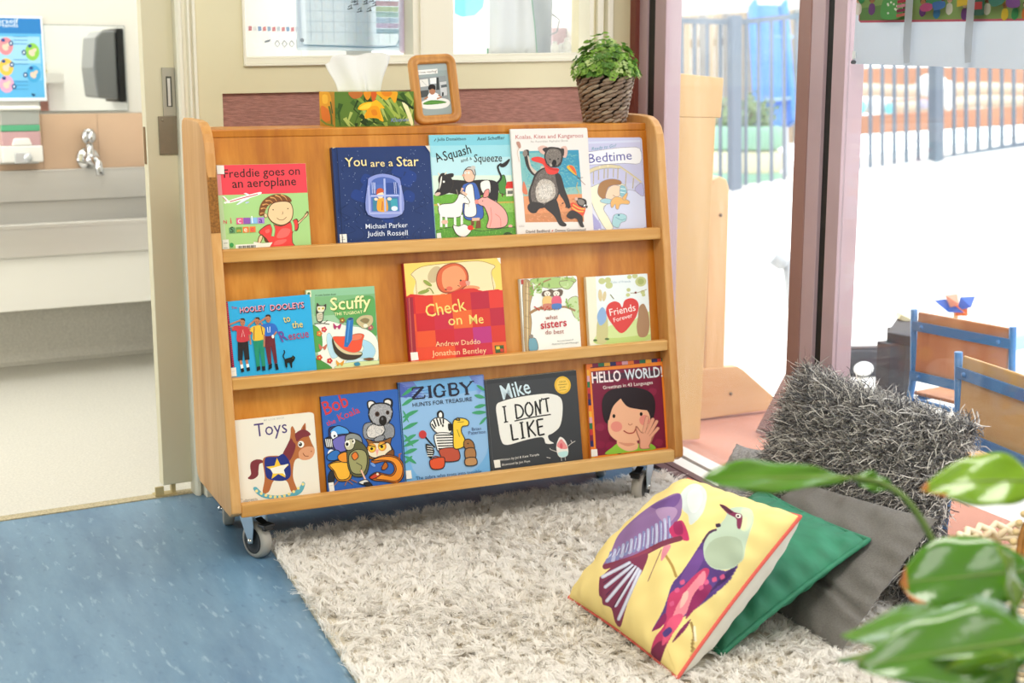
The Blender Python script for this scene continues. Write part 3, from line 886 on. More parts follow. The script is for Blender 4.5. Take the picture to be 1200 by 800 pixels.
def book(label, row, x, w_, h_, T, under, roll, v0, bg, spine, quad, draw, rad=0.0, sticker=None):
    off = (T + under + .0015) * 1.0127
    y0 = YB[row] + .16 * (LED[row] - ZB[row]) - off
    H = h_ + v0
    root = empty('picture_book', (x, y0, LED[row] + .0008), (-math.atan(.16), math.radians(roll), 0), label, 'book', ('picture books on the top tier', 'picture books on the middle tier', 'picture books on the bottom tier')[row])
    out = rounded(w_, H, rad); n = len(out)
    def slab(ya, yb):
        return ([(p[0], ya, p[1]) for p in out] + [(p[0], yb, p[1]) for p in out],
                [list(range(n)), list(range(n, 2 * n))] + [(i, (i + 1) % n, n + (i + 1) % n, n + i) for i in range(n)])
    t = min(.0022, T * .22)
    s1, s2 = slab(0, t), slab(T - t, T)
    sp = boxvf((-.0012, 0.0002, 0), (.0012, T - .0002, H))
    a = Art(quad, (0, v0, w_, H)); a.clip = (0.0004, 0.0004, w_ - .0004, H - .0004)
    a.w, a.h = w_, H
    a.rectbg(bg, out)
    draw(a)
    artobj('cover', [a], INK, root, [(s1[0], s1[1], bg), (s2[0], s2[1], bg), (sp[0], sp[1], spine)])
    b = MB(); b.box((0.001, t, .003), (w_ - .003, T - t, H - .003)); b.build('pages', PAGES, root)
    if sticker:
        for (px, pz, pw, ph) in sticker:
            b = MB(); b.box((px, -.0024, pz), (px + pw, -.0019, pz + ph), 0)
            b.box((px + pw * .25, -.0026, pz + ph * .35), (px + pw * .75, -.0024, pz + ph * .42), 1); b.box((px + pw * .3, -.0026, pz + ph * .55), (px + pw * .5, -.0024, pz + ph * .7), 1)
            b.build('library_label', [mat('label_paper', '#ece9e0', 0.6), mat('label_grey', '#a9a8a4', 0.7)], root)
    return root

K = '#1a1714'
def a_fred(a):
    a.P('#e24350', (85, 95), (782, 68), (806, 297), (106, 330))
    a.P('#d98b8f', (88, 100), (120, 99), (138, 326), (108, 328)); a.P('#b8cfa0', (106, 330), (138, 328), (175, 760), (135, 765))
    a.T(K, 'Freddie goes on', (150, 196), (738, 158), .012); a.T(K, 'an aeroplane', (214, 272), (710, 240), .012)
    # aeroplane
    a.S('#f3f1ec', (170, 378), (240, 350), (340, 322), (425, 300), (440, 306), (420, 322), (330, 352), (230, 380), (180, 390)); a.L('#c2404a', 7, (196, 378), (300, 346), (410, 316))
    a.P('#f3f1ec', (135, 337), (150, 335), (190, 372), (170, 384)); a.L('#c2404a', 5, (140, 342), (170, 374)); a.P('#dfe5ee', (300, 352), (350, 348), (255, 402), (243, 400)); a.P('#dfe5ee', (300, 312), (318, 308), (350, 322), (330, 328)); a.E('#b9c8e6', 328, 382, 16, 6, -15)
    a.P('#f3f1ec', (150, 380), (175, 380), (165, 394), (150, 392))
    # boy
    skin, out = '#f0c89a', '#5c3a22'
    a.S(out, (418, 612), (470, 562), (520, 548), (600, 560), (680, 520), (722, 505), (736, 560), (725, 600), (690, 612), (690, 690), (700, 730), (520, 748), (500, 700), (470, 690), (455, 650))
    a.S('#e4423f', (424, 612), (474, 568), (522, 554), (600, 566), (680, 528), (716, 512), (728, 560), (718, 592), (686, 606), (684, 690), (694, 728), (526, 742), (506, 700), (478, 660), (455, 640))
    a.S('#ee6a63', (600, 585), (668, 590), (650, 640), (600, 660), (560, 650)); a.S('#ee6a63', (560, 680), (640, 670), (610, 705), (540, 715)); a.S('#ee6a63', (470, 600), (500, 588), (505, 610), (480, 622))
    a.S(out, (728, 530), (770, 490), (800, 446), (812, 452), (806, 478), (770, 512), (736, 548)); a.S(skin, (732, 532), (772, 496), (798, 456), (804, 462), (800, 476), (768, 508), (736, 542))
    for x, y in ((796, 444), (806, 446), (780, 462)): a.L(out, 3, (790, 470), (x, y))
    a.S(out, (410, 690), (424, 640), (452, 634), (452, 660), (436, 700), (424, 712)); a.S(skin, (416, 690), (428, 646), (446, 642), (446, 660), (432, 694), (424, 704))
    a.P('#efe9d8', (380, 688), (450, 700), (530, 692), (498, 748), (380, 752)); a.L(out, 2, (380, 688), (450, 700), (530, 692), (498, 746))
    a.L('#5f8f58', 26, (520, 545), (536, 590), (530, 645), sm=True); a.L('#a6d48c', 18, (520, 545), (536, 590), (530, 645), sm=True)
    a.L('#5f8f58', 24, (676, 520), (690, 555), (694, 605), sm=True); a.L('#a6d48c', 16, (676, 520), (690, 555), (694, 605), sm=True)
    a.S('#7a4a28', (420, 478), (430, 400), (470, 348), (540, 316), (610, 316), (660, 340), (672, 372), (600, 372), (520, 386), (480, 420), (455, 480))
    for p in (((430, 470), (445, 462), (470, 466)), ((434, 430), (460, 424), (490, 436)), ((446, 400), (480, 392), (508, 408)), ((470, 368), (506, 366), (530, 388)), ((506, 340), (540, 346), (560, 374)), ((545, 322), (580, 336), (600, 366)), ((590, 318), (622, 334), (640, 364))): a.L('#d99a5a', 12, *p, sm=True, taper=True)
    a.S(out, (486, 470), (500, 410), (540, 376), (620, 366), (668, 380), (690, 440), (680, 510), (640, 548), (590, 560), (530, 540), (496, 505)); a.S(skin, (492, 470), (505, 414), (544, 382), (620, 372), (664, 386), (684, 440), (674, 506), (636, 542), (590, 553), (534, 534), (502, 502))
    a.E(out, 470, 482, 14, 20, -20); a.E(skin, 472, 482, 10, 16, -20)
    a.E(K, 530, 436, 5); a.E(K, 646, 426, 5); a.L(out, 3.5, (604, 448), (608, 466), (598, 472)); a.L(out, 4, (560, 500), (580, 514), (610, 514), (636, 492), sm=True)
    # lettered blocks
    for k, (c, f, ch) in enumerate((('#b8dba0', '#d8405a', 'N'), ('#a7d996', '#d8405a', 'i'), ('#dd5f8c', '#f6d4de', 'c'), ('#8f56ae', '#8f56ae', 'o'), ('#8ab9e6', '#f2f6fb', 'l'), ('#a983cf', '#4c2f8a', 'a'))):
        x = 138 + k * 55; y = 510 - k * 2
        if k > 1: a.P(c, (x - 4, y - 2), (x + 48, y - 4), (x + 50, y + 44), (x - 2, y + 47))
        a.T(f, ch, (x + 8, y + 40), (x + (34 if ch != 'i' and ch != 'l' else 16), y + 39), .02)
    for k, (c, f, ch) in enumerate((('#5d8f63', '#243e2e', 'S'), ('#6f9a4a', '#e6a040', 'm'), ('#ef7a3a', '#fbe3c8', 'e'), ('#ef7a3a', '#d8405a', 'e'))):
        x = 188 + k * 53; y = 580 - k * 3
        a.P(c, (x, y), (x + 46, y - 3), (x + 48, y + 42), (x + 2, y + 45)); a.T(f, ch, (x + 10, y + 38), (x + 36, y + 37), .02)
    a.P('#ece9df', (238, 714), (410, 704), (412, 742), (242, 752))
    for k in range(22): a.L('#3f3a36', 2 + (k * 7 % 5), (258 + k * 6.4, 724 - k * .4), (259 + k * 6.4, 750 - k * .4))
    a.E('#3d9a52', 208, 716, 16, 18)
    a.P('#e2e0d8', (92, 104), (148, 102), (152, 168), (98, 170)); a.P('#dfe2d4', (135, 676), (184, 672), (192, 752), (140, 758)); a.P('#9a9f92', (146, 700), (176, 698), (177, 704), (147, 706)); a.P('#9a9f92', (146, 738), (176, 736), (177, 740), (147, 742))
def a_star(a):
    random.seed(3)
    for k in range(26):
        x, y = random.uniform(690, 1110), random.uniform(180, 590)
        a.L('#142a58', 3, (x, y), (x + random.uniform(-40, 40), y + 30), (x + random.uniform(-50, 50), y + 60), (x + random.uniform(-30, 30), y + 80), sm=True)
    for k in range(14):
        x, y = random.uniform(680, 1080), random.uniform(190, 560)
        a.S('#1c3a80', (x, y), (x + 40, y + 20), (x + 30, y + 60), (x - 20, y + 40))
    for k in range(130): a.E('#b9c9e6', random.uniform(665, 1140), random.uniform(150, 610), 1.3, n=6)
    a.P('#d8d2c6', (1104, 128), (1128, 128), (1132, 165)); a.P('#b9a988', (642, 141), (660, 140), (644, 150))
    a.T('#f3dd9e', 'You', (706, 240), (812, 232), .02); a.T('#f3dd9e', 'are a', (832, 238), (944, 233), .006, tall=.9); a.T('#f3dd9e', 'Star', (962, 234), (1072, 230), .02)
    a.S('#8794d2', (818, 478), (818, 320), (830, 290), (890, 272), (960, 288), (982, 320), (988, 474)); a.S('#4a64b0', (830, 330), (846, 302), (890, 288), (946, 300), (968, 330), (972, 380), (832, 384))
    a.P('#4d6cb6', (832, 328), (968, 324), (974, 458), (836, 462)); a.P('#35509a', (840, 350), (898, 348), (900, 376), (842, 378)); a.P('#2f4a94', (908, 318), (966, 316), (968, 372), (910, 374))
    a.P('#3d7f9a', (842, 396), (964, 392), (968, 456), (844, 460)); a.P('#3f9fb0', (930, 400), (964, 398), (968, 456), (936, 458))
    a.S('#e2a13a', (866, 458), (866, 404), (884, 394), (910, 402), (916, 458)); a.E('#f3d8bc', 880, 378, 17, 18); a.S('#c5572e', (860, 378), (864, 350), (886, 345), (898, 362), (884, 366), (868, 372)); a.E('#f3d8bc', 858, 400, 9, 7); a.E('#f3d8bc', 925, 398, 11, 8); a.E('#d9e6ee', 950, 446, 16, 12); a.L('#c0392b', 4, (890, 410), (888, 456))
    for p in (((832, 384), (972, 380)), ((900, 296), (904, 462))): a.L('#aab6e6', 9, *p)
    for p in (((822, 332), (826, 470)), ((826, 472), (988, 468)), ((980, 330), (982, 470))): a.L('#a9b2e0', 9, *p)
    for x in (838, 846, 852): a.L('#c5cdf0', 3, (x, 316), (x + 2, 372))
    for x in (948, 956): a.L('#c5cdf0', 3, (x, 314), (x + 4, 372))
    a.T('#dfe6f4', 'Michael Parker', (806, 550), (1016, 540), .006); a.T('#dfe6f4', 'Judith Rossell', (814, 588), (1016, 580), .006)
    a.L('#0e1f44', 3, (664, 146), (690, 624))
def a_squash(a):
    def OO(c, *p, n=5): a.SO(c, *p, n=n, ol='#3a3028', w=3.2)
    a.P('#b9dfe6', (43, 210), (425, 210), (440, 410), (70, 410)); a.P('#d9ecd8', (62, 300), (432, 300), (440, 400), (70, 400))
    a.P('#7fc6d6', (43, 110), (420, 110), (424, 160), (48, 160)); a.P('#9ad3de', (48, 160), (424, 160), (428, 215), (55, 215))
    a.P('#6fae3e', (64, 392), (445, 376), (462, 590), (85, 600)); a.P('#8fc158', (70, 440), (448, 420), (452, 470), (74, 480)); a.P('#c9a84a', (66, 436), (446, 420), (447, 428), (67, 444)); OO('#5b9a36', (90, 560), (200, 540), (300, 560), (460, 540), (462, 585), (90, 598))
    OO('#4c8a3a', (380, 380), (372, 340), (384, 306), (400, 302), (410, 350), (404, 388)); a.P('#5a3b22', (388, 384), (396, 384), (396, 400), (388, 400))
    a.P('#e9e2cf', (408, 362), (440, 360), (442, 396), (410, 398)); a.P('#d6352b', (404, 362), (412, 330), (438, 328), (442, 360)); a.P('#6d6d66', (416, 372), (440, 371), (440, 386), (416, 388))
    a.T('#1c2a33', 'Julia Donaldson', (80, 138), (216, 136), .015); a.T('#1c2a33', 'Axel Scheffler', (268, 138), (396, 134), .015); a.L('#1c2a33', 3, (66, 140), (74, 128))
    a.T(K, 'A', (82, 240), (110, 226), .025, tall=1.35); a.T(K, 'Squash', (116, 232), (244, 196), .02, tall=1.3); a.T(K, 'and a', (196, 240), (246, 226), .01); a.T(K, 'Squeeze', (256, 238), (386, 236), .02, tall=1.3)
    a.fur(['#7fbf4a', '#5a9a34', '#9acb5c', '#4f8a30'], [(66, 400), (445, 382), (462, 585), (88, 598)], 900, 10, -80, 2, 8, .4, False)
    # cow
    OO('#2a2627', (120, 372), (118, 336), (150, 322), (230, 326), (300, 322), (360, 330), (372, 370), (366, 425), (340, 420), (320, 392), (240, 396), (160, 384)); OO('#f1ede4', (292, 330), (330, 326), (336, 380), (310, 392), (290, 360)); OO('#2a2627', (90, 318), (104, 292), (130, 296), (160, 330), (150, 372), (118, 390), (84, 396), (76, 384), (96, 352)); OO('#f1ede4', (100, 310), (108, 306), (104, 345), (92, 372)); a.E('#d8b8a8', 88, 388, 14, 8, -20)
    a.L('#e8dcc0', 5, (96, 300), (88, 288)); a.L('#e8dcc0', 5, (120, 296), (128, 284)); OO('#2a2627', (130, 296), (158, 292), (158, 306), (136, 310)); a.E('#f6f2e8', 116, 330, 5)
    a.L('#2a2627', 9, (362, 340), (384, 312), (372, 280), (368, 258), (384, 246), sm=True); OO('#2a2627', (378, 256), (400, 240), (420, 226), (410, 250), (392, 262))
    a.P('#d8cabb', (336, 420), (364, 418), (362, 430), (340, 430))
    # woman
    OO('#3f63b5', (204, 350), (240, 334), (268, 340), (290, 400), (304, 498), (222, 504), (206, 420)); OO('#f0ede6', (220, 356), (250, 342), (262, 400), (272, 484), (220, 490), (218, 420)); a.L('#4a6db8', 3, (230, 336), (262, 342))
    OO('#edbfa4', (208, 290), (222, 268), (254, 270), (262, 300), (254, 326), (228, 332), (212, 318)); OO('#c9c4bd', (214, 276), (230, 262), (256, 266), (264, 296), (256, 296), (246, 276), (226, 272)); a.E('#c9c4bd', 252, 264, 11, 9); a.E('#fff', 216, 288, 5); a.E(K, 216, 288, 2); a.E('#fff', 232, 288, 5); a.E(K, 232, 288, 2); a.E('#e0a58a', 208, 300, 7, 6)
    a.L('#edbfa4', 12, (206, 360), (200, 376), (226, 392)); a.P('#7b4a2b', (248, 508), (262, 506), (264, 534), (250, 536)); a.P('#7b4a2b', (276, 506), (292, 504), (296, 546), (270, 550)); a.P('#e0b59a', (252, 500), (290, 498), (288, 512), (254, 514))
    # goat
    OO('#f2eee6', (92, 450), (110, 436), (160, 430), (180, 410), (190, 388), (214, 394), (238, 420), (234, 434), (210, 432), (206, 470), (190, 496), (120, 498), (98, 484)); a.L('#8d8378', 4, (184, 392), (176, 366)); a.L('#8d8378', 4, (196, 388), (206, 366)); a.L('#f2eee6', 7, (98, 446), (88, 432))
    for x in (106, 130, 172, 204): a.L('#f2eee6', 11, (x, 486), (x + 2, 552 - (x % 3) * 8))
    a.E('#e9b9a4', 124, 520, 16, 10); a.E(K, 214, 404, 2.5); a.L('#cfc8bc', 3, (236, 430), (236, 448))
    # pig
    OO('#efa9a0', (268, 424), (284, 410), (312, 398), (340, 412), (372, 430), (408, 466), (420, 510), (404, 540), (340, 548), (322, 540), (330, 500), (310, 450), (290, 440)); OO('#e88f88', (302, 402), (310, 372), (328, 366), (326, 398)); a.E('#e88f88', 272, 424, 9, 11); a.L('#d88078', 3, (360, 480), (384, 500), (388, 540), sm=True); a.L('#d88078', 3, (338, 450), (344, 500), (336, 544), sm=True); a.E(K, 300, 420, 2.5); a.E('#efa9a0', 432, 536, 10, 6)
    # hen
    OO('#efece6', (164, 536), (190, 540), (216, 530), (236, 540), (252, 556), (228, 586), (200, 588), (176, 570)); a.E('#d6352b', 246, 546, 14, 12); a.P('#e6b43c', (258, 546), (270, 550), (258, 554)); a.L('#d9a23c', 3, (206, 586), (206, 596)); OO('#33551f', (404, 574), (420, 566), (440, 574), (436, 582), (408, 582))
    a.P('#e9e6dc', (86, 574), (106, 572), (110, 596), (88, 598))
def a_koala(a):
    a.T('#b5504c', 'Koalas, Kites and Kangaroos', (80, 82), (574, 76), .012); a.T('#a09a94', 'An Australian Alphabet Book', (190, 110), (466, 106), .0)
    a.P('#5da8b6', (110, 172), (540, 166), (576, 682), (154, 688)); a.P('#3f94b4', (300, 170), (540, 166), (550, 330), (320, 330)); a.P('#7fb9b8', (112, 190), (300, 180), (330, 420), (135, 440)); a.P('#a7c0b2', (130, 420), (330, 400), (340, 480), (140, 500)); a.P('#e39a6c', (140, 500), (562, 480), (576, 682), (154, 688)); a.P('#cf8c60', (150, 630), (574, 600), (576, 682), (154, 688))
    a.P('#4a9cb8', (400, 330), (552, 330), (562, 480), (420, 482)); a.P('#93bdb6', (420, 440), (560, 430), (563, 484), (424, 488))
    a.fur(['#6db4ba', '#4a9ab0', '#86bfba'], [(124, 192), (516, 186), (540, 460), (150, 480)], 500, 22, 20, 5, 2, .6, False); a.fur(['#d98a5c', '#eaa87c', '#c98258'], [(160, 515), (540, 500), (552, 670), (170, 676)], 360, 22, 10, 5, 3, .6, False)
    G, D, Lt = '#6f6660', '#3b3533', '#cfc4b8'
    a.S(D, (140, 168), (176, 164), (180, 210), (190, 270), (240, 330), (246, 362), (200, 340), (160, 280), (142, 200)); a.S('#cdbfb0', (168, 210), (180, 216), (196, 280), (250, 326), (270, 280), (300, 300), (300, 340), (240, 350), (190, 300))
    a.S(D, (230, 330), (300, 290), (380, 310), (408, 400), (400, 480), (350, 560), (240, 590), (190, 560), (176, 480), (200, 400)); a.S(G, (240, 340), (300, 300), (370, 320), (396, 400), (388, 480), (340, 546), (246, 570), (204, 540), (192, 470), (214, 400)); a.S(Lt, (230, 440), (270, 380), (340, 390), (372, 440), (360, 510), (300, 546), (240, 530)); a.S('#e6dfd6', (250, 450), (290, 410), (340, 420), (352, 470), (320, 520), (262, 510)); a.fur(['#8a8078', '#5a524d', '#a39a90', '#4a4340'], [(240, 340), (300, 300), (370, 320), (396, 400), (388, 480), (340, 546), (246, 570), (204, 540), (192, 470), (214, 400)], 900, 15, 100, 2, 4); a.fur(['#e9e2da', '#d6ccc0', '#c2b6aa'], [(230, 440), (270, 380), (340, 390), (372, 440), (360, 510), (300, 546), (240, 530)], 420, 14, 95, 2, 5)
    a.S(D, (370, 340), (410, 350), (440, 450), (470, 530), (478, 580), (456, 584), (430, 530), (396, 470)); a.L(D, 7, (460, 560), (484, 578)); a.L(D, 7, (450, 556), (446, 584)); a.L(D, 7, (430, 545), (418, 556))
    a.S(D, (176, 560), (214, 540), (290, 560), (250, 596), (230, 620), (196, 620), (170, 590)); a.S(D, (290, 570), (370, 520), (400, 590), (420, 670), (450, 700), (440, 716), (400, 706), (360, 640)); a.E('#8c7f76', 150, 188, 18, 24)
    a.S('#e5453c', (200, 222), (250, 214), (300, 236), (330, 290), (392, 300), (390, 330), (350, 344), (310, 332), (280, 270), (206, 244)); a.S('#c9362f', (300, 250), (340, 296), (394, 304), (392, 316), (340, 310), (300, 280))
    a.S('#d9b3a6', (244, 150), (280, 132), (318, 150), (306, 196), (268, 190)); a.S('#d9b3a6', (410, 152), (446, 138), (460, 178), (446, 222), (414, 206)); a.S(D, (276, 160), (310, 146), (308, 186)); a.S(D, (410, 160), (434, 160), (430, 210))
    a.S(D, (290, 210), (312, 150), (360, 144), (414, 160), (426, 220), (404, 280), (350, 292), (308, 270)); a.S('#7a716a', (300, 214), (318, 166), (360, 156), (404, 172), (414, 220), (396, 266), (350, 280), (316, 262)); a.fur(['#8d837b', '#655d57', '#a59b92'], [(300, 214), (318, 166), (360, 156), (404, 172), (414, 220), (396, 266), (350, 280), (316, 262)], 420, 12, 80, 2, 6); a.E('#1b1717', 362, 262, 17, 26, 8); a.E(K, 332, 234, 7, 5); a.E(K, 392, 230, 7, 5); a.S('#b3a79d', (330, 262), (346, 270), (346, 286), (330, 280))
    a.S('#e5b53a', (452, 290), (484, 276), (512, 300), (524, 350), (490, 330)); a.S('#e5613c', (470, 284), (490, 282), (512, 306), (522, 346)); a.L('#8d4a36', 3, (524, 350), (546, 380), (586, 420)); a.L('#47403c', 3, (530, 370), (568, 366)); a.L('#e0b95a', 4, (530, 400), (524, 440), (540, 470), (530, 500), sm=True)
    a.S('#d97a5a', (132, 470), (138, 392), (156, 430), (168, 486)); a.S('#b98a7a', (84, 108), (108, 104), (118, 140), (104, 150)); a.L('#caa98e', 3, (106, 148), (92, 180), (100, 220), (106, 250), sm=True)
    a.S(D, (520, 520), (550, 512), (590, 528), (592, 570), (560, 580), (532, 560)); a.S('#8b837c', (530, 528), (556, 522), (580, 540), (566, 566), (540, 556)); a.E('#d9b3a6', 520, 520, 12); a.E('#fff', 580, 566, 9, 5, -40)
    a.S('#e3563c', (480, 560), (500, 546), (560, 580), (586, 586), (566, 640), (500, 622)); a.L('#f0c05a', 9, (488, 580), (530, 606), (572, 610), sm=True); a.L('#f0c05a', 8, (496, 560), (540, 586), (580, 592), sm=True); a.S(D, (450, 640), (490, 600), (560, 640), (566, 690), (576, 718), (550, 716), (520, 660), (480, 664)); a.S(D, (586, 580), (600, 566), (598, 584))
    a.T('#5c4a40', 'David Bedford', (158, 764), (330, 757), .006); a.L('#c9563c', 6, (344, 752), (354, 742)); a.T('#5c4a40', 'Donna Greenwood', (370, 754), (586, 746), .006)
    a.L('#a9a39c', 2, (106, 712), (146, 710)); a.L('#a9a39c', 2, (106, 720), (146, 718))
def a_bed(a):
    def OO(c, *p, n=5): a.SO(c, *p, n=n, ol='#8f8a9a', w=3.0)
    a.P('#c3c3e0', (600, 66), (968, 64), (1010, 390), (610, 390)); a.P('#cfd3ea', (520, 100), (968, 82), (968, 96), (520, 116))
    a.T('#3f8aa0', 'Ready to Go!', (624, 160), (800, 132), .0, .3); OO('#eeeef2', (500, 190), (620, 168), (760, 146), (860, 136), (966, 142), (972, 246), (860, 248), (740, 256), (600, 262), (520, 270), n=3); a.T('#4d4c9a', 'Bedtime', (606, 250), (912, 220), .004)
    a.P('#dfe0f0', (600, 420), (1012, 486), (1034, 716), (620, 726)); OO('#d3d8ef', (720, 580), (780, 500), (900, 440), (1000, 480), (1020, 500), (1032, 712), (700, 724))
    OO('#d9cda6', (560, 330), (640, 280), (740, 258), (826, 268), (824, 286), (740, 284), (650, 304), (560, 356)); a.L('#d9cda6', 12, (820, 268), (900, 320), (986, 384)); a.L('#a7977a', 2, (820, 262), (986, 378))
    for x, y0, y1 in ((640, 310, 400), (676, 300, 370), (716, 290, 360), (742, 288, 356), (782, 290, 350), (814, 280, 360), (874, 312, 430), (928, 352, 430), (976, 386, 470)): a.L('#b9ac8c', 7, (x, y0), (x - (4 if x > 850 else 0), y1))
    OO('#f2ecd0', (600, 440), (650, 410), (700, 390), (800, 380), (880, 420), (860, 500), (720, 560), (760, 650), (790, 720), (740, 730), (660, 600), (620, 500))
    a.P('#a9a6d6', (632, 600), (700, 690), (706, 726), (640, 730)); OO('#b6b4dc', (940, 430), (990, 390), (1006, 480), (970, 470))
    OO('#a87b50', (672, 460), (690, 390), (760, 362), (830, 372), (838, 400), (780, 408), (744, 430), (730, 500), (700, 500)); OO('#f2d2b6', (730, 490), (748, 430), (790, 406), (836, 420), (838, 470), (800, 500), (750, 510)); a.L('#7a5a40', 3, (780, 478), (800, 486))
    OO('#8cc0cc', (836, 410), (868, 416), (880, 460), (850, 490), (832, 470)); a.L('#e6f2f4', 5, (836, 430), (872, 436)); a.L('#e6f2f4', 5, (834, 456), (870, 462))
    OO('#a9cfd8', (690, 520), (720, 504), (766, 510), (764, 540), (716, 536)); OO('#e8b670', (770, 520), (800, 490), (840, 496), (900, 520), (896, 544), (840, 544), (824, 580), (806, 574), (800, 544), (780, 570), (768, 556)); OO('#e8b670', (850, 500), (880, 462), (888, 470), (872, 514))
    OO('#a7d2da', (786, 650), (800, 620), (850, 614), (884, 630), (880, 666), (846, 680), (830, 716), (800, 710), (782, 690)); a.E('#3e6a86', 828, 624, 8, 6); a.L('#5a8fa0', 3, (806, 640), (850, 660), (880, 650), sm=True)
    a.L('#8f88b0', 2, (966, 66), (1034, 712)); a.E('#fff', 690, 730, 6); a.E('#f3ead0', 682, 276, 5); a.E('#f3ead0', 740, 268, 5)
def a_hooley(a):
    a.P('#8c1b34', (78, 176), (112, 174), (138, 604), (100, 606))
    for k in range(30):
        y = 182 + k * 14.2; x = 79 + k * .78
        a.P('#e04a6a', (x, y), (x + 10, y + 6), (x + 1, y + 11)); a.P('#3b1438', (x + 14, y), (x + 24, y + 6), (x + 15, y + 11)); a.P('#e04a6a', (x + 24, y), (x + 33, y + 5), (x + 25, y + 10))
    a.T('#b01f4a', 'The', (136, 226), (172, 222), .03)
    for c, o_, dx, dy in (('#4b1030', .07, 4, 5), ('#c42350', .05, 0, 0), ('#f1b8c4', -.012, 0, 0)):
        a.T(c, 'HOOLEY', (190 + dx, 252 + dy), (356 + dx, 244 + dy), o_, tall=1.18); a.T(c, 'DOOLEYS', (388 + dx, 248 + dy), (600 + dx, 240 + dy), o_, tall=1.1)
    for c, o_, d in (('#2f6f9a', .05, 3), ('#e9d36a', .02, 0)):
        a.T(c, 'to', (470 + d, 330 + d), (512 + d, 322 + d), o_, tall=1.3); a.T(c, 'the', (520 + d, 366 + d), (586 + d, 362 + d), o_, tall=1.2)
    a.T('#6a4a9a', 'R', (452, 452), (492, 436), .04, tall=1.3); a.T('#a9496f', 'escue', (494, 440), (620, 426), .03, tall=1.3)
    sk = '#b9795a'
    def man(x, head, shirt, trous, sock, shortl, arm):
        a.S(sk, (head[0] - 15, head[1] - 12), (head[0], head[1] - 22), (head[0] + 15, head[1] - 12), (head[0] + 13, head[1] + 14), (head[0], head[1] + 26), (head[0] - 13, head[1] + 14)); a.S('#3a2820', (head[0] - 16, head[1] - 6), (head[0] - 12, head[1] - 24), (head[0] + 12, head[1] - 24), (head[0] + 16, head[1] - 6), (head[0], head[1] - 16))
        a.E(K, head[0] - 6, head[1], 2); a.E(K, head[0] + 6, head[1], 2); a.L('#7a3f33', 2, (head[0] - 6, head[1] + 12), (head[0] + 6, head[1] + 12))
        a.L(sk, 11, arm[0], arm[1], arm[2])
    # first: red shirt, black shorts
    a.P('#262024', (166, 436), (234, 434), (238, 556), (206, 560), (200, 480), (192, 562), (162, 562)); a.L(sk, 16, (180, 560), (184, 590)); a.L(sk, 16, (218, 558), (222, 590)); a.L('#f2f0ea', 17, (184, 586), (188, 612)); a.L('#f2f0ea', 17, (222, 584), (226, 606)); a.P('#1d1a1c', (176, 614), (196, 608), (200, 632), (180, 638)); a.P('#1d1a1c', (214, 608), (236, 602), (238, 626), (218, 632))
    a.S('#c43a44', (132, 346), (160, 334), (200, 340), (236, 348), (258, 392), (238, 400), (236, 436), (164, 438), (162, 372), (134, 366)); a.L('#e9c9c4', 3, (192, 410), (204, 362), (212, 408)); a.L(sk, 10, (244, 396), (248, 430), (250, 460))
    man(0, (204, 314), 0, 0, 0, 0, ((140, 352), (110, 328), (196, 298)))
    # second: yellow shirt, green trousers
    a.P('#1f8a6a', (266, 432), (334, 428), (338, 600), (316, 606), (304, 480), (302, 602), (280, 606)); a.P('#1d1a1c', (282, 604), (304, 598), (304, 622), (280, 630)); a.P('#1d1a1c', (314, 602), (336, 600), (336, 626), (316, 630))
    a.S('#e7bb3f', (246, 370), (270, 344), (330, 340), (352, 380), (340, 404), (334, 430), (268, 434), (266, 386)); a.L('#7a2f2a', 5, (278, 346), (272, 430)); a.L('#7a2f2a', 5, (322, 344), (330, 400)); a.L(sk, 10, (340, 400), (338, 440), (336, 478))
    man(0, (300, 312), 0, 0, 0, 0, ((252, 368), (240, 340), (294, 296)))
    # third: blue shirt, maroon trousers
    a.P('#6b2630', (346, 406), (404, 402), (414, 580), (396, 588), (378, 470), (376, 586), (356, 590), (342, 470)); a.P('#1d1a1c', (358, 592), (380, 584), (378, 612), (354, 626)); a.P('#1d1a1c', (396, 588), (414, 584), (420, 622), (402, 626))
    a.S('#2f6ac0', (320, 340), (350, 330), (408, 334), (430, 382), (414, 396), (404, 404), (346, 408), (346, 360)); a.L('#dfe8f4', 4, (362, 352), (364, 386), (376, 386), (378, 350)); a.L(sk, 10, (420, 384), (404, 402), (392, 420)); a.E('#f0eee6', 394, 414, 8, 12)
    man(0, (370, 298), 0, 0, 0, 0, ((332, 336), (318, 316), (362, 288)))
    a.S('#15130f', (462, 560), (500, 548), (514, 540), (526, 550), (518, 570), (506, 582), (504, 610), (496, 612), (490, 584), (476, 584), (474, 610), (464, 608), (460, 580)); a.L('#15130f', 7, (464, 566), (452, 540), (462, 516), (458, 502), sm=True); a.P('#15130f', (508, 544), (512, 534), (518, 544)); a.E('#c9b84a', 512, 552, 2)
    a.P('#ece9e0', (108, 608), (146, 604), (148, 660), (112, 664)); a.L('#b0aea6', 2, (116, 630), (140, 628))
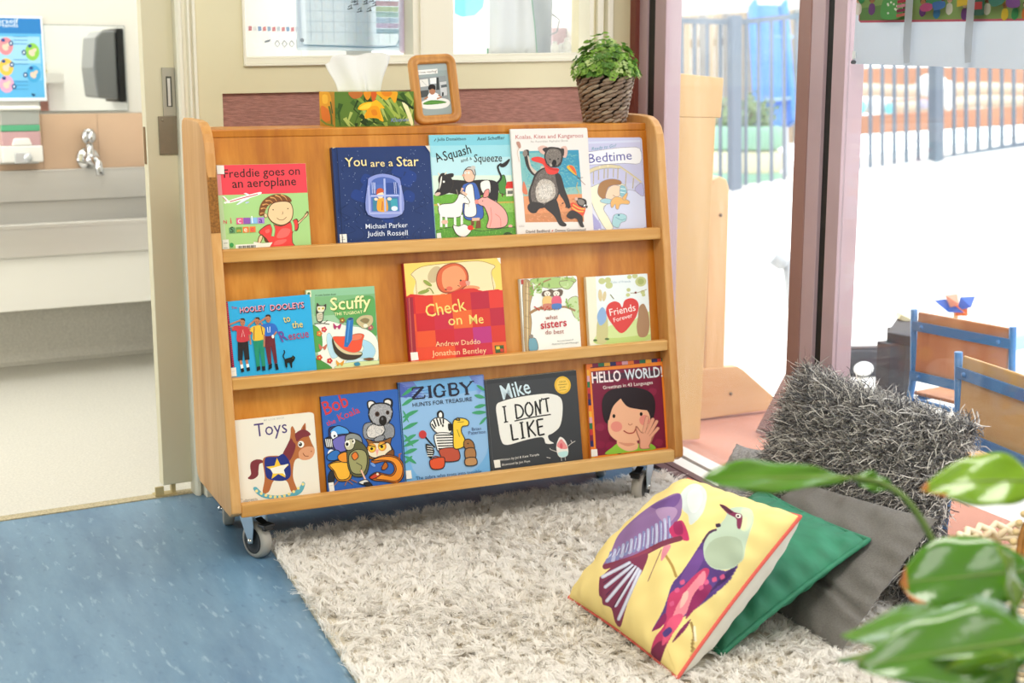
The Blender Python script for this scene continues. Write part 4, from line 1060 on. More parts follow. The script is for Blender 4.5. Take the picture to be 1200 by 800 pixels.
def a_scuffy(a):
    def OO(c, *p, n=5): a.SO(c, *p, n=n, ol='#7f9a80', w=1.8)
    a.P('#8fc29a', (583, 108), (1015, 83), (1032, 240), (606, 260)); a.P('#7db47e', (640, 150), (1020, 130), (1034, 250), (640, 270)); OO('#5da35a', (760, 200), (880, 160), (1010, 150), (1034, 300), (1040, 400), (960, 340), (860, 320), (780, 280))
    OO('#eef0e2', (640, 330), (720, 300), (840, 330), (960, 350), (1040, 410), (1060, 500), (1040, 580), (900, 590), (760, 610), (690, 560), (640, 420)); OO('#b9dcec', (720, 400), (740, 380), (780, 460), (800, 520), (760, 540), (730, 480)); OO('#a8d4ea', (930, 420), (1000, 440), (1040, 500), (1000, 560), (930, 540), (960, 480)); OO('#c9e4ee', (850, 560), (940, 540), (1030, 560), (1000, 590), (870, 600))
    OO('#58a04e', (600, 330), (660, 340), (690, 400), (690, 480), (650, 500), (600, 460)); OO('#4f9648', (650, 540), (700, 560), (760, 608), (660, 620)); OO('#d9e6a8', (790, 590), (870, 570), (1060, 560), (1066, 582), (800, 606))
    a.P('#e9e4c2', (585, 112), (615, 110), (618, 150), (590, 152)); a.E('#4e7a4a', 602, 130, 9)
    a.T('#33512f', 'A Little Golden Book', (642, 146), (774, 138), .004)
    a.T('#5d8a3f', 'Scuffy', (744, 240), (1002, 222), .05); a.T('#f4ecae', 'Scuffy', (740, 234), (998, 216), .035); a.T('#f4ecae', 'THE TUGBOAT', (766, 268), (946, 254), .02)
    # owl
    OO('#3f372c', (650, 210), (655, 186), (670, 200), (695, 202), (712, 194), (712, 226), (700, 246), (696, 290), (680, 312), (655, 300), (648, 250)); OO('#e6dfc8', (656, 212), (680, 208), (704, 212), (698, 240), (680, 246), (660, 240)); a.E('#e9d36a', 668, 224, 8); a.E(K, 668, 224, 3.5); a.E('#e9d36a', 692, 222, 8); a.E(K, 692, 222, 3.5); OO('#d8cfb4', (656, 256), (690, 252), (688, 296), (662, 300))
    for y in (264, 276, 288): a.L('#5b4e3c', 3, (660, y), (688, y - 2))
    a.L('#4b3f30', 5, (640, 318), (690, 316), (736, 322)); a.L('#4b3f30', 4, (700, 316), (724, 296))
    # plain tugboat
    OO('#42362b', (756, 410), (790, 420), (900, 490), (950, 505), (946, 530), (900, 552), (830, 548), (780, 510), (760, 460)); OO('#d8c49a', (764, 420), (800, 440), (880, 492), (944, 506), (936, 520), (850, 514), (790, 476)); OO('#e8563a', (758, 404), (820, 400), (860, 396), (920, 382), (960, 392), (952, 430), (942, 486), (900, 506), (840, 490), (790, 452)); OO('#f07a5a', (850, 404), (920, 390), (946, 398), (930, 420), (870, 424)); a.P('#2d74b8', (846, 292), (888, 286), (884, 420), (856, 470), (832, 466)); OO('#1d4f86', (846, 292), (868, 280), (890, 288), (868, 298)); a.P('#4f95d6', (858, 300), (868, 298), (856, 440), (848, 440))
    for cx, cy, c in ((784, 335, '#b03a6a'), (808, 572, '#e2a23c'), (695, 466, '#c9705a')): a.S(c, (cx, cy), (cx - 24, cy - 20), (cx - 22, cy + 6), (cx - 12, cy + 20), (cx, cy + 6), (cx + 14, cy + 20), (cx + 24, cy + 4), (cx + 26, cy - 18))
    for cx, cy, c in ((702, 355, '#d04a5a'), (742, 556, '#c8323c'), (676, 534, '#d0452f'), (672, 380, '#d87a3a'), (1000, 345, '#b05a6a'), (816, 298, '#9a6a3a')):
        for k in range(5): a.E(c, cx + 11 * math.cos(k * 1.257), cy + 11 * math.sin(k * 1.257), 8)
        a.E('#e8d36a', cx, cy, 5)
    OO('#c9b78a', (906, 300), (940, 270), (1000, 268), (1014, 300), (1000, 330), (960, 350), (924, 330)); OO('#8d7a52', (930, 300), (960, 284), (990, 296), (970, 320)); a.E('#f0ead2', 966, 334, 14, 12)
    OO('#7a4a32', (960, 548), (1000, 540), (1030, 548), (1000, 560)); OO('#3f8fae', (900, 574), (930, 568), (940, 586), (910, 592))
def a_check(a):
    a.P('#ecd268', (55, 72), (480, 45), (494, 200), (66, 220))
    a.S('#f0dcae', (86, 120), (110, 100), (150, 84), (250, 72), (380, 62), (440, 76), (456, 86), (440, 110), (450, 190), (300, 215), (110, 216), (106, 150)); a.L('#a8875a', 2.5, (86, 120), (110, 98), (150, 82), (250, 70), (380, 60), (440, 74), (456, 86), (440, 110), (450, 188), sm=True); a.L('#a8875a', 2.5, (86, 120), (106, 146), (110, 214), sm=True); a.E('#c9b48a', 190, 120, 26, 40, 30)
    a.S('#9a4a30', (196, 150), (206, 104), (240, 76), (290, 70), (326, 92), (340, 130), (330, 170), (300, 190), (250, 204), (212, 192)); a.S('#d9643c', (200, 150), (210, 108), (242, 80), (290, 74), (322, 96), (334, 130), (324, 166), (296, 186), (250, 198), (216, 188)); a.S('#ee9a6a', (222, 150), (226, 110), (254, 88), (290, 82), (318, 104), (326, 140), (300, 176), (260, 194), (232, 182)); a.E('#e06a50', 316, 158, 18, 14); a.E('#e06a50', 254, 182, 14, 10)
    a.L(K, 4, (234, 184), (242, 188)); a.E(K, 304, 146, 4); a.L('#7a3a26', 3, (290, 168), (300, 172)); a.S('#d9a090', (326, 150), (344, 150), (342, 168), (330, 166)); a.S('#ee9a6a', (318, 180), (340, 168), (380, 172), (384, 184), (330, 190)); a.E('#ee9a6a', 226, 212, 14, 9)
    cols = ['#c9262e', '#dc3a2e', '#e0492c', '#d13528', '#e0622c', '#c72a40', '#d63228', '#e2532a', '#b82238', '#dd4430', '#e4662e', '#cf2e30']
    xs = [62, 100, 180, 262, 345, 425, 492]; ys = [0, 72, 150, 222, 290]
    a.S('#d2322c', (62, 218), (150, 212), (240, 206), (300, 186), (360, 180), (400, 192), (494, 192), (500, 300), (502, 460), (80, 498), (74, 360), n=3)
    random.seed(5)
    for j in range(4):
        for i in range(6):
            c = cols[(i * 5 + j * 7) % 12]
            if (i, j) == (4, 2): c = '#b8327a'
            if (i, j) == (1, 0) : c = '#d8382c'
            sl = lambda x: -(x - 62) * .075
            y0 = 220 + ys[j] + (4 if j else 0); y1 = 220 + ys[j + 1] + 3
            x0, x1 = xs[i], xs[i + 1]
            dx = (j * 4)
            if j == 0:
                t0 = max(0, (-24 if i in (3, 4) else 0)); 
            else: t0 = 0
            a.P(c, (x0 + dx, y0 + sl(x0) + t0 * 0), (x1 + dx, y0 + sl(x1)), (x1 + dx + 5, y1 + sl(x1)), (x0 + dx + 5, y1 + sl(x0)))
    a.P('#9a2636', (64, 222), (92, 220), (106, 494), (80, 497)); a.P('#c06050', (74, 222), (78, 222), (90, 494), (86, 495))
    F_ = '#f5d676'
    a.T(F_, 'Check', (152, 308), (328, 276), .014, tall=1.15); a.T(F_, 'on', (248, 344), (308, 338), .012); a.T(F_, 'Me', (340, 338), (402, 334), .014, tall=1.1)
    a.T('#f2cf9a', 'Andrew Daddo', (190, 436), (386, 424), .0); a.T('#f2cf9a', 'Jonathan Bentley', (174, 478), (412, 464), .0)
    a.P('#3a5a2a', (448, 432), (488, 430), (490, 462), (452, 466)); a.P('#e8c23a', (454, 436), (470, 435), (471, 448), (455, 449)); a.P('#c63a2a', (472, 446), (486, 446), (487, 460), (473, 460)); a.L('#7d8a3a', 4, (140, 196), (166, 180), (184, 204), sm=True); a.E('#93a04a', 158, 158, 22, 8, 35); a.E('#93a04a', 140, 196, 26, 8, -15)
    a.P('#ece9e2', (78, 462), (110, 460), (114, 494), (82, 498)); a.P('#f0ead8', (464, 46), (480, 45), (483, 72), (470, 60))
def a_sis(a):
    def OO(c, *p, n=5): a.SO(c, *p, n=n, ol='#7a6a5a', w=2.2)
    OO('#a9c77a', (600, 140), (700, 130), (800, 140), (770, 170), (700, 180), (640, 170)); OO('#c5d9a0', (770, 230), (812, 220), (820, 300), (800, 310), (780, 270)); OO('#b5cf8a', (730, 150), (790, 150), (770, 184), (740, 176))
    OO('#b99a6a', (566, 150), (600, 150), (612, 190), (600, 260), (608, 330), (604, 400), (612, 446), (582, 452), (572, 300)); OO('#d6bd8e', (580, 170), (592, 170), (594, 300), (598, 440), (588, 440))
    for y in (170, 200, 230, 300, 350): a.L('#8d6f48', 1.8, (576, y), (600, y + 6))
    a.L('#a8835a', 12, (596, 290), (640, 268), (690, 272), sm=True); a.L('#a8835a', 9, (690, 272), (750, 262), (800, 280), sm=True); a.L('#a8835a', 7, (606, 200), (640, 160), (690, 138), sm=True)
    random.seed(9)
    for k in range(50):
        x, y = random.choice([(random.uniform(620, 800), random.uniform(132, 180)), (random.uniform(760, 815), random.uniform(225, 320)), (random.uniform(600, 650), random.uniform(150, 210))])
        a.E(random.choice(['#8fb35a', '#a9c77a', '#c8dba0', '#7aa04e']), x, y, 9, 4, random.uniform(0, 180), n=8)
    for x, c, s_ in ((674, '#e6c07a', '#c9806a'), (714, '#d9607a', '#4f7ab8')):
        OO('#6d5a4c', (x - 24, 204), (x - 16, 192), (x, 190), (x + 14, 184), (x + 28, 192), (x + 22, 212), (x - 2, 216), (x - 20, 214)); a.E('#efe4d6', x, 204, 14, 12); a.E(K, x - 5, 204, 2, n=8); a.E(K, x + 5, 203, 2, n=8); a.E('#4b3a30', x, 210, 3, 2, n=8)
        a.S(c, (x - 16, 218), (x + 16, 216), (x + 22, 250), (x - 18, 252)); a.S(s_, (x - 18, 250), (x + 20, 248), (x + 20, 270), (x - 14, 272)); a.L('#9a7a5e', 3, (x - 8, 270), (x - 8, 278)); a.L('#9a7a5e', 3, (x + 10, 268), (x + 10, 276))
    for k in range(8): a.E('#c0453a', 620 + k * 9, 262 + (k % 3) * 6, 6, 3, 30 + k * 20, n=8)
    a.T('#a8503f', 'what', (668, 318), (722, 314), .006); a.T('#c2182e', 'sisters', (648, 358), (762, 346), .04, tall=1.1); a.T('#a8503f', 'do best', (668, 382), (750, 378), .006)
    a.T('#5a6068', 'by Laura Numeroff', (722, 414), (792, 409), .0); a.T('#5a6068', 'illustrated by Lynn Munsinger', (698, 428), (816, 421), .0)
    OO('#6fa0b0', (596, 404), (610, 396), (628, 404), (636, 446), (600, 452)); a.E('#8d8378', 606, 390, 9); a.P('#b8443a', (555, 140), (566, 139), (567, 160), (557, 161))
def a_friends(a):
    a.P('#efe9d0', (845, 130), (888, 128), (908, 424), (868, 427)); a.P('#e8f0f0', (886, 128), (1112, 114), (1128, 290), (898, 300)); a.S('#cfe09a', (900, 380), (960, 340), (1040, 330), (1128, 280), (1138, 402), (900, 426), n=3); a.S('#bcd27a', (904, 400), (1000, 396), (1136, 380), (1138, 404), (906, 424), n=3)
    for cx, cy, r in ((914, 148, 15), (940, 144, 14), (946, 166, 16), (1084, 150, 24), (1034, 130, 10), (1058, 126, 12), (1032, 186, 9), (1030, 208, 9), (1094, 196, 10), (1098, 208, 8)): a.E('#c3c98c', cx, cy, r, r * .9)
    a.E('#aab56c', 1084, 150, 14, 13); a.L('#a9a27a', 3, (1040, 200), (1070, 198), (1112, 184), sm=True); a.E('#7a3a2a', 1063, 198, 5)
    a.T('#9db4c0', 'Tales of Friends', (954, 158), (1040, 153), .0)
    # heart
    a.S('#d8413c', (1006, 262), (1016, 232), (1046, 222), (1072, 236), (1078, 268), (1060, 318), (1008, 376), (962, 334), (936, 288), (942, 252), (970, 236), (994, 244)); a.T('#f6e9e2', 'Friends', (954, 300), (1066, 276), .01, tall=1.1); a.T('#f6e9e2', 'Forever', (972, 328), (1054, 304), .002)
    # plain garden shapes either side
    a.S('#c9c48a', (900, 420), (896, 350), (904, 300), (920, 280), (938, 300), (946, 350), (940, 414)); a.S('#8fb0d8', (896, 300), (916, 262), (934, 280), (936, 320), (910, 342)); a.E('#d9c89a', 908, 210, 9, 26, -5); a.E('#d9c89a', 926, 214, 8, 22, 8)
    a.S('#a8815e', (1076, 310), (1080, 262), (1098, 246), (1112, 266), (1124, 300), (1128, 350), (1116, 388), (1084, 390), (1072, 350)); a.E('#55703a', 942, 402, 10, 5); a.E('#55703a', 890, 408, 9, 5); a.L('#7a7a4a', 4, (952, 206), (968, 226))
def a_toys(a):
    a.T('#b9b4ac', 'MY LOOK BOOK', (240, 252), (352, 241), .006); a.T('#4b3a72', 'Toys', (190, 336), (368, 318), .0, tall=1.12)
    BR, MN, NV = '#b0683a', '#7a3038', '#23307c'
    a.S(MN, (146, 562), (164, 540), (160, 500), (166, 474), (194, 460), (226, 464), (234, 478), (212, 486), (206, 520), (204, 546), (186, 564), (164, 570))
    a.S(BR, (230, 470), (250, 446), (300, 442), (340, 440), (370, 392), (384, 330), (386, 296), (396, 284), (410, 310), (412, 322), (450, 318), (480, 334), (500, 380), (514, 410), (512, 440), (490, 464), (450, 470), (424, 460), (404, 480), (396, 540), (400, 580), (420, 640), (388, 646), (366, 590), (340, 578), (290, 580), (262, 640), (228, 644), (240, 560))
    a.S(BR, (440, 310), (462, 270), (468, 284), (466, 330)); a.S('#8d4a2c', (452, 300), (461, 280), (462, 310))
    a.S('#d99a72', (432, 420), (470, 398), (508, 402), (516, 424), (506, 452), (484, 468), (450, 470), (430, 456))
    a.S(MN, (410, 326), (440, 306), (470, 308), (494, 330), (480, 342), (450, 348), (420, 368), (412, 350)); a.S(MN, (340, 438), (360, 396), (386, 350), (400, 370), (412, 386), (404, 424), (380, 470), (360, 462))
    a.L(MN, 4, (342, 440), (374, 372))
    a.S(NV, (242, 460), (262, 448), (310, 448), (344, 434), (376, 474), (384, 520), (380, 560), (350, 580), (300, 580), (254, 564), (242, 520))
    sp = []
    for k in range(10):
        r_ = 66 if k % 2 == 0 else 28
        an = math.radians(-94 + 36 * k); sp.append((313 + r_ * math.cos(an), 517 + r_ * 0.94 * math.sin(an)))
    a.P('#f1c53c', *sp); a.P('#f1ead8', (372, 488), (346, 522), (356, 556), (340, 540), (286, 540), (270, 512), (320, 500))
    a.E('#f6f2ea', 441, 384, 17, 18); a.E(K, 437, 384, 10, 11); a.E('#fff', 434, 380, 3); a.E('#b06a48', 497, 424, 4); a.L('#8d4a2c', 4, (452, 432), (462, 448), (482, 450), sm=True)
    a.S('#5fa8b8', (176, 624), (192, 612), (230, 646), (300, 662), (380, 652), (430, 620), (448, 590), (462, 604), (440, 650), (380, 678), (300, 684), (220, 668), n=6)
    for k in range(11):
        t = k / 10; x = 194 + 256 * t; y = 672 - 170 * (t - .46) ** 2 - 9 * (1 - t) ; y = 628 + 44 * (1 - (2 * t - .92) ** 2) + (-18 * t ** 3)
        a.E('#ecdb8e', x, y, 8)
    a.T('#6d6a66', 'Illustrated by', (130, 688), (198, 682), .0); a.T('#6d6a66', 'Emma Schmid', (122, 698), (200, 692), .0); a.L('#8a8680', 2, (98, 676), (116, 680))
    a.L('#c9c2b2', 2, (512, 216), (545, 660))
def a_bob(a):
    def OO(c, *p, n=5): a.SO(c, *p, n=n, ol='#1c1c20', w=4.5)
    a.T('#c9393c', 'Bob', (574, 218), (706, 166), .035, tall=1.15); a.T('#c9393c', 'the', (584, 278), (632, 260), .02); a.T('#c9393c', 'Koala', (650, 252), (764, 204), .02)
    D = '#16181c'
    # koala
    a.S(D, (800, 150), (822, 138), (848, 150), (846, 190), (810, 192)); OO('#e6e2de', (806, 152), (824, 142), (842, 154), (838, 184), (814, 188)); a.S(D, (890, 140), (916, 126), (942, 140), (938, 180), (906, 178)); OO('#e6e2de', (896, 144), (916, 134), (934, 146), (928, 172), (906, 172))
    OO('#8d8f94', (778, 320), (786, 270), (830, 258), (900, 258), (946, 280), (952, 330), (930, 350), (880, 350), (800, 354)); OO('#ded8d2', (800, 300), (830, 270), (886, 272), (898, 310), (870, 340), (810, 342)); a.L('#3a3c42', 3, (846, 340), (880, 330), (904, 296), sm=True); OO('#8d8f94', (840, 350), (880, 330), (900, 340), (880, 368), (850, 368))
    a.S(D, (806, 210), (826, 162), (880, 150), (930, 164), (944, 214), (920, 266), (866, 280), (822, 258)); OO('#a2a2a6', (812, 212), (830, 168), (880, 156), (926, 170), (938, 214), (914, 262), (866, 274), (828, 254)); a.fur(['#b8b8bc', '#8b8b90', '#c9c9cc', '#75757a'], [(812, 212), (830, 168), (880, 156), (926, 170), (938, 214), (914, 262), (866, 274), (828, 254)], 420, 11, 80, 2, 6); a.fur(['#a9abb0', '#75777c'], [(786, 320), (792, 276), (830, 262), (900, 262), (940, 284), (946, 328), (880, 346)], 260, 11, 90, 2, 7); a.E('#1b1513', 888, 250, 22, 28); a.E('#4b3228', 857, 214, 13, 14); a.E(K, 857, 214, 7); a.E('#4b3228', 914, 206, 10, 12); a.E(K, 914, 206, 6); a.E('#5d5d62', 884, 240, 6, 8)
    # owl
    OO('#8a5a2c', (792, 420), (806, 380), (796, 350), (840, 364), (890, 360), (934, 344), (930, 380), (946, 420), (930, 456), (860, 464), (806, 456)); OO('#eadcc0', (802, 420), (826, 376), (870, 372), (920, 374), (936, 420), (900, 450), (830, 452)); a.E('#d9903c', 828, 400, 24, 26); a.E('#f0c83c', 828, 402, 17, 18); a.E(K, 826, 404, 8); a.E('#d9903c', 884, 392, 24, 26); a.E('#f0c83c', 882, 394, 17, 18); a.E(K, 882, 394, 8); a.P('#e9a5a0', (846, 410), (866, 408), (856, 446)); a.L(K, 5, (804, 384), (846, 394)); a.L(K, 5, (866, 390), (908, 372)); OO('#7a4a24', (900, 440), (946, 410), (944, 470), (910, 470))
    # lizard
    OO('#b5621c', (824, 470), (870, 446), (930, 440), (980, 460), (1006, 510), (996, 570), (960, 596), (900, 586), (840, 580), (812, 560), (850, 534), (884, 540), (930, 548), (952, 520), (936, 484), (890, 476), (840, 486)); OO('#e8902c', (830, 470), (870, 452), (930, 448), (974, 466), (998, 512), (988, 564), (956, 586), (900, 578), (850, 570), (880, 548), (936, 556), (962, 520), (942, 480), (890, 468)); OO('#c9432c', (816, 560), (850, 540), (876, 546), (856, 562), (826, 572)); a.E('#f0e0c0', 858, 545, 7); a.L('#b5621c', 9, (880, 500), (904, 520)); a.L('#b5621c', 9, (960, 580), (970, 610)); OO('#b5621c', (900, 478), (916, 500), (900, 520), (880, 516)); a.L('#b5621c', 5, (976, 440), (990, 430)); a.L('#b5621c', 8, (980, 460), (978, 434))
    # left birds
    OO('#3a3868', (590, 300), (620, 280), (660, 290), (700, 310), (760, 330), (770, 380), (740, 430), (700, 460), (640, 440), (606, 400)); OO('#4f9ade', (598, 306), (640, 276), (690, 294), (700, 318), (660, 322), (620, 326)); a.E('#e9edf2', 620, 328, 17, 24, -15); a.E(K, 622, 332, 6); OO('#6f6ab8', (610, 360), (660, 330), (700, 340), (700, 400), (640, 420)); OO('#2a2a30', (568, 350), (600, 338), (612, 380), (600, 400), (574, 390))
    for k in range(5): a.L('#e6e6e2', 4, (572 + k * 8, 348), (580 + k * 7, 392))
    a.E('#e9edf2', 604, 428, 20, 22); a.E(K, 602, 430, 9, 12); OO('#2f6fb8', (580, 440), (620, 410), (650, 420), (640, 460), (590, 466))
    OO('#c98a1c', (586, 490), (640, 468), (700, 476), (716, 540), (700, 576), (640, 578), (612, 530)); OO('#f0b43a', (594, 490), (640, 476), (694, 482), (706, 540), (690, 568), (644, 570), (620, 526)); OO('#e8902c', (640, 440), (680, 420), (700, 440), (690, 476), (650, 470))
    # grey possum like figure
    OO('#8d918c', (680, 340), (720, 318), (766, 340), (774, 400), (750, 430), (700, 420)); OO('#5a5a3c', (690, 380), (720, 350), (770, 370), (800, 410), (812, 480), (790, 550), (730, 556), (700, 520), (690, 460)); OO('#9c9a68', (700, 440), (740, 408), (790, 420), (800, 480), (780, 536), (730, 540), (706, 510)); OO('#c9c3a4', (676, 380), (700, 350), (730, 356), (724, 400), (690, 410)); a.E('#f2eee2', 692, 374, 14, 18); a.E(K, 690, 378, 8, 10); a.E('#f2eee2', 726, 362, 8, 14); a.E(K, 722, 362, 4, 7); OO('#e07a30', (714, 440), (736, 420), (752, 446), (730, 466)); a.L('#3f3a2c', 4, (740, 480), (770, 500), (760, 530), sm=True); a.L('#e6b8a0', 9, (766, 520), (790, 574)); OO('#e0e0dc', (752, 590), (790, 574), (812, 590), (790, 604)); OO('#2c2c30', (780, 596), (814, 590), (834, 620), (820, 628))
    a.E('#6f9ade', 832, 492, 16, 8, 40); OO('#2a2a30', (584, 560), (606, 520), (620, 560), (600, 640))
    for p in (((690, 576), (720, 600)), ((690, 576), (676, 606)), ((710, 572), (744, 590)), ((640, 578), (618, 604))): a.L('#a36a3c', 5, *p)
    a.P('#ece9e2', (586, 590), (614, 586), (620, 634), (592, 638)); a.L('#b8b4ac', 2, (592, 606), (610, 604))
def a_zig(a):
    def OO(c, *p, n=5): a.SO(c, *p, n=n, ol='#1f1f28', w=4.0)
    a.S('#8fb8e0', (36, 150), (200, 200), (380, 180), (400, 400), (300, 520), (120, 530), (60, 400)); a.P('#6c7fc8', (25, 135), (90, 130), (110, 160), (60, 200), (30, 190)); a.P('#6c7fc8', (320, 110), (380, 105), (384, 150), (340, 140))
    for k in range(14):
        a.L('#4f62b4', 7, (30, 140 + k * 4), (60 + k * 9, 150 + (k % 5) * 14), taper=True); a.L('#7c98d8', 6, (376, 112 + k * 3), (330 + k * 2, 118 + k * 6), taper=True)
    for (x0, y0, x1, y1) in ((40, 190, 100, 150), (40, 230, 92, 200), (42, 280, 110, 250), (42, 330, 108, 300), (44, 300, 80, 260), (46, 380, 100, 350), (46, 430, 104, 410), (50, 470, 84, 440), (44, 250, 70, 300), (46, 400, 112, 372), (48, 350, 88, 400), (50, 440, 100, 470)): a.S('#3f9a6a', (x0, y0), ((x0 + x1) / 2, (y0 + y1) / 2 - 10), (x1, y1), ((x0 + x1) / 2, (y0 + y1) / 2 + 8), n=4)
    for (x0, y0, x1, y1) in ((384, 200, 340, 190), (388, 230, 340, 240), (390, 260, 330, 262), (392, 280, 360, 310), (386, 170, 350, 150)): a.S('#3f9a6a', (x0, y0), ((x0 + x1) / 2, (y0 + y1) / 2 - 8), (x1, y1), ((x0 + x1) / 2, (y0 + y1) / 2 + 8), n=4)
    # hand cut serif title
    T_ = '#1f2036'
    def st(*pts, w_=9): a.L(T_, w_, *pts)
    st((86, 158), (132, 153), w_=6); st((130, 153), (86, 200), w_=11); st((84, 203), (136, 198), w_=6); st((86, 156), (84, 168), w_=5); st((136, 198), (137, 186), w_=5)
    st((156, 150), (160, 195), w_=12); st((148, 151), (164, 149), w_=4); st((151, 198), (169, 196), w_=4)
    a.L(T_, 8, (216, 158), (200, 144), (182, 154), (176, 174), (186, 192), (206, 192), (218, 180), sm=True); st((217, 192), (216, 172), w_=8); st((206, 173), (226, 171), w_=4); st((216, 150), (217, 164), w_=4); a.L(T_, 11, (180, 158), (177, 172), (182, 186), sm=True)
    st((238, 142), (243, 190), w_=12); a.L(T_, 7, (238, 142), (262, 141), (268, 152), (260, 163), (240, 164), sm=True); a.L(T_, 8, (240, 164), (268, 164), (276, 176), (266, 187), (242, 190), sm=True); st((230, 143), (246, 142), w_=4)
    st((284, 138), (308, 160), w_=10); st((332, 132), (308, 160), w_=6); st((308, 160), (311, 184), w_=11); st((278, 139), (294, 137), w_=4); st((322, 134), (340, 132), w_=4); st((301, 187), (321, 185), w_=4)
    a.T(T_, 'HUNTS FOR TREASURE', (86, 236), (332, 213), .012)
    a.T('#3a4a74', 'Brian', (330, 336), (368, 332), .0); a.T('#3a4a74', 'Paterson', (316, 352), (386, 346), .0); a.T('#24406a', 'The zebra who trots into trouble', (98, 538), (368, 508), .0)
    # a plain striped zebra, a yellow giraffe and a small brown animal
    Wt = '#f1efe8'
    a.S(K, (186, 262), (200, 250), (214, 262), (212, 286), (192, 286)); OO(Wt, (192, 266), (201, 256), (209, 266), (206, 284), (195, 284)); OO(Wt, (160, 300), (180, 282), (214, 284), (238, 300), (250, 318), (240, 346), (206, 350), (180, 340), (162, 318))
    for x0, y0, x1, y1 in ((172, 290, 182, 318), (184, 284, 194, 316), (198, 284, 204, 310), (164, 306, 178, 326), (212, 286, 212, 306)): a.L(K, 6, (x0, y0), (x1, y1))
    a.S(K, (232, 306), (252, 312), (248, 332), (234, 334)); a.E(K, 210, 314, 4, 6)
    OO(Wt, (176, 350), (230, 344), (254, 360), (258, 410), (196, 420), (182, 400))
    for k in range(6): a.L(K, 5, (180 + k * 2, 354 + k * 11), (252, 352 + k * 11))
    OO('#b8503a', (196, 412), (256, 404), (276, 420), (274, 456), (214, 462), (200, 440)); 
    OO('#d9542f', (156, 456), (200, 444), (216, 450), (210, 488), (164, 492)); a.L('#7a2f1c', 4, (164, 456), (176, 440), (200, 446), sm=True)
    a.L(K, 6, (176, 404), (150, 376), (130, 350)); a.S(K, (138, 390), (160, 396), (174, 420), (160, 450), (144, 430)); 
    for k in range(5): a.L(Wt, 3, (144, 398 + k * 10), (168, 402 + k * 9))
    a.E('#c23a3a', 126, 350, 16, 17)
    OO('#f0c838', (252, 300), (270, 284), (300, 286), (316, 298), (312, 314), (290, 318), (286, 340), (300, 372), (296, 400), (256, 408), (252, 350)); OO('#8d7a2a', (262, 290), (272, 282), (280, 292)); a.L('#8d7a2a', 3, (270, 300), (296, 298)); a.L('#8d7a2a', 3, (268, 330), (278, 360))
    OO('#9a6a3c', (298, 376), (316, 370), (334, 384), (338, 412), (312, 416), (296, 400)); OO('#a8784a', (302, 412), (338, 408), (342, 446), (304, 450))
    OO('#b98a5a', (302, 450), (342, 446), (346, 474), (304, 478)); a.E(K, 312, 388, 3)
    a.P('#ece9e0', (50, 500), (76, 498), (80, 532), (54, 535)); a.P('#22406a', (25, 135), (30, 135), (58, 560), (53, 560))
def a_mike(a):
    a.P('#2f3134', (400, 122), (772, 88), (775, 110), (401, 140)); a.L('#b9a98a', 3, (400, 122), (772, 88))
    a.T('#cfe2ea', 'Mike', (472, 204), (588, 178), .03, tall=1.35)
    a.E('#e8b838', 716, 149, 33, 36); a.E('#d9a528', 716, 149, 28, 31); a.E('#efc552', 716, 149, 26, 29); a.T('#6a5212', 'CBCA', (702, 140), (730, 137), .01); a.L('#8a6c1c', 2.5, (698, 148), (734, 145)); a.T('#6a5212', 'BOOK', (704, 162), (728, 159), .01); a.L('#8a6c1c', 2, (702, 170), (730, 167))
    a.S('#ebe9e2', (442, 230), (470, 210), (540, 194), (620, 184), (670, 184), (708, 204), (712, 260), (700, 316), (672, 344), (650, 356), (656, 376), (672, 388), (640, 388), (626, 362), (560, 372), (480, 392), (456, 372), (446, 300), n=5)
    def st(*p, w_=7): a.L(K, w_, *p)
    # I DON'T
    st((474, 234), (479, 296)); st((466, 234), (483, 231), w_=5); st((471, 298), (488, 295), w_=5)
    st((520, 226), (524, 282)); a.L(K, 7, (518, 226), (540, 230), (552, 252), (544, 274), (522, 284), sm=True)
    a.L(K, 7, (574, 216), (562, 232), (562, 258), (574, 274), (588, 262), (590, 236), (576, 216), sm=True)
    st((604, 272), (602, 212)); st((602, 212), (622, 266)); st((622, 266), (621, 206))
    st((630, 200), (626, 214), w_=5); st((646, 204), (652, 258)); st((632, 206), (660, 200), w_=6)
    a.L(K, 5, (514, 293), (590, 278), (664, 268), sm=True)
    # LIKE
    st((498, 306), (504, 372), w_=8); st((502, 372), (528, 367))
    st((542, 300), (547, 364), w_=8); st((534, 301), (550, 298), w_=5); st((538, 366), (556, 363), w_=5)
    st((566, 296), (572, 362), w_=8); st((594, 290), (570, 326)); st((574, 324), (600, 356))
    st((606, 290), (612, 354), w_=8); st((606, 290), (632, 286)); st((608, 320), (630, 316)); st((612, 354), (636, 349))
    a.S('#e9e6df', (682, 400), (692, 370), (702, 362), (720, 378), (730, 412), (726, 440), (700, 448), (686, 434)); a.S('#e58f8f', (684, 398), (700, 372), (712, 380), (728, 408), (706, 412)); a.S('#b9dfe0', (688, 428), (726, 422), (724, 442), (700, 446)); a.E('#d9606a', 702, 400, 6, 12); a.L('#d9d6cf', 2.5, (684, 424), (658, 414), (654, 408)); a.L('#d9d6cf', 2.5, (730, 400), (748, 386), (760, 380)); a.L('#d9d6cf', 2, (746, 386), (742, 376)); a.L('#d9d6cf', 2, (700, 446), (702, 462)); a.L('#d9d6cf', 2, (716, 444), (718, 460))
    a.T('#e9e6df', 'Written by Jol & Kate Temple', (448, 460), (610, 438), .006, .2); a.T('#e9e6df', 'Illustrated by Jon Foye', (454, 480), (572, 465), .006, .2); a.L('#e9e6df', 2, (640, 446), (656, 450))
    a.P('#ece9e0', (420, 456), (446, 453), (449, 486), (424, 489)); a.L('#55585c', 2.5, (404, 124), (418, 508))
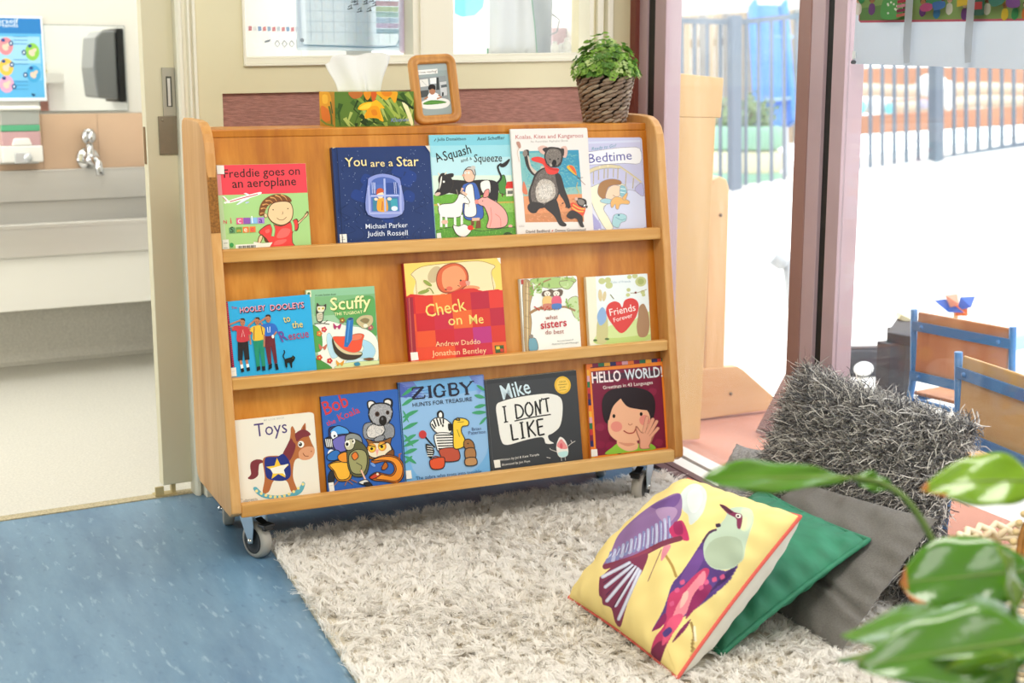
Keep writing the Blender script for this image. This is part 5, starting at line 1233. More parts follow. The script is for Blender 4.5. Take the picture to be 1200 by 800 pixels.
def a_hello(a):
    pc = ['#e8762c', '#7a2040', '#2f6f4a', '#e8a83a', '#2c2a5a', '#c23a3a', '#d8a0a8']
    for k in range(13): a.P(pc[k % 7], (788 + k * 24.5, 60 - k * 2.8), (788 + (k + 1) * 24.5, 57 - k * 2.8), (790 + (k + 1) * 24.5, 74 - k * 2.8), (790 + k * 24.5, 77 - k * 2.8))
    for k in range(16):
        y = 62 + k * 24.4; x = 788 + k * 2.0
        a.P(pc[(k * 3) % 7], (x, y), (x + 16, y - 1), (x + 18, y + 24), (x + 2, y + 25))
        a.P(pc[(k * 3 + 2) % 7], (1098 + k * 1.9, y - 34), (1114 + k * 1.9, y - 36), (1116 + k * 1.9, y - 10), (1100 + k * 1.9, y - 8))
    a.P('#e8862e', (800, 80), (1104, 40), (1140, 405), (834, 452)); a.P('#7a1f3c', (808, 92), (1098, 56), (1130, 396), (842, 440))
    random.seed(4)
    for k in range(26): 
        x, y = random.uniform(830, 1100), random.uniform(150, 400)
        a.S(random.choice(['#6b1832', '#8c2846', '#842040']), (x, y), (x + 26, y + 6), (x + 18, y + 30), (x - 10, y + 22), n=3)
    cs = ['#f4eee6', '#efe6f0', '#f6e2c0', '#e9b23c', '#efe8f4', '#f4eee6', '#dbe6f4', '#bfd8cc', '#f2ecc8', '#f6d4dc', '#f8f4ec']
    a.L('#4a3040', 24, (818, 118), (1096, 88))
    a.T('#f4e6e6', 'HELLO', (814, 140), (934, 126), .06, tall=1.55); a.T('#dfe6ee', 'WORLD!', (950, 122), (1106, 102), .06, tall=1.5)
    a.T('#f4ece2', 'Greetings in 43 Languages', (860, 164), (1066, 134), .012)
    SKN = '#eeb592'
    a.S('#8fc23f', (880, 432), (904, 404), (940, 380), (1010, 384), (1060, 380), (1084, 404), (1000, 416)); a.S(SKN, (930, 370), (1000, 370), (1010, 404), (970, 416), (930, 396)); a.S('#d9967a', (930, 380), (1000, 384), (968, 396))
    a.S('#2c2226', (862, 270), (858, 210), (880, 172), (930, 156), (1000, 152), (1056, 170), (1078, 210), (1074, 270), (1050, 300), (1040, 240), (990, 232), (940, 226), (900, 250), (892, 300), (876, 302))
    a.S('#eeb592', (886, 330), (888, 260), (904, 226), (934, 196), (960, 226), (1000, 236), (1040, 240), (1060, 280), (1050, 340), (1000, 376), (950, 382), (908, 364)); a.S('#2c2226', (930, 190), (950, 180), (1040, 230), (1050, 244), (1000, 240), (960, 230)); a.L('#2c2226', 8, (934, 194), (900, 232), (884, 290), sm=True)
    a.E('#e58f80', 920, 316, 24, 22); a.E('#e58f80', 1036, 286, 22, 22); a.E(K, 908, 273, 6, 8); a.E(K, 1021, 261, 6, 8); a.L('#b86a52', 3, (968, 302), (976, 308), (986, 302), sm=True); a.L('#a8443c', 5, (950, 332), (970, 342), (992, 338), (1000, 322), sm=True)
    # raised hand
    HS = '#e7a88c'
    a.S('#a86a56', (1020, 404), (1016, 370), (1004, 340), (998, 316), (1006, 312), (1026, 336), (1050, 330), (1066, 346), (1080, 340), (1070, 370), (1060, 392), (1062, 402)); a.S(HS, (1024, 402), (1020, 368), (1008, 338), (1004, 318), (1026, 340), (1050, 334), (1066, 350), (1064, 372), (1056, 392), (1058, 400))
    for p0, p1, w_ in (((1034, 338), (1046, 276), 13), ((1046, 340), (1070, 282), 13), ((1056, 346), (1086, 290), 12), ((1062, 354), (1092, 318), 11)): a.L('#a86a56', w_ + 3, p0, p1); a.E('#a86a56', p1[0], p1[1], w_ / 2 + 1.5); a.L(HS, w_, p0, p1); a.E(HS, p1[0], p1[1], w_ / 2)
    a.T('#3a1420', 'MANYA STOJIC', (946, 437), (1034, 424), .01)
    a.P('#ece9e2', (816, 414), (842, 411), (846, 440), (820, 444))

BOOKS = [
 ('red and green book showing a boy in a red shirt under a small aeroplane', 0, .009, .221, .205, .007, 0, .3, .012, '#a6cf86', '#20202a', [(90,100),(782,68),(840,728),(135,762)], a_fred, 0, None),
 ('dark blue starry book with a little lit window on its cover', 0, .297, .258, .238, .016, 0, .1, .015, '#1d3468', '#14244a', [(642,143),(1128,128),(1160,600),(672,628)], a_star, .008, [(.004, .018, .018, .021)]),
 ('turquoise book with farm animals around a woman in a white apron', 0, .559, .226, .264, .008, 0, .3, .015, '#8fcfda', '#a8d0d0', [(43,110),(420,110),(462,578),(85,600)], a_squash, 0, None),
 ('white book with a grey koala waving in a red scarf', 0, .785, .225, .275, .007, .009, 0, .016, '#e7e1dc', '#d6d0ca', [(43,8),(603,6),(645,745),(98,776)], a_koala, .004, None),
 ('pale lilac book with a sleeping child in a cot, last on the top tier', 0, .994, .183, .248, .009, 0, .6, .016, '#c9cbe4', '#b8bada', [(555,72),(978,63),(1036,722),(604,738)], a_bed, .008, None),
 ('bright blue landscape book with three saluting men and a black cat', 1, .003, .215, .181, .007, .009, -1.3, .0145, '#2fa9dd', '#7a1830', [(78,175),(640,158),(655,617),(105,668)], a_hooley, 0, None),
 ('green book with a red tugboat, half hidden behind the bright blue book', 1, .206, .177, .196, .008, 0, .3, .014, '#9cc7a0', '#c9c08a', [(583,108),(1015,83),(1068,583),(625,612)], a_scuffy, 0, None),
 ('red checked book with a baby asleep on a yellow pillow', 1, .464, .267, .246, .016, 0, -.2, .016, '#d2322c', '#a8242c', [(55,72),(480,45),(502,460),(80,498)], a_check, .008, None),
 ('small white book with two animals sitting on a branch and red title', 1, .784, .167, .190, .012, 0, .1, .013, '#eef0e8', '#d6d9cf', [(553,138),(805,124),(828,437),(580,455)], a_sis, .006, None),
 ('small pale book with a big red heart, last on the middle tier', 1, .977, .188, .180, .014, 0, .4, .0175, '#e6ecd8', '#e8e0c2', [(845,130),(1112,115),(1137,402),(868,425)], a_friends, .006, None),
 ('cream board book with a brown rocking horse and purple title', 2, .003, .202, .204, .014, 0, -.5, .010, '#e9e2d2', '#d8cfba', [(65,245),(512,212),(546,662),(97,713)], a_toys, .008, None),
 ('blue book crowded with a koala, an owl and other bush animals', 2, .226, .202, .243, .007, 0, -.2, .007, '#2f62b4', '#1b2f5a', [(548,118),(970,78),(1010,605),(585,655)], a_bob, .003, None),
 ('light blue book with a striped zebra and a yellow giraffe among palm leaves', 2, .429, .236, .260, .008, 0, -.2, .0065, '#74aede', '#24406a', [(25,135),(380,105),(405,513),(53,560)], a_zig, .002, None),
 ('charcoal black book with a big white speech bubble', 2, .668, .266, .243, .012, 0, -.8, .0105, '#3b3d40', '#4a4b4e', [(400,122),(772,88),(790,460),(412,510)], a_mike, .003, None),
 ('dark red book with orange border and a dark-haired child holding up a hand', 2, .960, .243, .257, .008, 0, .9, .012, '#5c1a34', '#c9702c', [(788,62),(1113,25),(1143,410),(820,455)], a_hello, 0, None),
]
for B_ in BOOKS: book(*B_)

# ------------------------------------------------------------------ on top of the shelf
ZT = 1.038
# tissue box, long side facing the room
tb = empty('tissue_box', (0.435, 0.30, ZT), (0, 0, 0.05), 'tissue box printed with yellow daffodils, a white tissue pulled out', 'tissue box')
BW, BD, BH = 0.216, 0.112, 0.087
def daff(a, big):
    if big:
        a.P('#56752a', (188, 378), (724, 368), (724, 604), (190, 612))
        random.seed(12)
        for k in range(34):
            x, y = random.uniform(190, 720), random.uniform(375, 600)
            c = random.choice(['#31501a', '#7f9a3c', '#8fa648', '#3f5f22', '#a8b860', '#243c14'])
            a.L(c, random.uniform(14, 40), (x, y), (x + random.uniform(-30, 70), y + 60), (x + random.uniform(-20, 140), y + 150), taper=True)
        a.S('#e8e2b0', (640, 440), (670, 450), (700, 520), (716, 590), (700, 600), (670, 520)); a.L('#1f3314', 16, (600, 420), (660, 440), (720, 490)); a.L('#9ab04a', 22, (460, 400), (530, 470), (620, 550)); a.L('#6f8f34', 24, (520, 470), (600, 580), (610, 606))
        a.S('#d98a1c', (380, 376), (430, 372), (424, 410), (404, 430), (388, 410)); a.S('#c9581c', (430, 374), (470, 372), (460, 420), (440, 440)); a.S('#b5682c', (280, 378), (370, 374), (360, 410), (310, 420))
        a.S('#e2a01c', (470, 372), (600, 368), (606, 410), (590, 450), (560, 410), (530, 430), (490, 404)); a.S('#d97f14', (500, 372), (570, 372), (560, 400), (520, 402))
        a.S('#f0b41c', (340, 490), (360, 460), (400, 444), (440, 440), (470, 430), (520, 484), (490, 490), (512, 570), (490, 570), (470, 555), (420, 552), (390, 556), (384, 530), (400, 500), (370, 500)); a.S('#e59a14', (400, 500), (440, 470), (480, 480), (496, 560), (470, 552), (420, 548), (390, 552)); a.S('#f6cc3c', (350, 488), (380, 462), (430, 450), (420, 480), (390, 490)); a.S('#d97f14', (430, 500), (460, 496), (470, 530), (440, 534))
        a.T('#7f93c0', 'Kleenex', (562, 580), (690, 574), .02, .3)
    else:
        a.P('#b8851c', (90, 376), (186, 376), (188, 612), (90, 600))
        a.S('#e0a01c', (92, 380), (150, 378), (166, 450), (140, 520), (100, 500)); a.S('#d9761c', (100, 470), (150, 500), (160, 560), (110, 570)); a.S('#f0bc34', (110, 400), (140, 400), (140, 450), (112, 450))
        a.L('#4f6a22', 12, (150, 470), (164, 540), (166, 606)); a.L('#6f8a30', 12, (96, 560), (130, 590), (180, 604)); a.L('#3b5518', 8, (160, 440), (172, 520))
af = Art([(188, 376), (724, 368), (724, 606), (190, 612)], (-BW / 2, 0, BW / 2, BH)); af.rectbg('#5f7d2e', [(-BW/2, 0), (BW/2, 0), (BW/2, BH), (-BW/2, BH)]); daff(af, True)
al = Art([(90, 376), (186, 376), (188, 612), (90, 600)], (-BD / 2, 0, BD / 2, BH)); al.rectbg('#b8851c', [(-BD/2, 0), (BD/2, 0), (BD/2, BH), (-BD/2, BH)]); daff(al, False)
for i, v in enumerate(af.V): af.V[i] = (v[0], v[1] - BD / 2, v[2])
for i, v in enumerate(al.V): al.V[i] = (-BW / 2 + v[1], -v[0], v[2])
ob = artobj('carton', [af, al], INKP, tb, [(*boxvf((-BW/2, -BD/2, 0), (BW/2, BD/2, BH)), '#a8aa58')])
b = MB(); V = []; nU, nV = 28, 12
for i in range(nU + 1):
    u = i / nU
    for j in range(nV + 1):
        v = j / nV
        wd = 0.112 + 0.052 * v ** .8
        x = -0.02 + (u - .5) * wd + 0.004 * math.sin(v * 5 + u * 3)
        top = 0.100 - 0.016 * abs(u - .62) * 2 + 0.006 * math.sin(u * 9)
        if u < .08: top -= .012
        y = 0.010 * math.sin(u * 10.5 + v * 1.5) * (0.4 + .6 * v) + 0.014 * v * math.sin(u * 3.1) - 0.012 * math.exp(-((u - .62) / .06) ** 2) * (1 - v * .5)
        V.append((x, y, BH - .002 + (top + .002) * v))
b.add(V, [(i * (nV + 1) + j, (i + 1) * (nV + 1) + j, (i + 1) * (nV + 1) + j + 1, i * (nV + 1) + j + 1) for i in range(nU) for j in range(nV)], 0, True)
o = b.build('tissue', sheetmat('tissue_paper', '#f3f3f1', 0.35), tb); md = o.modifiers.new('ply', 'SOLIDIFY'); md.thickness = 0.0012

# oak photo frame leaning back
FW, FH = 0.132, 0.182
pf = empty('photo_frame', (0.629, 0.292, ZT + .001), (-0.16, math.radians(-3.0), 0.0), 'rounded oak photo frame with a small picture of a child at a table', 'photo frame')
def rrect(w_, h_, r, n=6):
    pts = []
    for cx, cz, a0 in ((w_/2 - r, r, -90), (w_/2 - r, h_ - r, 0), (-w_/2 + r, h_ - r, 90), (-w_/2 + r, r, 180)):
        for k in range(n + 1):
            an = math.radians(a0 + 90 * k / n); pts.append((cx + r * math.cos(an), cz + r * math.sin(an)))
    return pts
loops = [(0, 0, .026), (0, .010, .026), (.003, .016, .024), (.009, .018, .021), (.013, .012, .018), (.017, .016, .016), (.022, .014, .013), (.0245, .004, .010)]
b = MB(); n = 28; VV = []
for ins, dep, r in loops:
    for p in rrect(FW - 2 * ins, FH - 2 * ins, max(r - ins * .2, .006)): VV.append((p[0], -dep, p[1] + ins))
b.add(VV, [(i * n + j, i * n + (j + 1) % n, (i + 1) * n + (j + 1) % n, (i + 1) * n + j) for i in range(len(loops) - 1) for j in range(n)], 0, True)
b.build('frame', wood('oak_moulding', '#b07636', '#c48a45', '#d39c55', 'Z', 0.35, 12, 110), pf)
pa = Art([(785, 178), (1003, 182), (1040, 526), (828, 528)], (-FW/2 + .024, .024, FW/2 - .024, FH - .024))
pa.rectbg('#96a5a6', [(-FW/2 + .022, .022), (FW/2 - .022, .022), (FW/2 - .022, FH - .022), (-FW/2 + .022, FH - .022)])
pa.P('#a3b1b2', (785, 178), (1003, 182), (1008, 230), (790, 230)); pa.P('#f0efec', (794, 218), (936, 216), (938, 248), (796, 250)); pa.T('#2a2a2a', 'I love reading!', (800, 242), (932, 240), .012)
pa.P('#8f979a', (800, 270), (994, 268), (1018, 450), (812, 460)); pa.P('#dfe0dc', (806, 284), (866, 280), (872, 330), (812, 334)); pa.P('#e8eaea', (880, 278), (926, 276), (928, 316), (884, 318)); pa.L('#6d7678', 2, (820, 290), (856, 326)); pa.P('#3a3f3f', (930, 276), (944, 276), (950, 360), (926, 360)); pa.P('#c9cdd0', (952, 310), (1000, 306), (1004, 400), (960, 404)); pa.P('#5a6468', (960, 330), (1002, 326), (1004, 344), (962, 348)); pa.P('#4b4f50', (808, 360), (870, 356), (872, 400), (812, 406))
pa.S('#e6e8e6', (812, 440), (860, 420), (940, 414), (1010, 430), (1022, 460), (980, 484), (880, 486), (824, 472)); pa.S('#4f8a3a', (830, 446), (880, 428), (950, 432), (1000, 446), (960, 454), (860, 456)); pa.L('#6fa04a', 4, (840, 440), (990, 450))
pa.S('#eef0f0', (860, 420), (874, 380), (910, 376), (940, 390), (950, 420), (900, 424)); pa.E('#b07a5a', 898, 366, 22, 24); pa.S('#231c1a', (868, 350), (874, 326), (900, 320), (920, 334), (918, 360), (900, 350), (880, 356)); pa.L('#b07a5a', 11, (866, 404), (840, 416)); pa.L('#b07a5a', 11, (940, 396), (964, 410), (930, 420)); pa.P('#23282a', (968, 378), (980, 380), (978, 404), (966, 404))
artobj('photograph', [pa], INKP, pf, xf=Matrix.Translation((0, -0.0045, 0)))
b = MB(); b.box((-FW/2 + .02, -.0042, .02), (FW/2 - .02, -.001, FH - .02)); b.build('backing_board', mat('brown_card', '#6b5638', 0.8), pf)

# rope pot of faux boxwood
PX, PY = 1.122, 0.283
pp = empty('potted_plant', (PX, PY, ZT), (0, 0, 0), 'small leafy green plant in a dark woven rope pot', 'potted plant')
b = MB(); NC = 11; PH = 0.122
random.seed(21)
for k in range(NC):
    rowph = random.random(); z = 0.006 + k * (PH - .010) / (NC - 1); R = 0.055 + 0.021 * (z / PH); n = 13
    for j in range(n):
        an = 2 * math.pi * (j + rowph + random.uniform(-.08, .08)) / n
        M_ = Matrix.Rotation(an, 3, 'Z') @ Matrix.Rotation(0.30, 3, 'X')
        b.ball((R * math.cos(an), R * math.sin(an), z), (0.0062, 2 * math.pi * R / n * .66, 0.0058), 8, 6, random.choice([0, 0, 1]), M_.to_4x4())
b.lathe([(0, .004), (.052, .004), (.071, PH - .002), (.070, PH - .012), (0, PH - .016)], 32, mi=2)
b.build('woven_pot', [mat('dark_rope', '#7a6654', 0.6, var=0.25, scale=90), mat('grey_brown_rope', '#94836f', 0.6, var=0.2, scale=90), mat('soil_brown', '#2d241c', 0.9)], pp)
def leafset(n, seed):
    rg = random.Random(seed); V = []; F = []; MI = []
    for k in range(n):
        th = rg.uniform(0, 2 * math.pi); u = rg.random()
        ph = math.acos(1 - u * 1.02) if u < .98 else 1.6
        rr = rg.uniform(.74, 1.06)
        c = Vector((0.090 * math.sin(ph) * math.cos(th) * rr, 0.080 * math.sin(ph) * math.sin(th) * rr, PH - .006 + (0.088 + .022 * math.sin(th * 3 + 1)) * math.cos(ph) * rr + .008))
        out = Vector((math.sin(ph) * math.cos(th), math.sin(ph) * math.sin(th), math.cos(ph) + .35)).normalized()
        a1 = out.orthogonal().normalized(); b1 = out.cross(a1)
        ro = rg.uniform(0, 6.28)
        tone = rg.choice([0, 0, 1, 1, 2])
        for q in range(4):
            an = ro + q * math.pi / 2 + rg.uniform(-.25, .25)
            d = (a1 * math.cos(an) + b1 * math.sin(an)); d = (d + out * rg.uniform(.15, .7)).normalized()
            s_ = d.cross(out).normalized(); up = s_.cross(d)
            L_ = rg.uniform(.009, .014); Wd = L_ * .44
            o_ = len(V)
            for (x, y, z) in ((0, 0, 0), (.3, 1, .12), (.68, 1.02, .12), (1, 0, .02), (.68, -1.02, .12), (.3, -1, .12), (.5, 0, -.02)):
                V.append(tuple(c + d * (x * L_ + .002) + s_ * (y * Wd) + up * (z * L_)))
            for f in ((0, 1, 6), (1, 2, 6), (2, 3, 6), (3, 4, 6), (4, 5, 6), (5, 0, 6)): F.append([o_ + t for t in f]); MI.append(tone)
    return V, F, MI
V, F, MI = leafset(520, 5)
b = MB(); b.v, b.f, b.mi, b.sm = V, F, MI, [True] * len(F)
for k in range(40):
    th = 6.28 * k / 40 * 3.1; r_ = 0.07 * ((k % 10) / 10) ** .5
    b.tube([(r_ * .4 * math.cos(th), r_ * .4 * math.sin(th), PH - .02), (r_ * math.cos(th), r_ * math.sin(th), PH + .055)], .0012, 4, 3)
fo = b.build('foliage', [sheetmat('box_leaf_dark', '#5f8a3a', .3), sheetmat('box_leaf_mid', '#8fb74e', .35), sheetmat('box_leaf_pale', '#cfe09a', .4), mat('plant_stem', '#4b5a2c', .7)], pp)
fo['kind'] = 'stuff'

# ------------------------------------------------------------------ rug
rug = empty('shag_rug', (0.65, -0.65, 0), (0, 0, 0), 'cream white shaggy rug lying in front of the bookshelf', 'rug')
RC = [np.array(p) for p in ((0.100, 0.165), (1.315, 0.255), (1.300, -1.33), (0.000, -1.36))]
b = MB(); b.prism([(p[0] - .65, p[1] + .65) for p in RC], 2, 0.0005, 0.010); b.build('backing', mat('rug_backing', '#cfc5b2', 0.95), rug)
def strands(base, dirs, length, width, bend, nseg, cols=None, curl=0.0):
    """curved tapering yarn ribbons; base (n,3), dirs (n,3) unit, bend (n,3) sideways pull"""
    n = len(base)
    side = np.cross(dirs, bend + 1e-4); side /= np.linalg.norm(side, axis=1, keepdims=True)
    k = nseg + 1; up2 = np.cross(side, dirs); ph = RNG.uniform(0, 6.28, n); fq = RNG.uniform(3.5, 7.0, n)
    V = np.zeros((n, 2 * k, 3), np.float32)
    for i in range(k):
        t = i / nseg
        p = base + dirs * (length * t)[:, None] + bend * (length * t * t)[:, None]
        if curl: p = p + (side * (np.sin(ph + fq * t) - np.sin(ph))[:, None] + up2 * (np.cos(ph * 1.7 + fq * t) - np.cos(ph * 1.7))[:, None]) * (length * curl)[:, None]
        wv = side * (width * (1 - .55 * t) * .5)[:, None]
        V[:, 2 * i] = p - wv; V[:, 2 * i + 1] = p + wv
    fl = np.concatenate([[2 * i, 2 * i + 1, 2 * i + 3, 2 * i + 2] for i in range(nseg)])
    loops = (np.arange(n)[:, None] * (2 * k) + fl[None]).ravel()
    starts = np.arange(n * nseg) * 4
    ink = None
    if cols is not None: ink = np.repeat(cols, 2 * k, axis=0)
    return V.reshape(-1, 3), loops, starts, ink
nT = 13500
uu, vv = RNG.random(nT), RNG.random(nT)
P2 = ((1 - uu) * (1 - vv))[:, None] * RC[0] + (uu * (1 - vv))[:, None] * RC[1] + (uu * vv)[:, None] * RC[2] + ((1 - uu) * vv)[:, None] * RC[3]
under = (P2[:, 0] > .645) & (P2[:, 0] < .72) & (P2[:, 1] > -.96) & (P2[:, 1] < -.57)
under |= (P2[:, 0] > .775) & (P2[:, 0] < .88) & (P2[:, 1] > -.90) & (P2[:, 1] < -.53)
under |= (P2[:, 0] > 1.0) & (P2[:, 0] < 1.07) & (P2[:, 1] > -.99) & (P2[:, 1] < -.56)
under |= (P2[:, 0] > 1.26) & (P2[:, 1] > -.84) & (P2[:, 1] < -.27)
P2 = P2[~under]; nT = len(P2)
per = 12
lean = np.stack([np.sin(P2[:, 0] * 9 + np.sin(P2[:, 1] * 7) * 1.6), np.cos(P2[:, 1] * 8 + P2[:, 0] * 5)], 1) * .35 + RNG.normal(0, .55, (nT, 2))
# tufts at the border flop outwards
cen = np.array([.65, -.65]); 
edge = np.minimum.reduce([uu[~under], 1 - uu[~under], vv[~under], 1 - vv[~under]])
od = (P2 - cen); od /= np.linalg.norm(od, axis=1, keepdims=True)
lean += od * (np.clip(.02 - edge, 0, .02) / .02)[:, None] * .35
lean *= np.where(edge < .012, .6, 1.0)[:, None]
B_ = np.repeat(P2, per, axis=0) + RNG.normal(0, .0030, (nT * per, 2))
Lr = np.repeat(RNG.uniform(.022, .040, nT), per) * RNG.uniform(.8, 1.12, nT * per)
bl = np.repeat(lean, per, axis=0) + RNG.normal(0, .20, (nT * per, 2))
base = np.column_stack([B_[:, 0] - .65, B_[:, 1] + .65, np.full(nT * per, .008)])
dirs = np.column_stack([bl * .30, np.ones(nT * per)]); dirs /= np.linalg.norm(dirs, axis=1, keepdims=True)
bend = np.column_stack([bl * .55, -.42 * np.ones(nT * per)])
tint = np.repeat(RNG.uniform(.93, 1.0, nT), per)[:, None]
cw = np.array(lin('#fefbf6')); cols = np.column_stack([cw[None] * tint, np.ones(nT * per)])
V, l_, s_, ink = strands(base, dirs, Lr, np.full(nT * per, .0026), bend, 3, cols)
YARN = sheetmat('cream_yarn', '#ffffff', 0.42, True, 0.9)
pile = rawmesh('pile', V, l_, s_, YARN, rug, True, ink); pile['kind'] = 'stuff'

# ------------------------------------------------------------------ cushions
def cushion(name, label, quad, T, front, back, piping=None, seed=0, N=40, pinch=.05, wr=.004, paint=None, crease=None, puff=2.2, pw=.55):
    """quad: corners of the seam, lower left, lower right, upper right, upper left as seen from the front"""
    bl, br, tr, tl = [Vector(p) for p in quad]
    ax = (br - bl).normalized(); u_ = ((tl + tr) - (bl + br)); u_ = (u_ - ax * u_.dot(ax)).normalized()
    nr = ax.cross(u_).normalized()
    M_ = Matrix((ax, u_, nr)).transposed().to_4x4(); M_.translation = (bl + br) / 2
    root = empty(name, (0, 0, 0), (0, 0, 0), label, 'cushion', 'cushions piled at the corner of the rug'); root.matrix_world = M_
    I_ = M_.inverted(); c4 = [np.array(I_ @ p) for p in (bl, br, tr, tl)]
    def surf(s, t, z):
        ss = s * (1 - pinch * (1 - t * t)); tt = t * (1 - pinch * (1 - s * s))
        a_, b_ = (ss + 1) / 2, (tt + 1) / 2
        P_ = ((1 - a_) * (1 - b_))[..., None] * c4[0] + (a_ * (1 - b_))[..., None] * c4[1] + (a_ * b_)[..., None] * c4[2] + ((1 - a_) * b_)[..., None] * c4[3]
        P_ = P_.copy(); P_[..., 2] += z
        return P_
    rg = np.random.default_rng(seed)
    s, t = np.meshgrid(np.linspace(-1, 1, N), np.linspace(-1, 1, N), indexing='ij')
    prof = ((1 - np.abs(s) ** puff) * (1 - np.abs(t) ** puff)) ** pw
    k = rg.uniform(-1, 1, 8)
    wrk = (np.sin(s * 7 + k[0] * 3 + t * 4 * k[1]) * np.cos(t * 9 * k[2] + s * 3) + .6 * np.sin((s + t) * 11 + k[3]) + .5 * np.sin(s * 19 * k[4] + t * 15)) * wr
    ed = np.exp(-((1 - np.maximum(abs(s), abs(t))) / .16) ** 2)
    wrk = wrk + ed * wr * 1.3 * np.sin(np.where(abs(s) > abs(t), t, s) * 26 + k[5] * 3) * (prof > 1e-6)
    Zf = T / 2 * prof + wrk * np.sqrt(prof); Zb = -T / 2 * prof + .5 * wrk * np.sqrt(prof)
    if crease is not None: Zf = Zf + crease(s, t) * np.sqrt(prof)
    for nm, Z, mt in (('front_cover', Zf, front), ('back_cover', Zb, back)):
        V = surf(s, t, Z).reshape(-1, 3)
        i, j = np.meshgrid(np.arange(N - 1), np.arange(N - 1), indexing='ij')
        a_ = (i * N + j).ravel()
        q = np.stack([a_, a_ + N, a_ + N + 1, a_ + 1], 1)
        if nm == 'back_cover': q = q[:, ::-1]
        ink = None
        if paint is not None and nm == 'front_cover': ink = paint(((s + 1) / 2).ravel(), ((t + 1) / 2).ravel(), np.array(V), M_)
        rawmesh(nm, V, q.ravel(), np.arange(len(q)) * 4, mt, root, True, ink)
    root_surf = surf
    E_ = surf(s, t, np.zeros_like(s)); X, Y, Zz = E_[..., 0], E_[..., 1], E_[..., 2]
    if piping:
        e = [(i, 0) for i in range(0, N - 1, 2)] + [(N - 1, j) for j in range(0, N - 1, 2)] + [(i, N - 1) for i in range(N - 1, 0, -2)] + [(0, j) for j in range(N - 1, 0, -2)]
        b = MB(); b.tube([(X[i, j], Y[i, j], Zz[i, j]) for i, j in e], piping[1], 8, closed=True)
        b.build('piping', piping[0], root)
    return root, surf

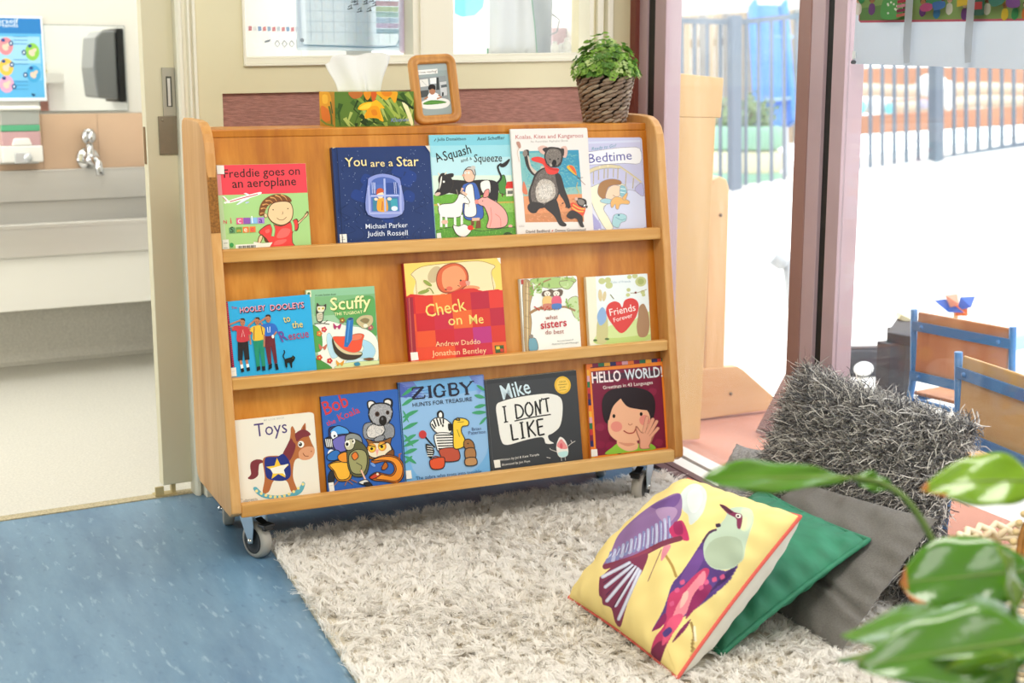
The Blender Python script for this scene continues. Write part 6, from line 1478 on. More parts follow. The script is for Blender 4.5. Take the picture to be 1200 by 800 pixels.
# bird print, worked out on the cloth
def birds(u, v, V, M_):
    # the print is placed on the bulging panel where a survey of the cushion found it
    M3 = np.array(M_); W3 = V @ M3[:3, :3].T + M3[:3, 3] - np.array(CAM)
    zz = W3 @ np.array(FWD); px = (600 + FPX * (W3 @ np.array(RGT)) / zz - 650) * 3.2; py = (400 + FPX * (W3 @ np.array(DWN)) / zz - 550) * 3.2
    X, Y = px, py
    C = np.ones((len(u), 4)); C[:, :3] = lin('#ecd68f')
    def fill(c, pts, sm=True):
        m_ = inpoly(smooth_loop(pts, 5) if sm else pts, X, Y); C[m_, :3] = lin(c)
    def ln(c, w_, *pts):
        P = [np.array(p, float) for p in (smooth_loop(pts, 5, False) if len(pts) > 2 else pts)]
        for a, b_ in zip(P[:-1], P[1:]):
            d = b_ - a; t = np.clip(((X - a[0]) * d[0] + (Y - a[1]) * d[1]) / (d @ d + 1e-9), 0, 1)
            C[np.hypot(X - a[0] - t * d[0], Y - a[1] - t * d[1]) < w_ / 2, :3] = lin(c)
    # perch
    ln('#a98a4a', 10, (415, 320), (440, 360), (455, 400)); ln('#9a7f4a', 10, (512, 575), (522, 620), (516, 660), (520, 740)); ln('#efe6cc', 8, (524, 590), (528, 640))
    ln('#7a4a5a', 3, (400, 300), (370, 370), (350, 418)); fill('#d98a9a', [(408, 290), (436, 285), (412, 330), (398, 340)])
    # flying bird
    fill('#cfd8d6', [(470, 100), (500, 60), (540, 55), (570, 90), (556, 160), (510, 208), (500, 170), (480, 150)]); fill('#dfe6e4', [(500, 90), (540, 70), (556, 110), (530, 160), (504, 150)])
    fill('#8a6a9a', [(470, 90), (400, 112), (340, 150), (280, 200), (236, 250), (210, 310), (180, 368), (260, 345), (400, 290), (470, 262), (440, 220), (474, 170)])
    fill('#6d4f8a', [(470, 92), (420, 108), (360, 140), (420, 150), (460, 130)]); fill('#a88ab0', [(380, 150), (440, 140), (460, 160), (430, 200), (400, 190)])
    for k in range(15):
        x0 = 428 - 15.5 * k; y0 = 178 + 9.5 * k
        ln('#a9aed0' if k % 2 else '#7f84b4', 11, (x0, y0), (x0 + 4 - k * .8, y0 + 40), (x0 + 2 - k * 1.2, 268 + (428 - x0) * .36 - 6))
        ln('#cfd2e6', 2.5, (x0 + 3, y0 + 4), (x0 + 5 - k * 1.2, 262 + (428 - x0) * .36 - 8))
    fill('#c23a6a', [(430, 220), (470, 190), (490, 210), (504, 264), (470, 262), (440, 250)]); fill('#9a2f5f', [(446, 200), (474, 196), (480, 240), (452, 240)])
    ln('#7d3a4f', 20, (190, 364), (300, 330), (400, 280), (470, 258)); ln('#8f4258', 12, (260, 345), (360, 300))
    fill('#7d3a55', [(300, 330), (350, 316), (330, 380), (290, 450), (262, 540), (246, 590), (226, 570), (212, 520), (182, 506), (176, 482), (166, 466), (168, 408), (180, 396), (240, 346)])
    for p in (((280, 350), (180, 402)), ((290, 360), (190, 440)), ((302, 366), (196, 492)), ((312, 372), (228, 510)), ((320, 380), (240, 560))): ln('#b9bcd6', 13, *p); ln('#d9dae8', 5, *p)
    for p in (((284, 356), (184, 424)), ((296, 362), (194, 470)), ((306, 368), (220, 515))): ln('#5b2f4a', 5, *p)
    # perched bird
    fill('#5a4080', [(600, 226), (560, 260), (520, 320), (480, 380), (440, 430), (420, 490), (400, 540), (366, 602), (410, 560), (440, 548), (470, 560), (560, 500), (620, 450), (660, 410), (690, 350), (640, 380), (580, 350), (560, 300)])
    fill('#6f4a90', [(540, 300), (560, 330), (520, 400), (470, 430), (480, 390)]); fill('#43305f', [(640, 390), (680, 360), (660, 400), (610, 440), (580, 460)])
    fill('#c0406a', [(430, 470), (480, 440), (520, 400), (560, 370), (580, 380), (560, 430), (520, 500), (470, 570), (430, 640), (400, 700), (384, 740), (360, 690), (376, 630), (410, 580)])
    fill('#8a2f5f', [(366, 602), (410, 540), (420, 560), (400, 590), (372, 604)]); fill('#7a2f4f', [(384, 740), (360, 690), (384, 650), (420, 640), (404, 700)])
    fill('#e88a9a', [(490, 460), (530, 410), (560, 380), (566, 410), (540, 460), (510, 520), (470, 560), (440, 580), (450, 530)]); fill('#f0b8b0', [(480, 470), (500, 455), (496, 490), (470, 520)])
    fill('#d8587a', [(430, 560), (470, 540), (480, 560), (440, 620), (404, 660), (410, 610)]); fill('#56407f', [(404, 612), (430, 590), (440, 606), (416, 628)]); fill('#8f3060', [(520, 470), (560, 430), (590, 440), (560, 490), (520, 530), (490, 560)]); fill('#7a2c58', [(470, 600), (510, 560), (490, 600), (440, 650)])
    for x, y in ((560, 420), (590, 410), (620, 400), (470, 420), (450, 450), (540, 440), (430, 500)): fill('#d05a86', [(x, y), (x + 14, y - 8), (x + 18, y + 6), (x + 4, y + 12)])
    # breast and head
    fill('#b9cbb8', [(602, 226), (640, 180), (650, 150), (690, 140), (736, 150), (746, 190), (730, 240), (716, 290), (706, 336), (660, 372), (600, 372), (566, 340), (558, 290), (574, 250)])
    fill('#a9b8a2', [(566, 300), (600, 260), (660, 250), (700, 270), (704, 330), (660, 368), (600, 368), (568, 340)]); fill('#c9d6b8', [(700, 150), (738, 156), (742, 190), (720, 230), (700, 220)]); fill('#d6dcae', [(696, 190), (720, 180), (716, 220), (700, 226)])
    fill('#7a3350', [(618, 132), (640, 136), (672, 158), (700, 168), (704, 190), (696, 222), (684, 216), (680, 184), (650, 166)]); fill('#4f2438', [(618, 132), (640, 138), (668, 160), (648, 160)])
    fill('#f2ede4', [(680, 168), (696, 168), (696, 180), (682, 180)]); fill('#241420', [(684, 171), (692, 171), (692, 178), (684, 178)]); ln('#4f3a50', 9, (604, 226), (580, 236), (556, 270)); fill('#3b2a44', [(604, 204), (620, 202), (622, 214), (606, 216)])
    return C
CL1 = inkmat('printed_cotton', 0.8, 0.2)
REDP = mat('coral_piping', '#d95f55', 0.7)
WCOT = mat('white_cotton', '#e4e0d6', 0.85)
cushion('scatter_cushion', 'yellow cushion printed with two purple birds and edged in coral piping', [(.600, -.545, .022), (.600, -1.010, .022), (.874, -1.010, .310), (.893, -.560, .264)], 0.185, CL1, WCOT, (REDP, .0040), 3, 420, .035, .0035, birds, None, 2.6, .45)
GRN = mat('green_velvet', '#2c7a5c', 0.65, var=0.14, scale=14, stretch=(1, 3, 1))
cushion('scatter_cushion', 'emerald green velvet cushion with a corded edge behind the bird cushion', [(.742, -.500, .022), (.737, -.951, .022), (1.094, -.951, .212), (1.125, -.520, .196)], 0.125, GRN, GRN, (GRN, .006), 8, 60, .045, .0065)
GRY = mat('charcoal_linen', '#6f6c68', 0.95, var=0.12, scale=260, bump=0.4, bscale=420)
cushion('scatter_cushion', 'flat charcoal grey linen cushion between the green and the shaggy cushions', [(.970, -.540, .020), (.963, -1.041, .022), (1.193, -1.041, .270), (1.200, -.560, .222)], 0.075, GRY, GRY, None, 15, 60, .025, .005, None, lambda s, t: -.018 * np.exp(-((t + .25 + .25 * s) / .05) ** 2) * (s > -.4))
KNIT = mat('grey_knit', '#a3a3a6', 0.95, var=0.25, scale=160, bump=0.6, bscale=200)
cushion('scatter_cushion', 'pale grey knitted cushion just showing left of the shaggy cushion', [(1.262, -.09, .012), (1.262, -.225, .012), (1.338, -.225, .20), (1.338, -.09, .185)], 0.06, KNIT, KNIT, None, 4, 30)
DFELT = mat('dark_felt', '#3a3836', 0.95)
sc_, ssurf = cushion('scatter_cushion', 'big grey long-haired shaggy cushion leaning against the glass', [(1.288, -.250, .03), (1.285, -.900, .03), (1.402, -.915, .415), (1.405, -.300, .425)], 0.11, DFELT, DFELT, None, 6, 30, .04, .004, puff=3.0)
nS = 18000
s, t = RNG.uniform(-1, 1, nS), RNG.uniform(-1, 1, nS)
pr = ((1 - np.abs(s) ** 3) * (1 - np.abs(t) ** 3)) ** .55
Bs = ssurf(s, t, .055 * pr)
ds_ = np.column_stack([s * .8, t * .8, .25 + pr * .9]); ds_ += RNG.normal(0, .45, (nS, 3)); ds_ /= np.linalg.norm(ds_, axis=1, keepdims=True)
per = 2
B_ = np.repeat(Bs, per, axis=0) + RNG.normal(0, .002, (nS * per, 3)); D_ = np.repeat(ds_, per, axis=0) + RNG.normal(0, .25, (nS * per, 3)); D_ /= np.linalg.norm(D_, axis=1, keepdims=True)
Lr = RNG.uniform(.020, .040, nS * per)
bd = RNG.normal(0, .40, (nS * per, 3)); bd[:, 1] -= .25
tone = RNG.random(nS * per)
c0, c1, c2 = np.array(lin('#666669')), np.array(lin('#a5a29f')), np.array(lin('#e8e4de'))
cols = np.where(tone[:, None] < .40, c0[None], np.where(tone[:, None] < .74, c1[None], c2[None])); cols = np.column_stack([cols, np.ones(nS * per)])
V, l_, st_, ink = strands(B_, D_, Lr, RNG.uniform(.0030, .0048, nS * per), bd, 5, cols, .20)
fur = rawmesh('long_pile', V, l_, st_, sheetmat('grey_yarn', '#ffffff', 0.3, True, 0.8), sc_, True, ink); fur['kind'] = 'stuff'

# ------------------------------------------------------------------ yard outside the glass
Z0 = -0.012
b = MB(); b.prism([(gx(-4, .05), -4), (gx(1.0, .05), 1.0), (1.62, 1.15), (2.15, 1.00), (2.12, 0.6), (1.98, -0.25), (1.9, -4)], 2, -0.06, Z0)
S(b.build('ground_terracotta', mat('terracotta_paving', '#c98d76', 0.85, var=0.10, scale=90, bump=0.4, bscale=260)))
# pale concrete, climbing gently to the right in the distance
b = MB()
g0, g1 = spot(690, 243, 12.6), spot(1330, 152, 12.6)
V = [(1.9, -4, -.02), (1.62, 1.15, -.02), (1.66, 5, -.02), tuple(g0), tuple(spot(560, 240, 20)), tuple(spot(1500, 120, 24)), tuple(g1), (14, -4, -.02), (1.98, -.25, -.02), (2.12, .6, -.02), (2.15, 1.0, -.02), (8, 4.0, 0.0)]
b.add(V, [(0, 8, 9, 10, 11, 7), (1, 2, 3, 11, 10), (3, 6, 7, 11), (3, 4, 5, 6)])
S(b.build('ground_concrete', mat('pale_concrete', '#e6e3dd', 0.8, var=0.03, scale=2)))

def board_panel(name, label, cat, c4, n, mt, thick=0.05, grp=None, gap=.12):
    """upright boards filling a quad TL, TR, BR, BL"""
    tl, tr, br, bl = [Vector(p) for p in c4]
    nr = (tr - tl).cross(bl - tl).normalized() * thick
    b = MB()
    for k in range(n):
        f0, f1 = k / n, (k + 1 - gap) / n
        q = [bl.lerp(br, f0), bl.lerp(br, f1), tl.lerp(tr, f1), tl.lerp(tr, f0)]
        b.hexa(q + [p + nr for p in q], k % len(mt))
    for f in (.2, .8):
        a0, a1 = bl.lerp(tl, f) + nr * 1.4, br.lerp(tr, f) + nr * 1.4
        b.bar(a0, a1, .05, .09, mi=0)
    o = b.build(name, mt); return tag(o, label, cat, grp)

PAL = [mat('paling_beige', '#ad9a80', 0.9), mat('paling_grey', '#8f8a83', 0.9), mat('paling_tan', '#b8a386', 0.9)]
board_panel('paling_fence', 'weathered beige paling fence behind the metal railings', 'fence', (spot(700, 24, 15.5), spot(958, 9, 15.5), spot(958, 165, 15.5), spot(700, 190, 15.5)), 28, PAL)
# pale house wall above the fences
b = MB(); q = [spot(640, 30, 17), spot(1300, 0, 17), spot(1300, -260, 17), spot(640, -230, 17)]
b.hexa([*q, *[p + Vector((0.2, .3, 0)) for p in q]]); tag(b.build('pale_house', mat('pale_render', '#dcd9d4', 0.8)), 'pale rendered house wall rising behind the yard fences', 'house')

STEELB = mat('charcoal_railing', '#66727f', 0.5, 0.2)
fn = empty('railing_fence', spot(867, 236, 12.6), (0, 0, 0), 'dark metal pool railing running across the yard', 'fence')
I_ = Matrix.Translation(-Vector(fn.location))
topy = lambda u: 24 - .11 * (u - 868) if u >= 860 else 22 + (u - 785) * .027
boty = lambda u: 236 - .178 * (u - 867) if u >= 860 else 236 + (867 - u) * .06
b = MB()
for u0, u1 in ((690, 867), (867, 1330)):
    for off in (0, ):
        b.bar(spot(u0, topy(u0) + 2, 12.6), spot(u1, topy(u1) + 2, 12.6), .045, .05); b.bar(spot(u0, boty(u0) - 8, 12.6), spot(u1, boty(u1) - 8, 12.6), .04, .04)
u = 694.0
while u < 1328:
    if abs(u - 861) > 7 and abs(u - 1098) > 6: b.bar(spot(u, topy(u) + 2, 12.6), spot(u, boty(u) - 8, 12.6), .026, .026, (1, 0, 0))
    u += 15 if u < 960 else 14
o = b.build('bar_panel', STEELB, fn, xf=I_)
for u, w_ in ((861, .10), (1098, .09), (1330, .09)):
    b = MB(); b.bar(spot(u, boty(u) + 1, 12.55), spot(u, topy(u) - 6, 12.55), w_, w_, (1, 0, 0)); b.build('post', STEELB, fn, .01, xf=I_)

# painted tyre planters, stacked
TG, TC = mat('green_painted_tyre', '#8fc0a4', 0.6), mat('cream_painted_tyre', '#e3dcb8', 0.6)
base = spot(868, 234, 14.0)
for k, (yy, mt, lb) in enumerate(((212, TG, 'bottom green painted tyre of the stacked planter'), (188, TC, 'cream painted tyre in the middle of the stacked planter'), (160, TG, 'top green painted tyre of the stacked planter under the shrub'))):
    c = spot(866, yy, 14.0); c.x, c.y = base.x, base.y
    b = MB(); pr = []
    for j in range(15):
        a = math.pi * (j / 14) - math.pi / 2
        pr.append((.30 + .11 * abs(math.cos(a)) ** .5, .115 * math.sin(a)))
    pr += [(.24, .10), (.22, .07), (.30, .06), (.30, -.06), (.22, -.07), (.24, -.10), pr[0]]
    b.lathe(pr, 36); o = b.build('painted_tyre', mt); o.location = c; tag(o, lb, 'tyre', 'painted tyres of the planter')
def bush(name, label, c, r, n, mts, seed, cat='shrub', sz=.06):
    rg = random.Random(seed); root = empty(name, c, (0, 0, 0), label, cat)
    b = MB()
    for k in range(n):
        v = Vector((rg.gauss(0, 1), rg.gauss(0, 1), rg.gauss(0, 1))).normalized()
        p = Vector((v.x * r[0], v.y * r[1], v.z * r[2] + r[2] * .8)) * rg.uniform(.6, 1)
        a1 = v.orthogonal().normalized(); b1 = v.cross(a1); an = rg.uniform(0, 6.3); d = a1 * math.cos(an) + b1 * math.sin(an); e = v.cross(d); s_ = sz * rg.uniform(.7, 1.3)
        b.add([p, p + d * s_ * .5 + e * s_ * .35, p + d * s_ + v * s_ * .3, p + d * s_ * .5 - e * s_ * .35], [(0, 1, 2, 3)], k % len(mts), True)
    o = b.build('foliage', mts, root); o['kind'] = 'stuff'
    b = MB(); b.tube([(0, 0, -r[2] * .3), (0, 0, r[2])], .02, 6); b.tube([(0, 0, 0), (r[0] * .4, 0, r[2] * .9)], .012, 6); b.build('stem', mat('bark', '#6f6250', .9), root)
c = spot(880, 150, 14.0); c.x, c.y = base.x, base.y
bush('planter_shrub', 'small green shrub growing from the stacked tyre planter', c, (.34, .34, .20), 700, [sheetmat('sage_leaf', '#9db387', .3), sheetmat('shrub_leaf', '#7f9c63', .3)], 3)

# blue climbing slide
sl = empty('playground_slide', spot(905, 205, 14.6), (0, 0, 0), 'bright blue plastic slide standing behind the tyre planter', 'slide')
I_ = Matrix.Translation(-Vector(sl.location))
b = MB(); A_, B2 = spot(896, 8, 15.2), spot(905, 150, 14.2)
ax_ = (spot(930, 80, 14.6) - spot(885, 80, 14.6)).normalized()
for i, (o0, o1, hh) in enumerate(((-.19, -.14, .14), (-.14, .14, .05), (.14, .19, .14))):
    n_ = Vector((0, -.35, .25)).normalized()
    p = []
    for q in (A_, B2):
        for (o_, h_) in ((o0, 0), (o1, 0), (o1, hh), (o0, hh)): p.append(q + ax_ * o_ + n_ * h_)
    b.hexa(p)
b.build('chute', mat('blue_plastic', '#3d84da', 0.4), sl, .02, xf=I_)
for q0, q1 in (((890, 205, 14.7), (892, 30, 15.2)), ((922, 205, 14.7), (914, 30, 15.2))):
    b = MB(); b.bar(spot(*q0), spot(*q1), .05, .05, (1, 0, 0)); b.build('leg', mat('pale_steel_tube', '#cfd6dc', .5), sl, xf=I_)
for q0, q1 in (((888, 45, 14.9), (930, 43, 14.9)), ((888, 118, 14.3), (930, 115, 14.3))):
    b = MB(); b.bar(spot(*q0), spot(*q1), .05, .03); b.build('cross_brace', mat('pale_blue_plastic', '#a9c8e0', .5), sl, xf=I_)
# white post beside the slide
b = MB(); b.bar(spot(907, 26, 16.2), spot(906, -120, 16.2), .18, .18, (1, 0, 0)); tag(b.build('verandah_column', WHITE, bevel=.01), 'white square column above the blue slide', 'column')

# garden edging on the far right
TMB = mat('rust_sleeper', '#bd8a70', 0.85, var=.12, scale=3); LOG = mat('pale_log', '#d6c9b4', 0.85, var=.06, scale=4)
def sleeper(label, u0, v0, u1, v1, dep, hpx, mt=TMB):
    b = MB(); h_ = hpx * dep / FPX
    a0, a1 = spot(u0, v0 + hpx / 2, dep), spot(u1, v1 + hpx / 2, dep)
    b.bar(a0, a1, .12, h_); tag(b.build('garden_sleeper', mt, bevel=.02), label, 'sleeper', 'garden edging sleepers')
sleeper('lower red-brown sleeper edging the garden beds', 965, 138, 1330, 116, 14.8, 22)
sleeper('upper red-brown sleeper behind the pale logs', 965, 80, 1330, 76, 16.4, 24)
sleeper('thin rusty sleeper between the two pale logs', 965, 120, 1330, 104, 15.8, 8)
for lb, y0, y1, dep, r_ in (('pale round log lying on the upper garden bed', 107, 104, 16.0, .078), ('pale round log lying along the lower sleeper', 129, 112, 15.2, .068)):
    b = MB(); a0, a1 = spot(965, y0, dep), spot(1330, y1, dep); b.tube([a0.lerp(a1, k / 8) + Vector((0, 0, .015 * math.sin(k * 2))) for k in range(9)], r_, 12); tag(b.build('garden_log', LOG), lb, 'log', 'logs edging the garden')
def domes(name, label, cat, parts):
    root = empty(name, parts[0][0], (0, 0, 0), label, cat); I2 = Matrix.Translation(-Vector(root.location))
    for nm, c_, r_, mt in [(p[3], p[0], p[1], p[2]) for p in parts]:
        b = MB(); b.ball(c_, r_, 20, 12); b.build(nm, mt, root, xf=I2)
WP = mat('white_toy_plastic', '#f4f4f2', .4); CYP = mat('cyan_plastic', '#7fd3e0', .4)
domes('sandpit_toy', 'white and cyan moulded toy lying in the garden bed', 'toy', [(spot(1027, 123, 14.3), (.12, .10, .09), WP, 'hull'), (spot(1008, 126, 14.25), (.05, .06, .08), CYP, 'bow'), (spot(1042, 127, 14.25), (.045, .05, .06), CYP, 'stern')])
domes('white_tub', 'big white rounded tub behind the railing post', 'tub', [(spot(1092, 100, 14.3), (.17, .16, .12), WP, 'bowl'), (spot(1112, 112, 14.25), (.06, .06, .15), WP, 'spout'), (spot(1082, 122, 14.25), (.07, .06, .05), mat('lilac_grey', '#b9b4c6', .6), 'lid')])

# timber stand right outside the glass
ts = empty('timber_stand', (1.72, 0.72, 0), (0, 0, 0), 'pale varnished timber stand with tall board, round-topped post and wedge foot outside the glass', 'stand')
I_ = Matrix.Translation(-Vector(ts.location))
PLY = wood('pale_varnished_ply', '#c09656', '#cca76a', '#d5b47e', 'Z', .4, 4, 50); PIN = wood('pale_pine', '#c9985a', '#d5aa72', '#deba88', 'Z', .5, 5, 60)
b = MB(); f_ = lambda x: .60 - .08 * (x - 1.54)
b.hexa([(1.535, f_(1.535), 0), (1.655, f_(1.655), 0), (1.655, f_(1.655) + .022, 0), (1.535, f_(1.535) + .022, 0), (1.520, f_(1.52), 1.04), (1.682, f_(1.682), 1.035), (1.682, f_(1.682) + .022, 1.035), (1.52, f_(1.52) + .022, 1.04)])
b.hexa([(1.520, f_(1.52), 1.04), (1.700, f_(1.70), 1.035), (1.700, f_(1.70) + .022, 1.035), (1.52, f_(1.52) + .022, 1.04), (1.510, f_(1.51), 1.176), (1.706, f_(1.706), 1.158), (1.706, f_(1.706) + .022, 1.158), (1.51, f_(1.51) + .022, 1.176)])
b.build('tall_board', PLY, ts, .003, xf=I_)
b = MB(); b.prism([(1.826, 0.03), (1.906, 0.03), (1.906, .79), (1.894, .82), (1.866, .832), (1.841, .82), (1.826, .79)], 1, .84, .90); b.build('post', PIN, ts, .006, xf=I_)
b = MB(); b.prism([(1.60, -0.01), (2.119, 0.0), (2.118, .042), (1.980, .156), (1.955, .170), (1.60, .178)], 1, .835, .875)
b.build('wedge_foot', wood('pale_pine_foot', '#c59256', '#d2a672', '#dcb88a', 'X', .5, 5, 60), ts, .004, xf=I_)
b = MB(); b.lathe([(0, -.004), (.006, -.003), (.006, 0)], 10, (1.872, .838, .70), axis=1); b.build('bolt', mat('dull_bolt', '#7d6a4c', .5), ts, xf=I_)
b = MB(); b.lathe([(0, -.004), (.006, -.003), (.006, 0)], 10, (1.93, .833, .075), axis=1)
b.build('bolt', mat('dull_bolt', '#7d6a4c', .5), ts, xf=I_)
# mauve brace
b = MB(); b.prism([(1.868, 0.0), (1.995, 0.0), (2.03, 0.02), (2.03, .26), (2.00, .22)], 1, .55, .59); tag(b.build('sloping_brace', PINKD, bevel=.002), 'sloping mauve timber brace beside the glass wall post', 'brace')

# classroom chairs in the yard
BLUE = mat('blue_chair_enamel', '#2f74b2', 0.35, var=.06, scale=30); DARKW = mat('dark_rubber_foot', '#3b2f35', .6)
def yard_chair(label, A, B, panel, seed):
    """A, B: outer top corners of the backrest"""
    A, B = Vector(A), Vector(B); wv = (B - A); W_ = wv.length; wv.normalize()
    root = empty('school_chair', (A.x, A.y, 0), (0, 0, math.atan2(wv.y, wv.x)), label, 'chair', 'school chairs outside the glass')
    zt = A.z; sh = zt - .275                                     # seat height
    fy = 1                                                       # chair faces +y (away from the glass) in its own frame
    for x in (0.010, W_ - .010):
        b = MB(); b.tube([(x, -.03, 0.012), (x, -.012, sh), (x, 0, sh + .06), (x, -.015, zt)], .0105, 10)
        b.build('back_upright', BLUE, root)
    for i, z in enumerate((zt - .050, zt - .205)):
        b = MB(); b.box((0.012, -.022 - .0 * i, z - .014), (W_ - .012, -.014, z + .014)); b.lathe([(0, -.029), (.006, -.028), (.007, -.022)], 10, (.05, 0, z), axis=1); b.lathe([(0, -.029), (.006, -.028), (.007, -.022)], 10, (W_ - .05, 0, z), axis=1)
        b.build('back_rail', BLUE, root)
    b = MB(); b.box((.024, -.013, zt - .215), (W_ - .024, -.003, zt - .006)); b.build('backrest', panel, root, .004)
    b = MB(); b.box((-.005, .02, sh), (W_ + .005, .29, sh + .012)); b.build('seat', panel, root, .004)
    b = MB()
    for x in (0.006, W_ - .006): b.tube([(x, 0.0, sh - .012), (x, .26, sh - .012)], .009, 8)
    b.tube([(0, .255, sh - .012), (W_, .255, sh - .012)], .009, 8); b.tube([(0, .0, sh - .012), (W_, .0, sh - .012)], .009, 8); b.build('seat_rail', BLUE, root)
    for x in (0.008, W_ - .008):
        b = MB(); b.tube([(x, .245, sh - .01), (x, .29, .012)], .0105, 10); lg = b.build('leg', BLUE, root)
        b = MB(); b.lathe([(0, 0), (.014, 0), (.014, .03), (.011, .034)], 12, (x, .291, 0)); b.build('rubber_foot', DARKW, lg)
        b = MB(); b.lathe([(0, 0), (.014, 0), (.014, .03), (.011, .034)], 12, (x, -.03, 0)); b.build('rubber_foot', DARKW, root)
    return root
yard_chair('blue framed school chair with a reddish wood back, further from the glass', (2.148, .165, .462), (2.20, -.215, .462), wood('red_brown_ply', '#a5683c', '#b97b4c', '#c68d60', 'Z', .45, 9, 90), 1)
yard_chair('blue framed school chair with a pale yellow wood back, nearest the glass', (1.704, -.528, .489), (1.646, -.905, .489), wood('yellow_ply', '#bf8d4c', '#cd9f5e', '#d7ae72', 'X', .45, 6, 60), 2)

# dark table and bits on it
DK = mat('weathered_black', '#34343a', .7, var=.15, scale=14)
tbl = empty('low_table', (2.9, .55, 0), (0, 0, 0), 'low black weathered table standing behind the blue chairs', 'table'); I_ = Matrix.Translation((-2.9, -.55, 0))
b = MB(); tp = [spot(1040, 380, 4.75), spot(1150, 400, 4.45), spot(1165, 390, 4.75), spot(1052, 372, 5.05)]
zt = .31
tp = [Vector((p.x, p.y, zt)) for p in tp]
b.hexa([p - Vector((0, 0, .035)) for p in tp] + tp); b.build('tabletop', DK, tbl, .004, xf=I_)
for k, p in enumerate(tp):
    c_ = (tp[0] + tp[2]) / 2; q = p.lerp(c_, .10)
    b = MB(); b.box((q.x - .035, q.y - .035, 0), (q.x + .035, q.y + .035, zt - .035)); b.build('leg', DK, tbl, .003, xf=I_)
# two dark seats further away
for k, (u0, u1, yt, yb, dep, lb) in enumerate(((978, 1042, 411, 446, 5.6, 'dark moulded toddler seat with a white hole, behind the shaggy cushion'),)):
    root = empty('toddler_seat', spot((u0 + u1) / 2, yb + 10, dep), (0, 0, 0), lb, 'seat'); I2 = Matrix.Translation(-Vector(root.location))
    b = MB(); pts = smooth_loop([(u0, yb), (u0 + 6, yt + 8), (u0 + 16, yt), (u1 - 16, yt), (u1 - 6, yt + 8), (u1, yb)], 4, False)
    P3 = [spot(x, y, dep) for x, y in pts]; nn = len(P3)
    b.add(P3 + [p + FWD * .05 for p in P3], [list(range(nn)), list(range(nn, 2 * nn))[::-1]] + [(i, (i + 1) % nn, nn + (i + 1) % nn, nn + i) for i in range(nn)]); b.build('backrest', DK, root, .008, xf=I2)
    b = MB(); b.ball(spot(1012, 432, dep - .01), (.045, .03, .03), 16, 8); b.build('hand_hole', WP, root, xf=I2)
    b = MB(); b.bar(spot(u0 - 6, 414, dep + .05), spot(u1 + 26, 412, dep + .3), .05, .05); b.bar(spot(u0 + 4, yb, dep + .02), spot(u0 + 4, yb + 22, dep + .02), .05, .05, (1, 0, 0)); b.bar(spot(u1 - 4, yb, dep + .02), spot(u1 - 4, yb + 22, dep + .02), .05, .05, (1, 0, 0)); b.build('frame', DK, root, xf=I2)
# painted paper flower toy on the table
ty = empty('paper_pinwheel', spot(1120, 364, 5.2), (0, 0, 0), 'crumpled blue and orange paper pinwheel above the far chair', 'toy'); I2 = Matrix.Translation(-Vector(ty.location))
for nm, pts, c_ in (('blue_vane', [(1095, 352), (1108, 350), (1130, 366), (1112, 366)], '#2f66c8'), ('blue_vane', [(1126, 348), (1143, 347), (1138, 360), (1122, 364)], '#3a72d0'), ('pink_vane', [(1108, 346), (1122, 344), (1124, 356), (1114, 360)], '#eda58c'), ('orange_vane', [(1118, 358), (1134, 354), (1134, 370), (1120, 370)], '#ec7a3c')):
    b = MB(); P3 = [spot(x, y, 5.2 + .03 * math.sin(i * 2.1)) for i, (x, y) in enumerate(pts)]; b.hexa([*P3, *[p + FWD * .006 for p in P3]]); b.build(nm, sheetmat(nm + c_, c_, .3), ty, xf=I2)
b = MB(); b.bar(spot(1120, 400, 5.22), spot(1120, 358, 5.22), .012, .012, (1, 0, 0)); b.build('stick', PIN, ty, xf=I2)
b = MB(); c_ = [spot(1172, 398, 5.0), spot(1262, 380, 5.2), spot(1262, 398, 5.2), spot(1172, 414, 5.0)]; b.hexa([*c_, *[p + FWD * .25 for p in c_]]); tag(b.build('pale_blue_crate', mat('pale_aqua', '#9fd0dc', .5), bevel=.01), 'pale aqua crate at the far right behind the chairs', 'crate')
b = MB(); b.bar(spot(1052, 369, 5.0), spot(1072, 378, 5.0), .07, .02); tag(b.build('paint_brush_box', mat('cream_box', '#d9cfa8', .6), bevel=.003), 'small cream box on the corner of the black table', 'box')
# grey scooter handlebar
sk = empty('scooter', spot(915, 420, 6.0), (0, 0, 0), 'washed-out grey toy scooter left of the glass wall post', 'scooter'); I2 = Matrix.Translation(-Vector(sk.location))
GRS = mat('pale_grey_plastic_toy', '#aab0b4', .5)
b = MB(); b.tube([spot(906, 302, 6.0), spot(914, 308, 6.0), spot(934, 300, 6.3)], .028, 10); b.build('handlebar', GRS, sk, xf=I2)
b = MB(); b.tube([spot(922, 306, 6.05), spot(928, 360, 6.05), spot(934, 425, 6.05)], .02, 10); b.build('steering_post', GRS, sk, xf=I2)
b = MB(); b.bar(spot(932, 428, 6.05), spot(985, 424, 6.5), .09, .03); b.build('deck', GRS, sk, .006, xf=I2)
for u, d_ in ((934, 6.0), (984, 6.45)):
    b = MB(); b.lathe([(.02, -.02), (.05, -.02), (.055, 0), (.05, .02), (.02, .02)], 18, tuple(spot(u, 432, d_)), axis=1); b.build('wheel', DK, sk, xf=I2)
# green wooden block near the basket
b = MB(); p = Vector((1.625, -.72, .022)); b.box((p.x - .03, p.y - .05, -.012), (p.x + .03, p.y + .03, .035)); o = b.build('wooden_block', mat('green_block', '#2c6a52', .6), bevel=.004); tag(o, 'dark green block on the terracotta beside the wicker basket', 'block')

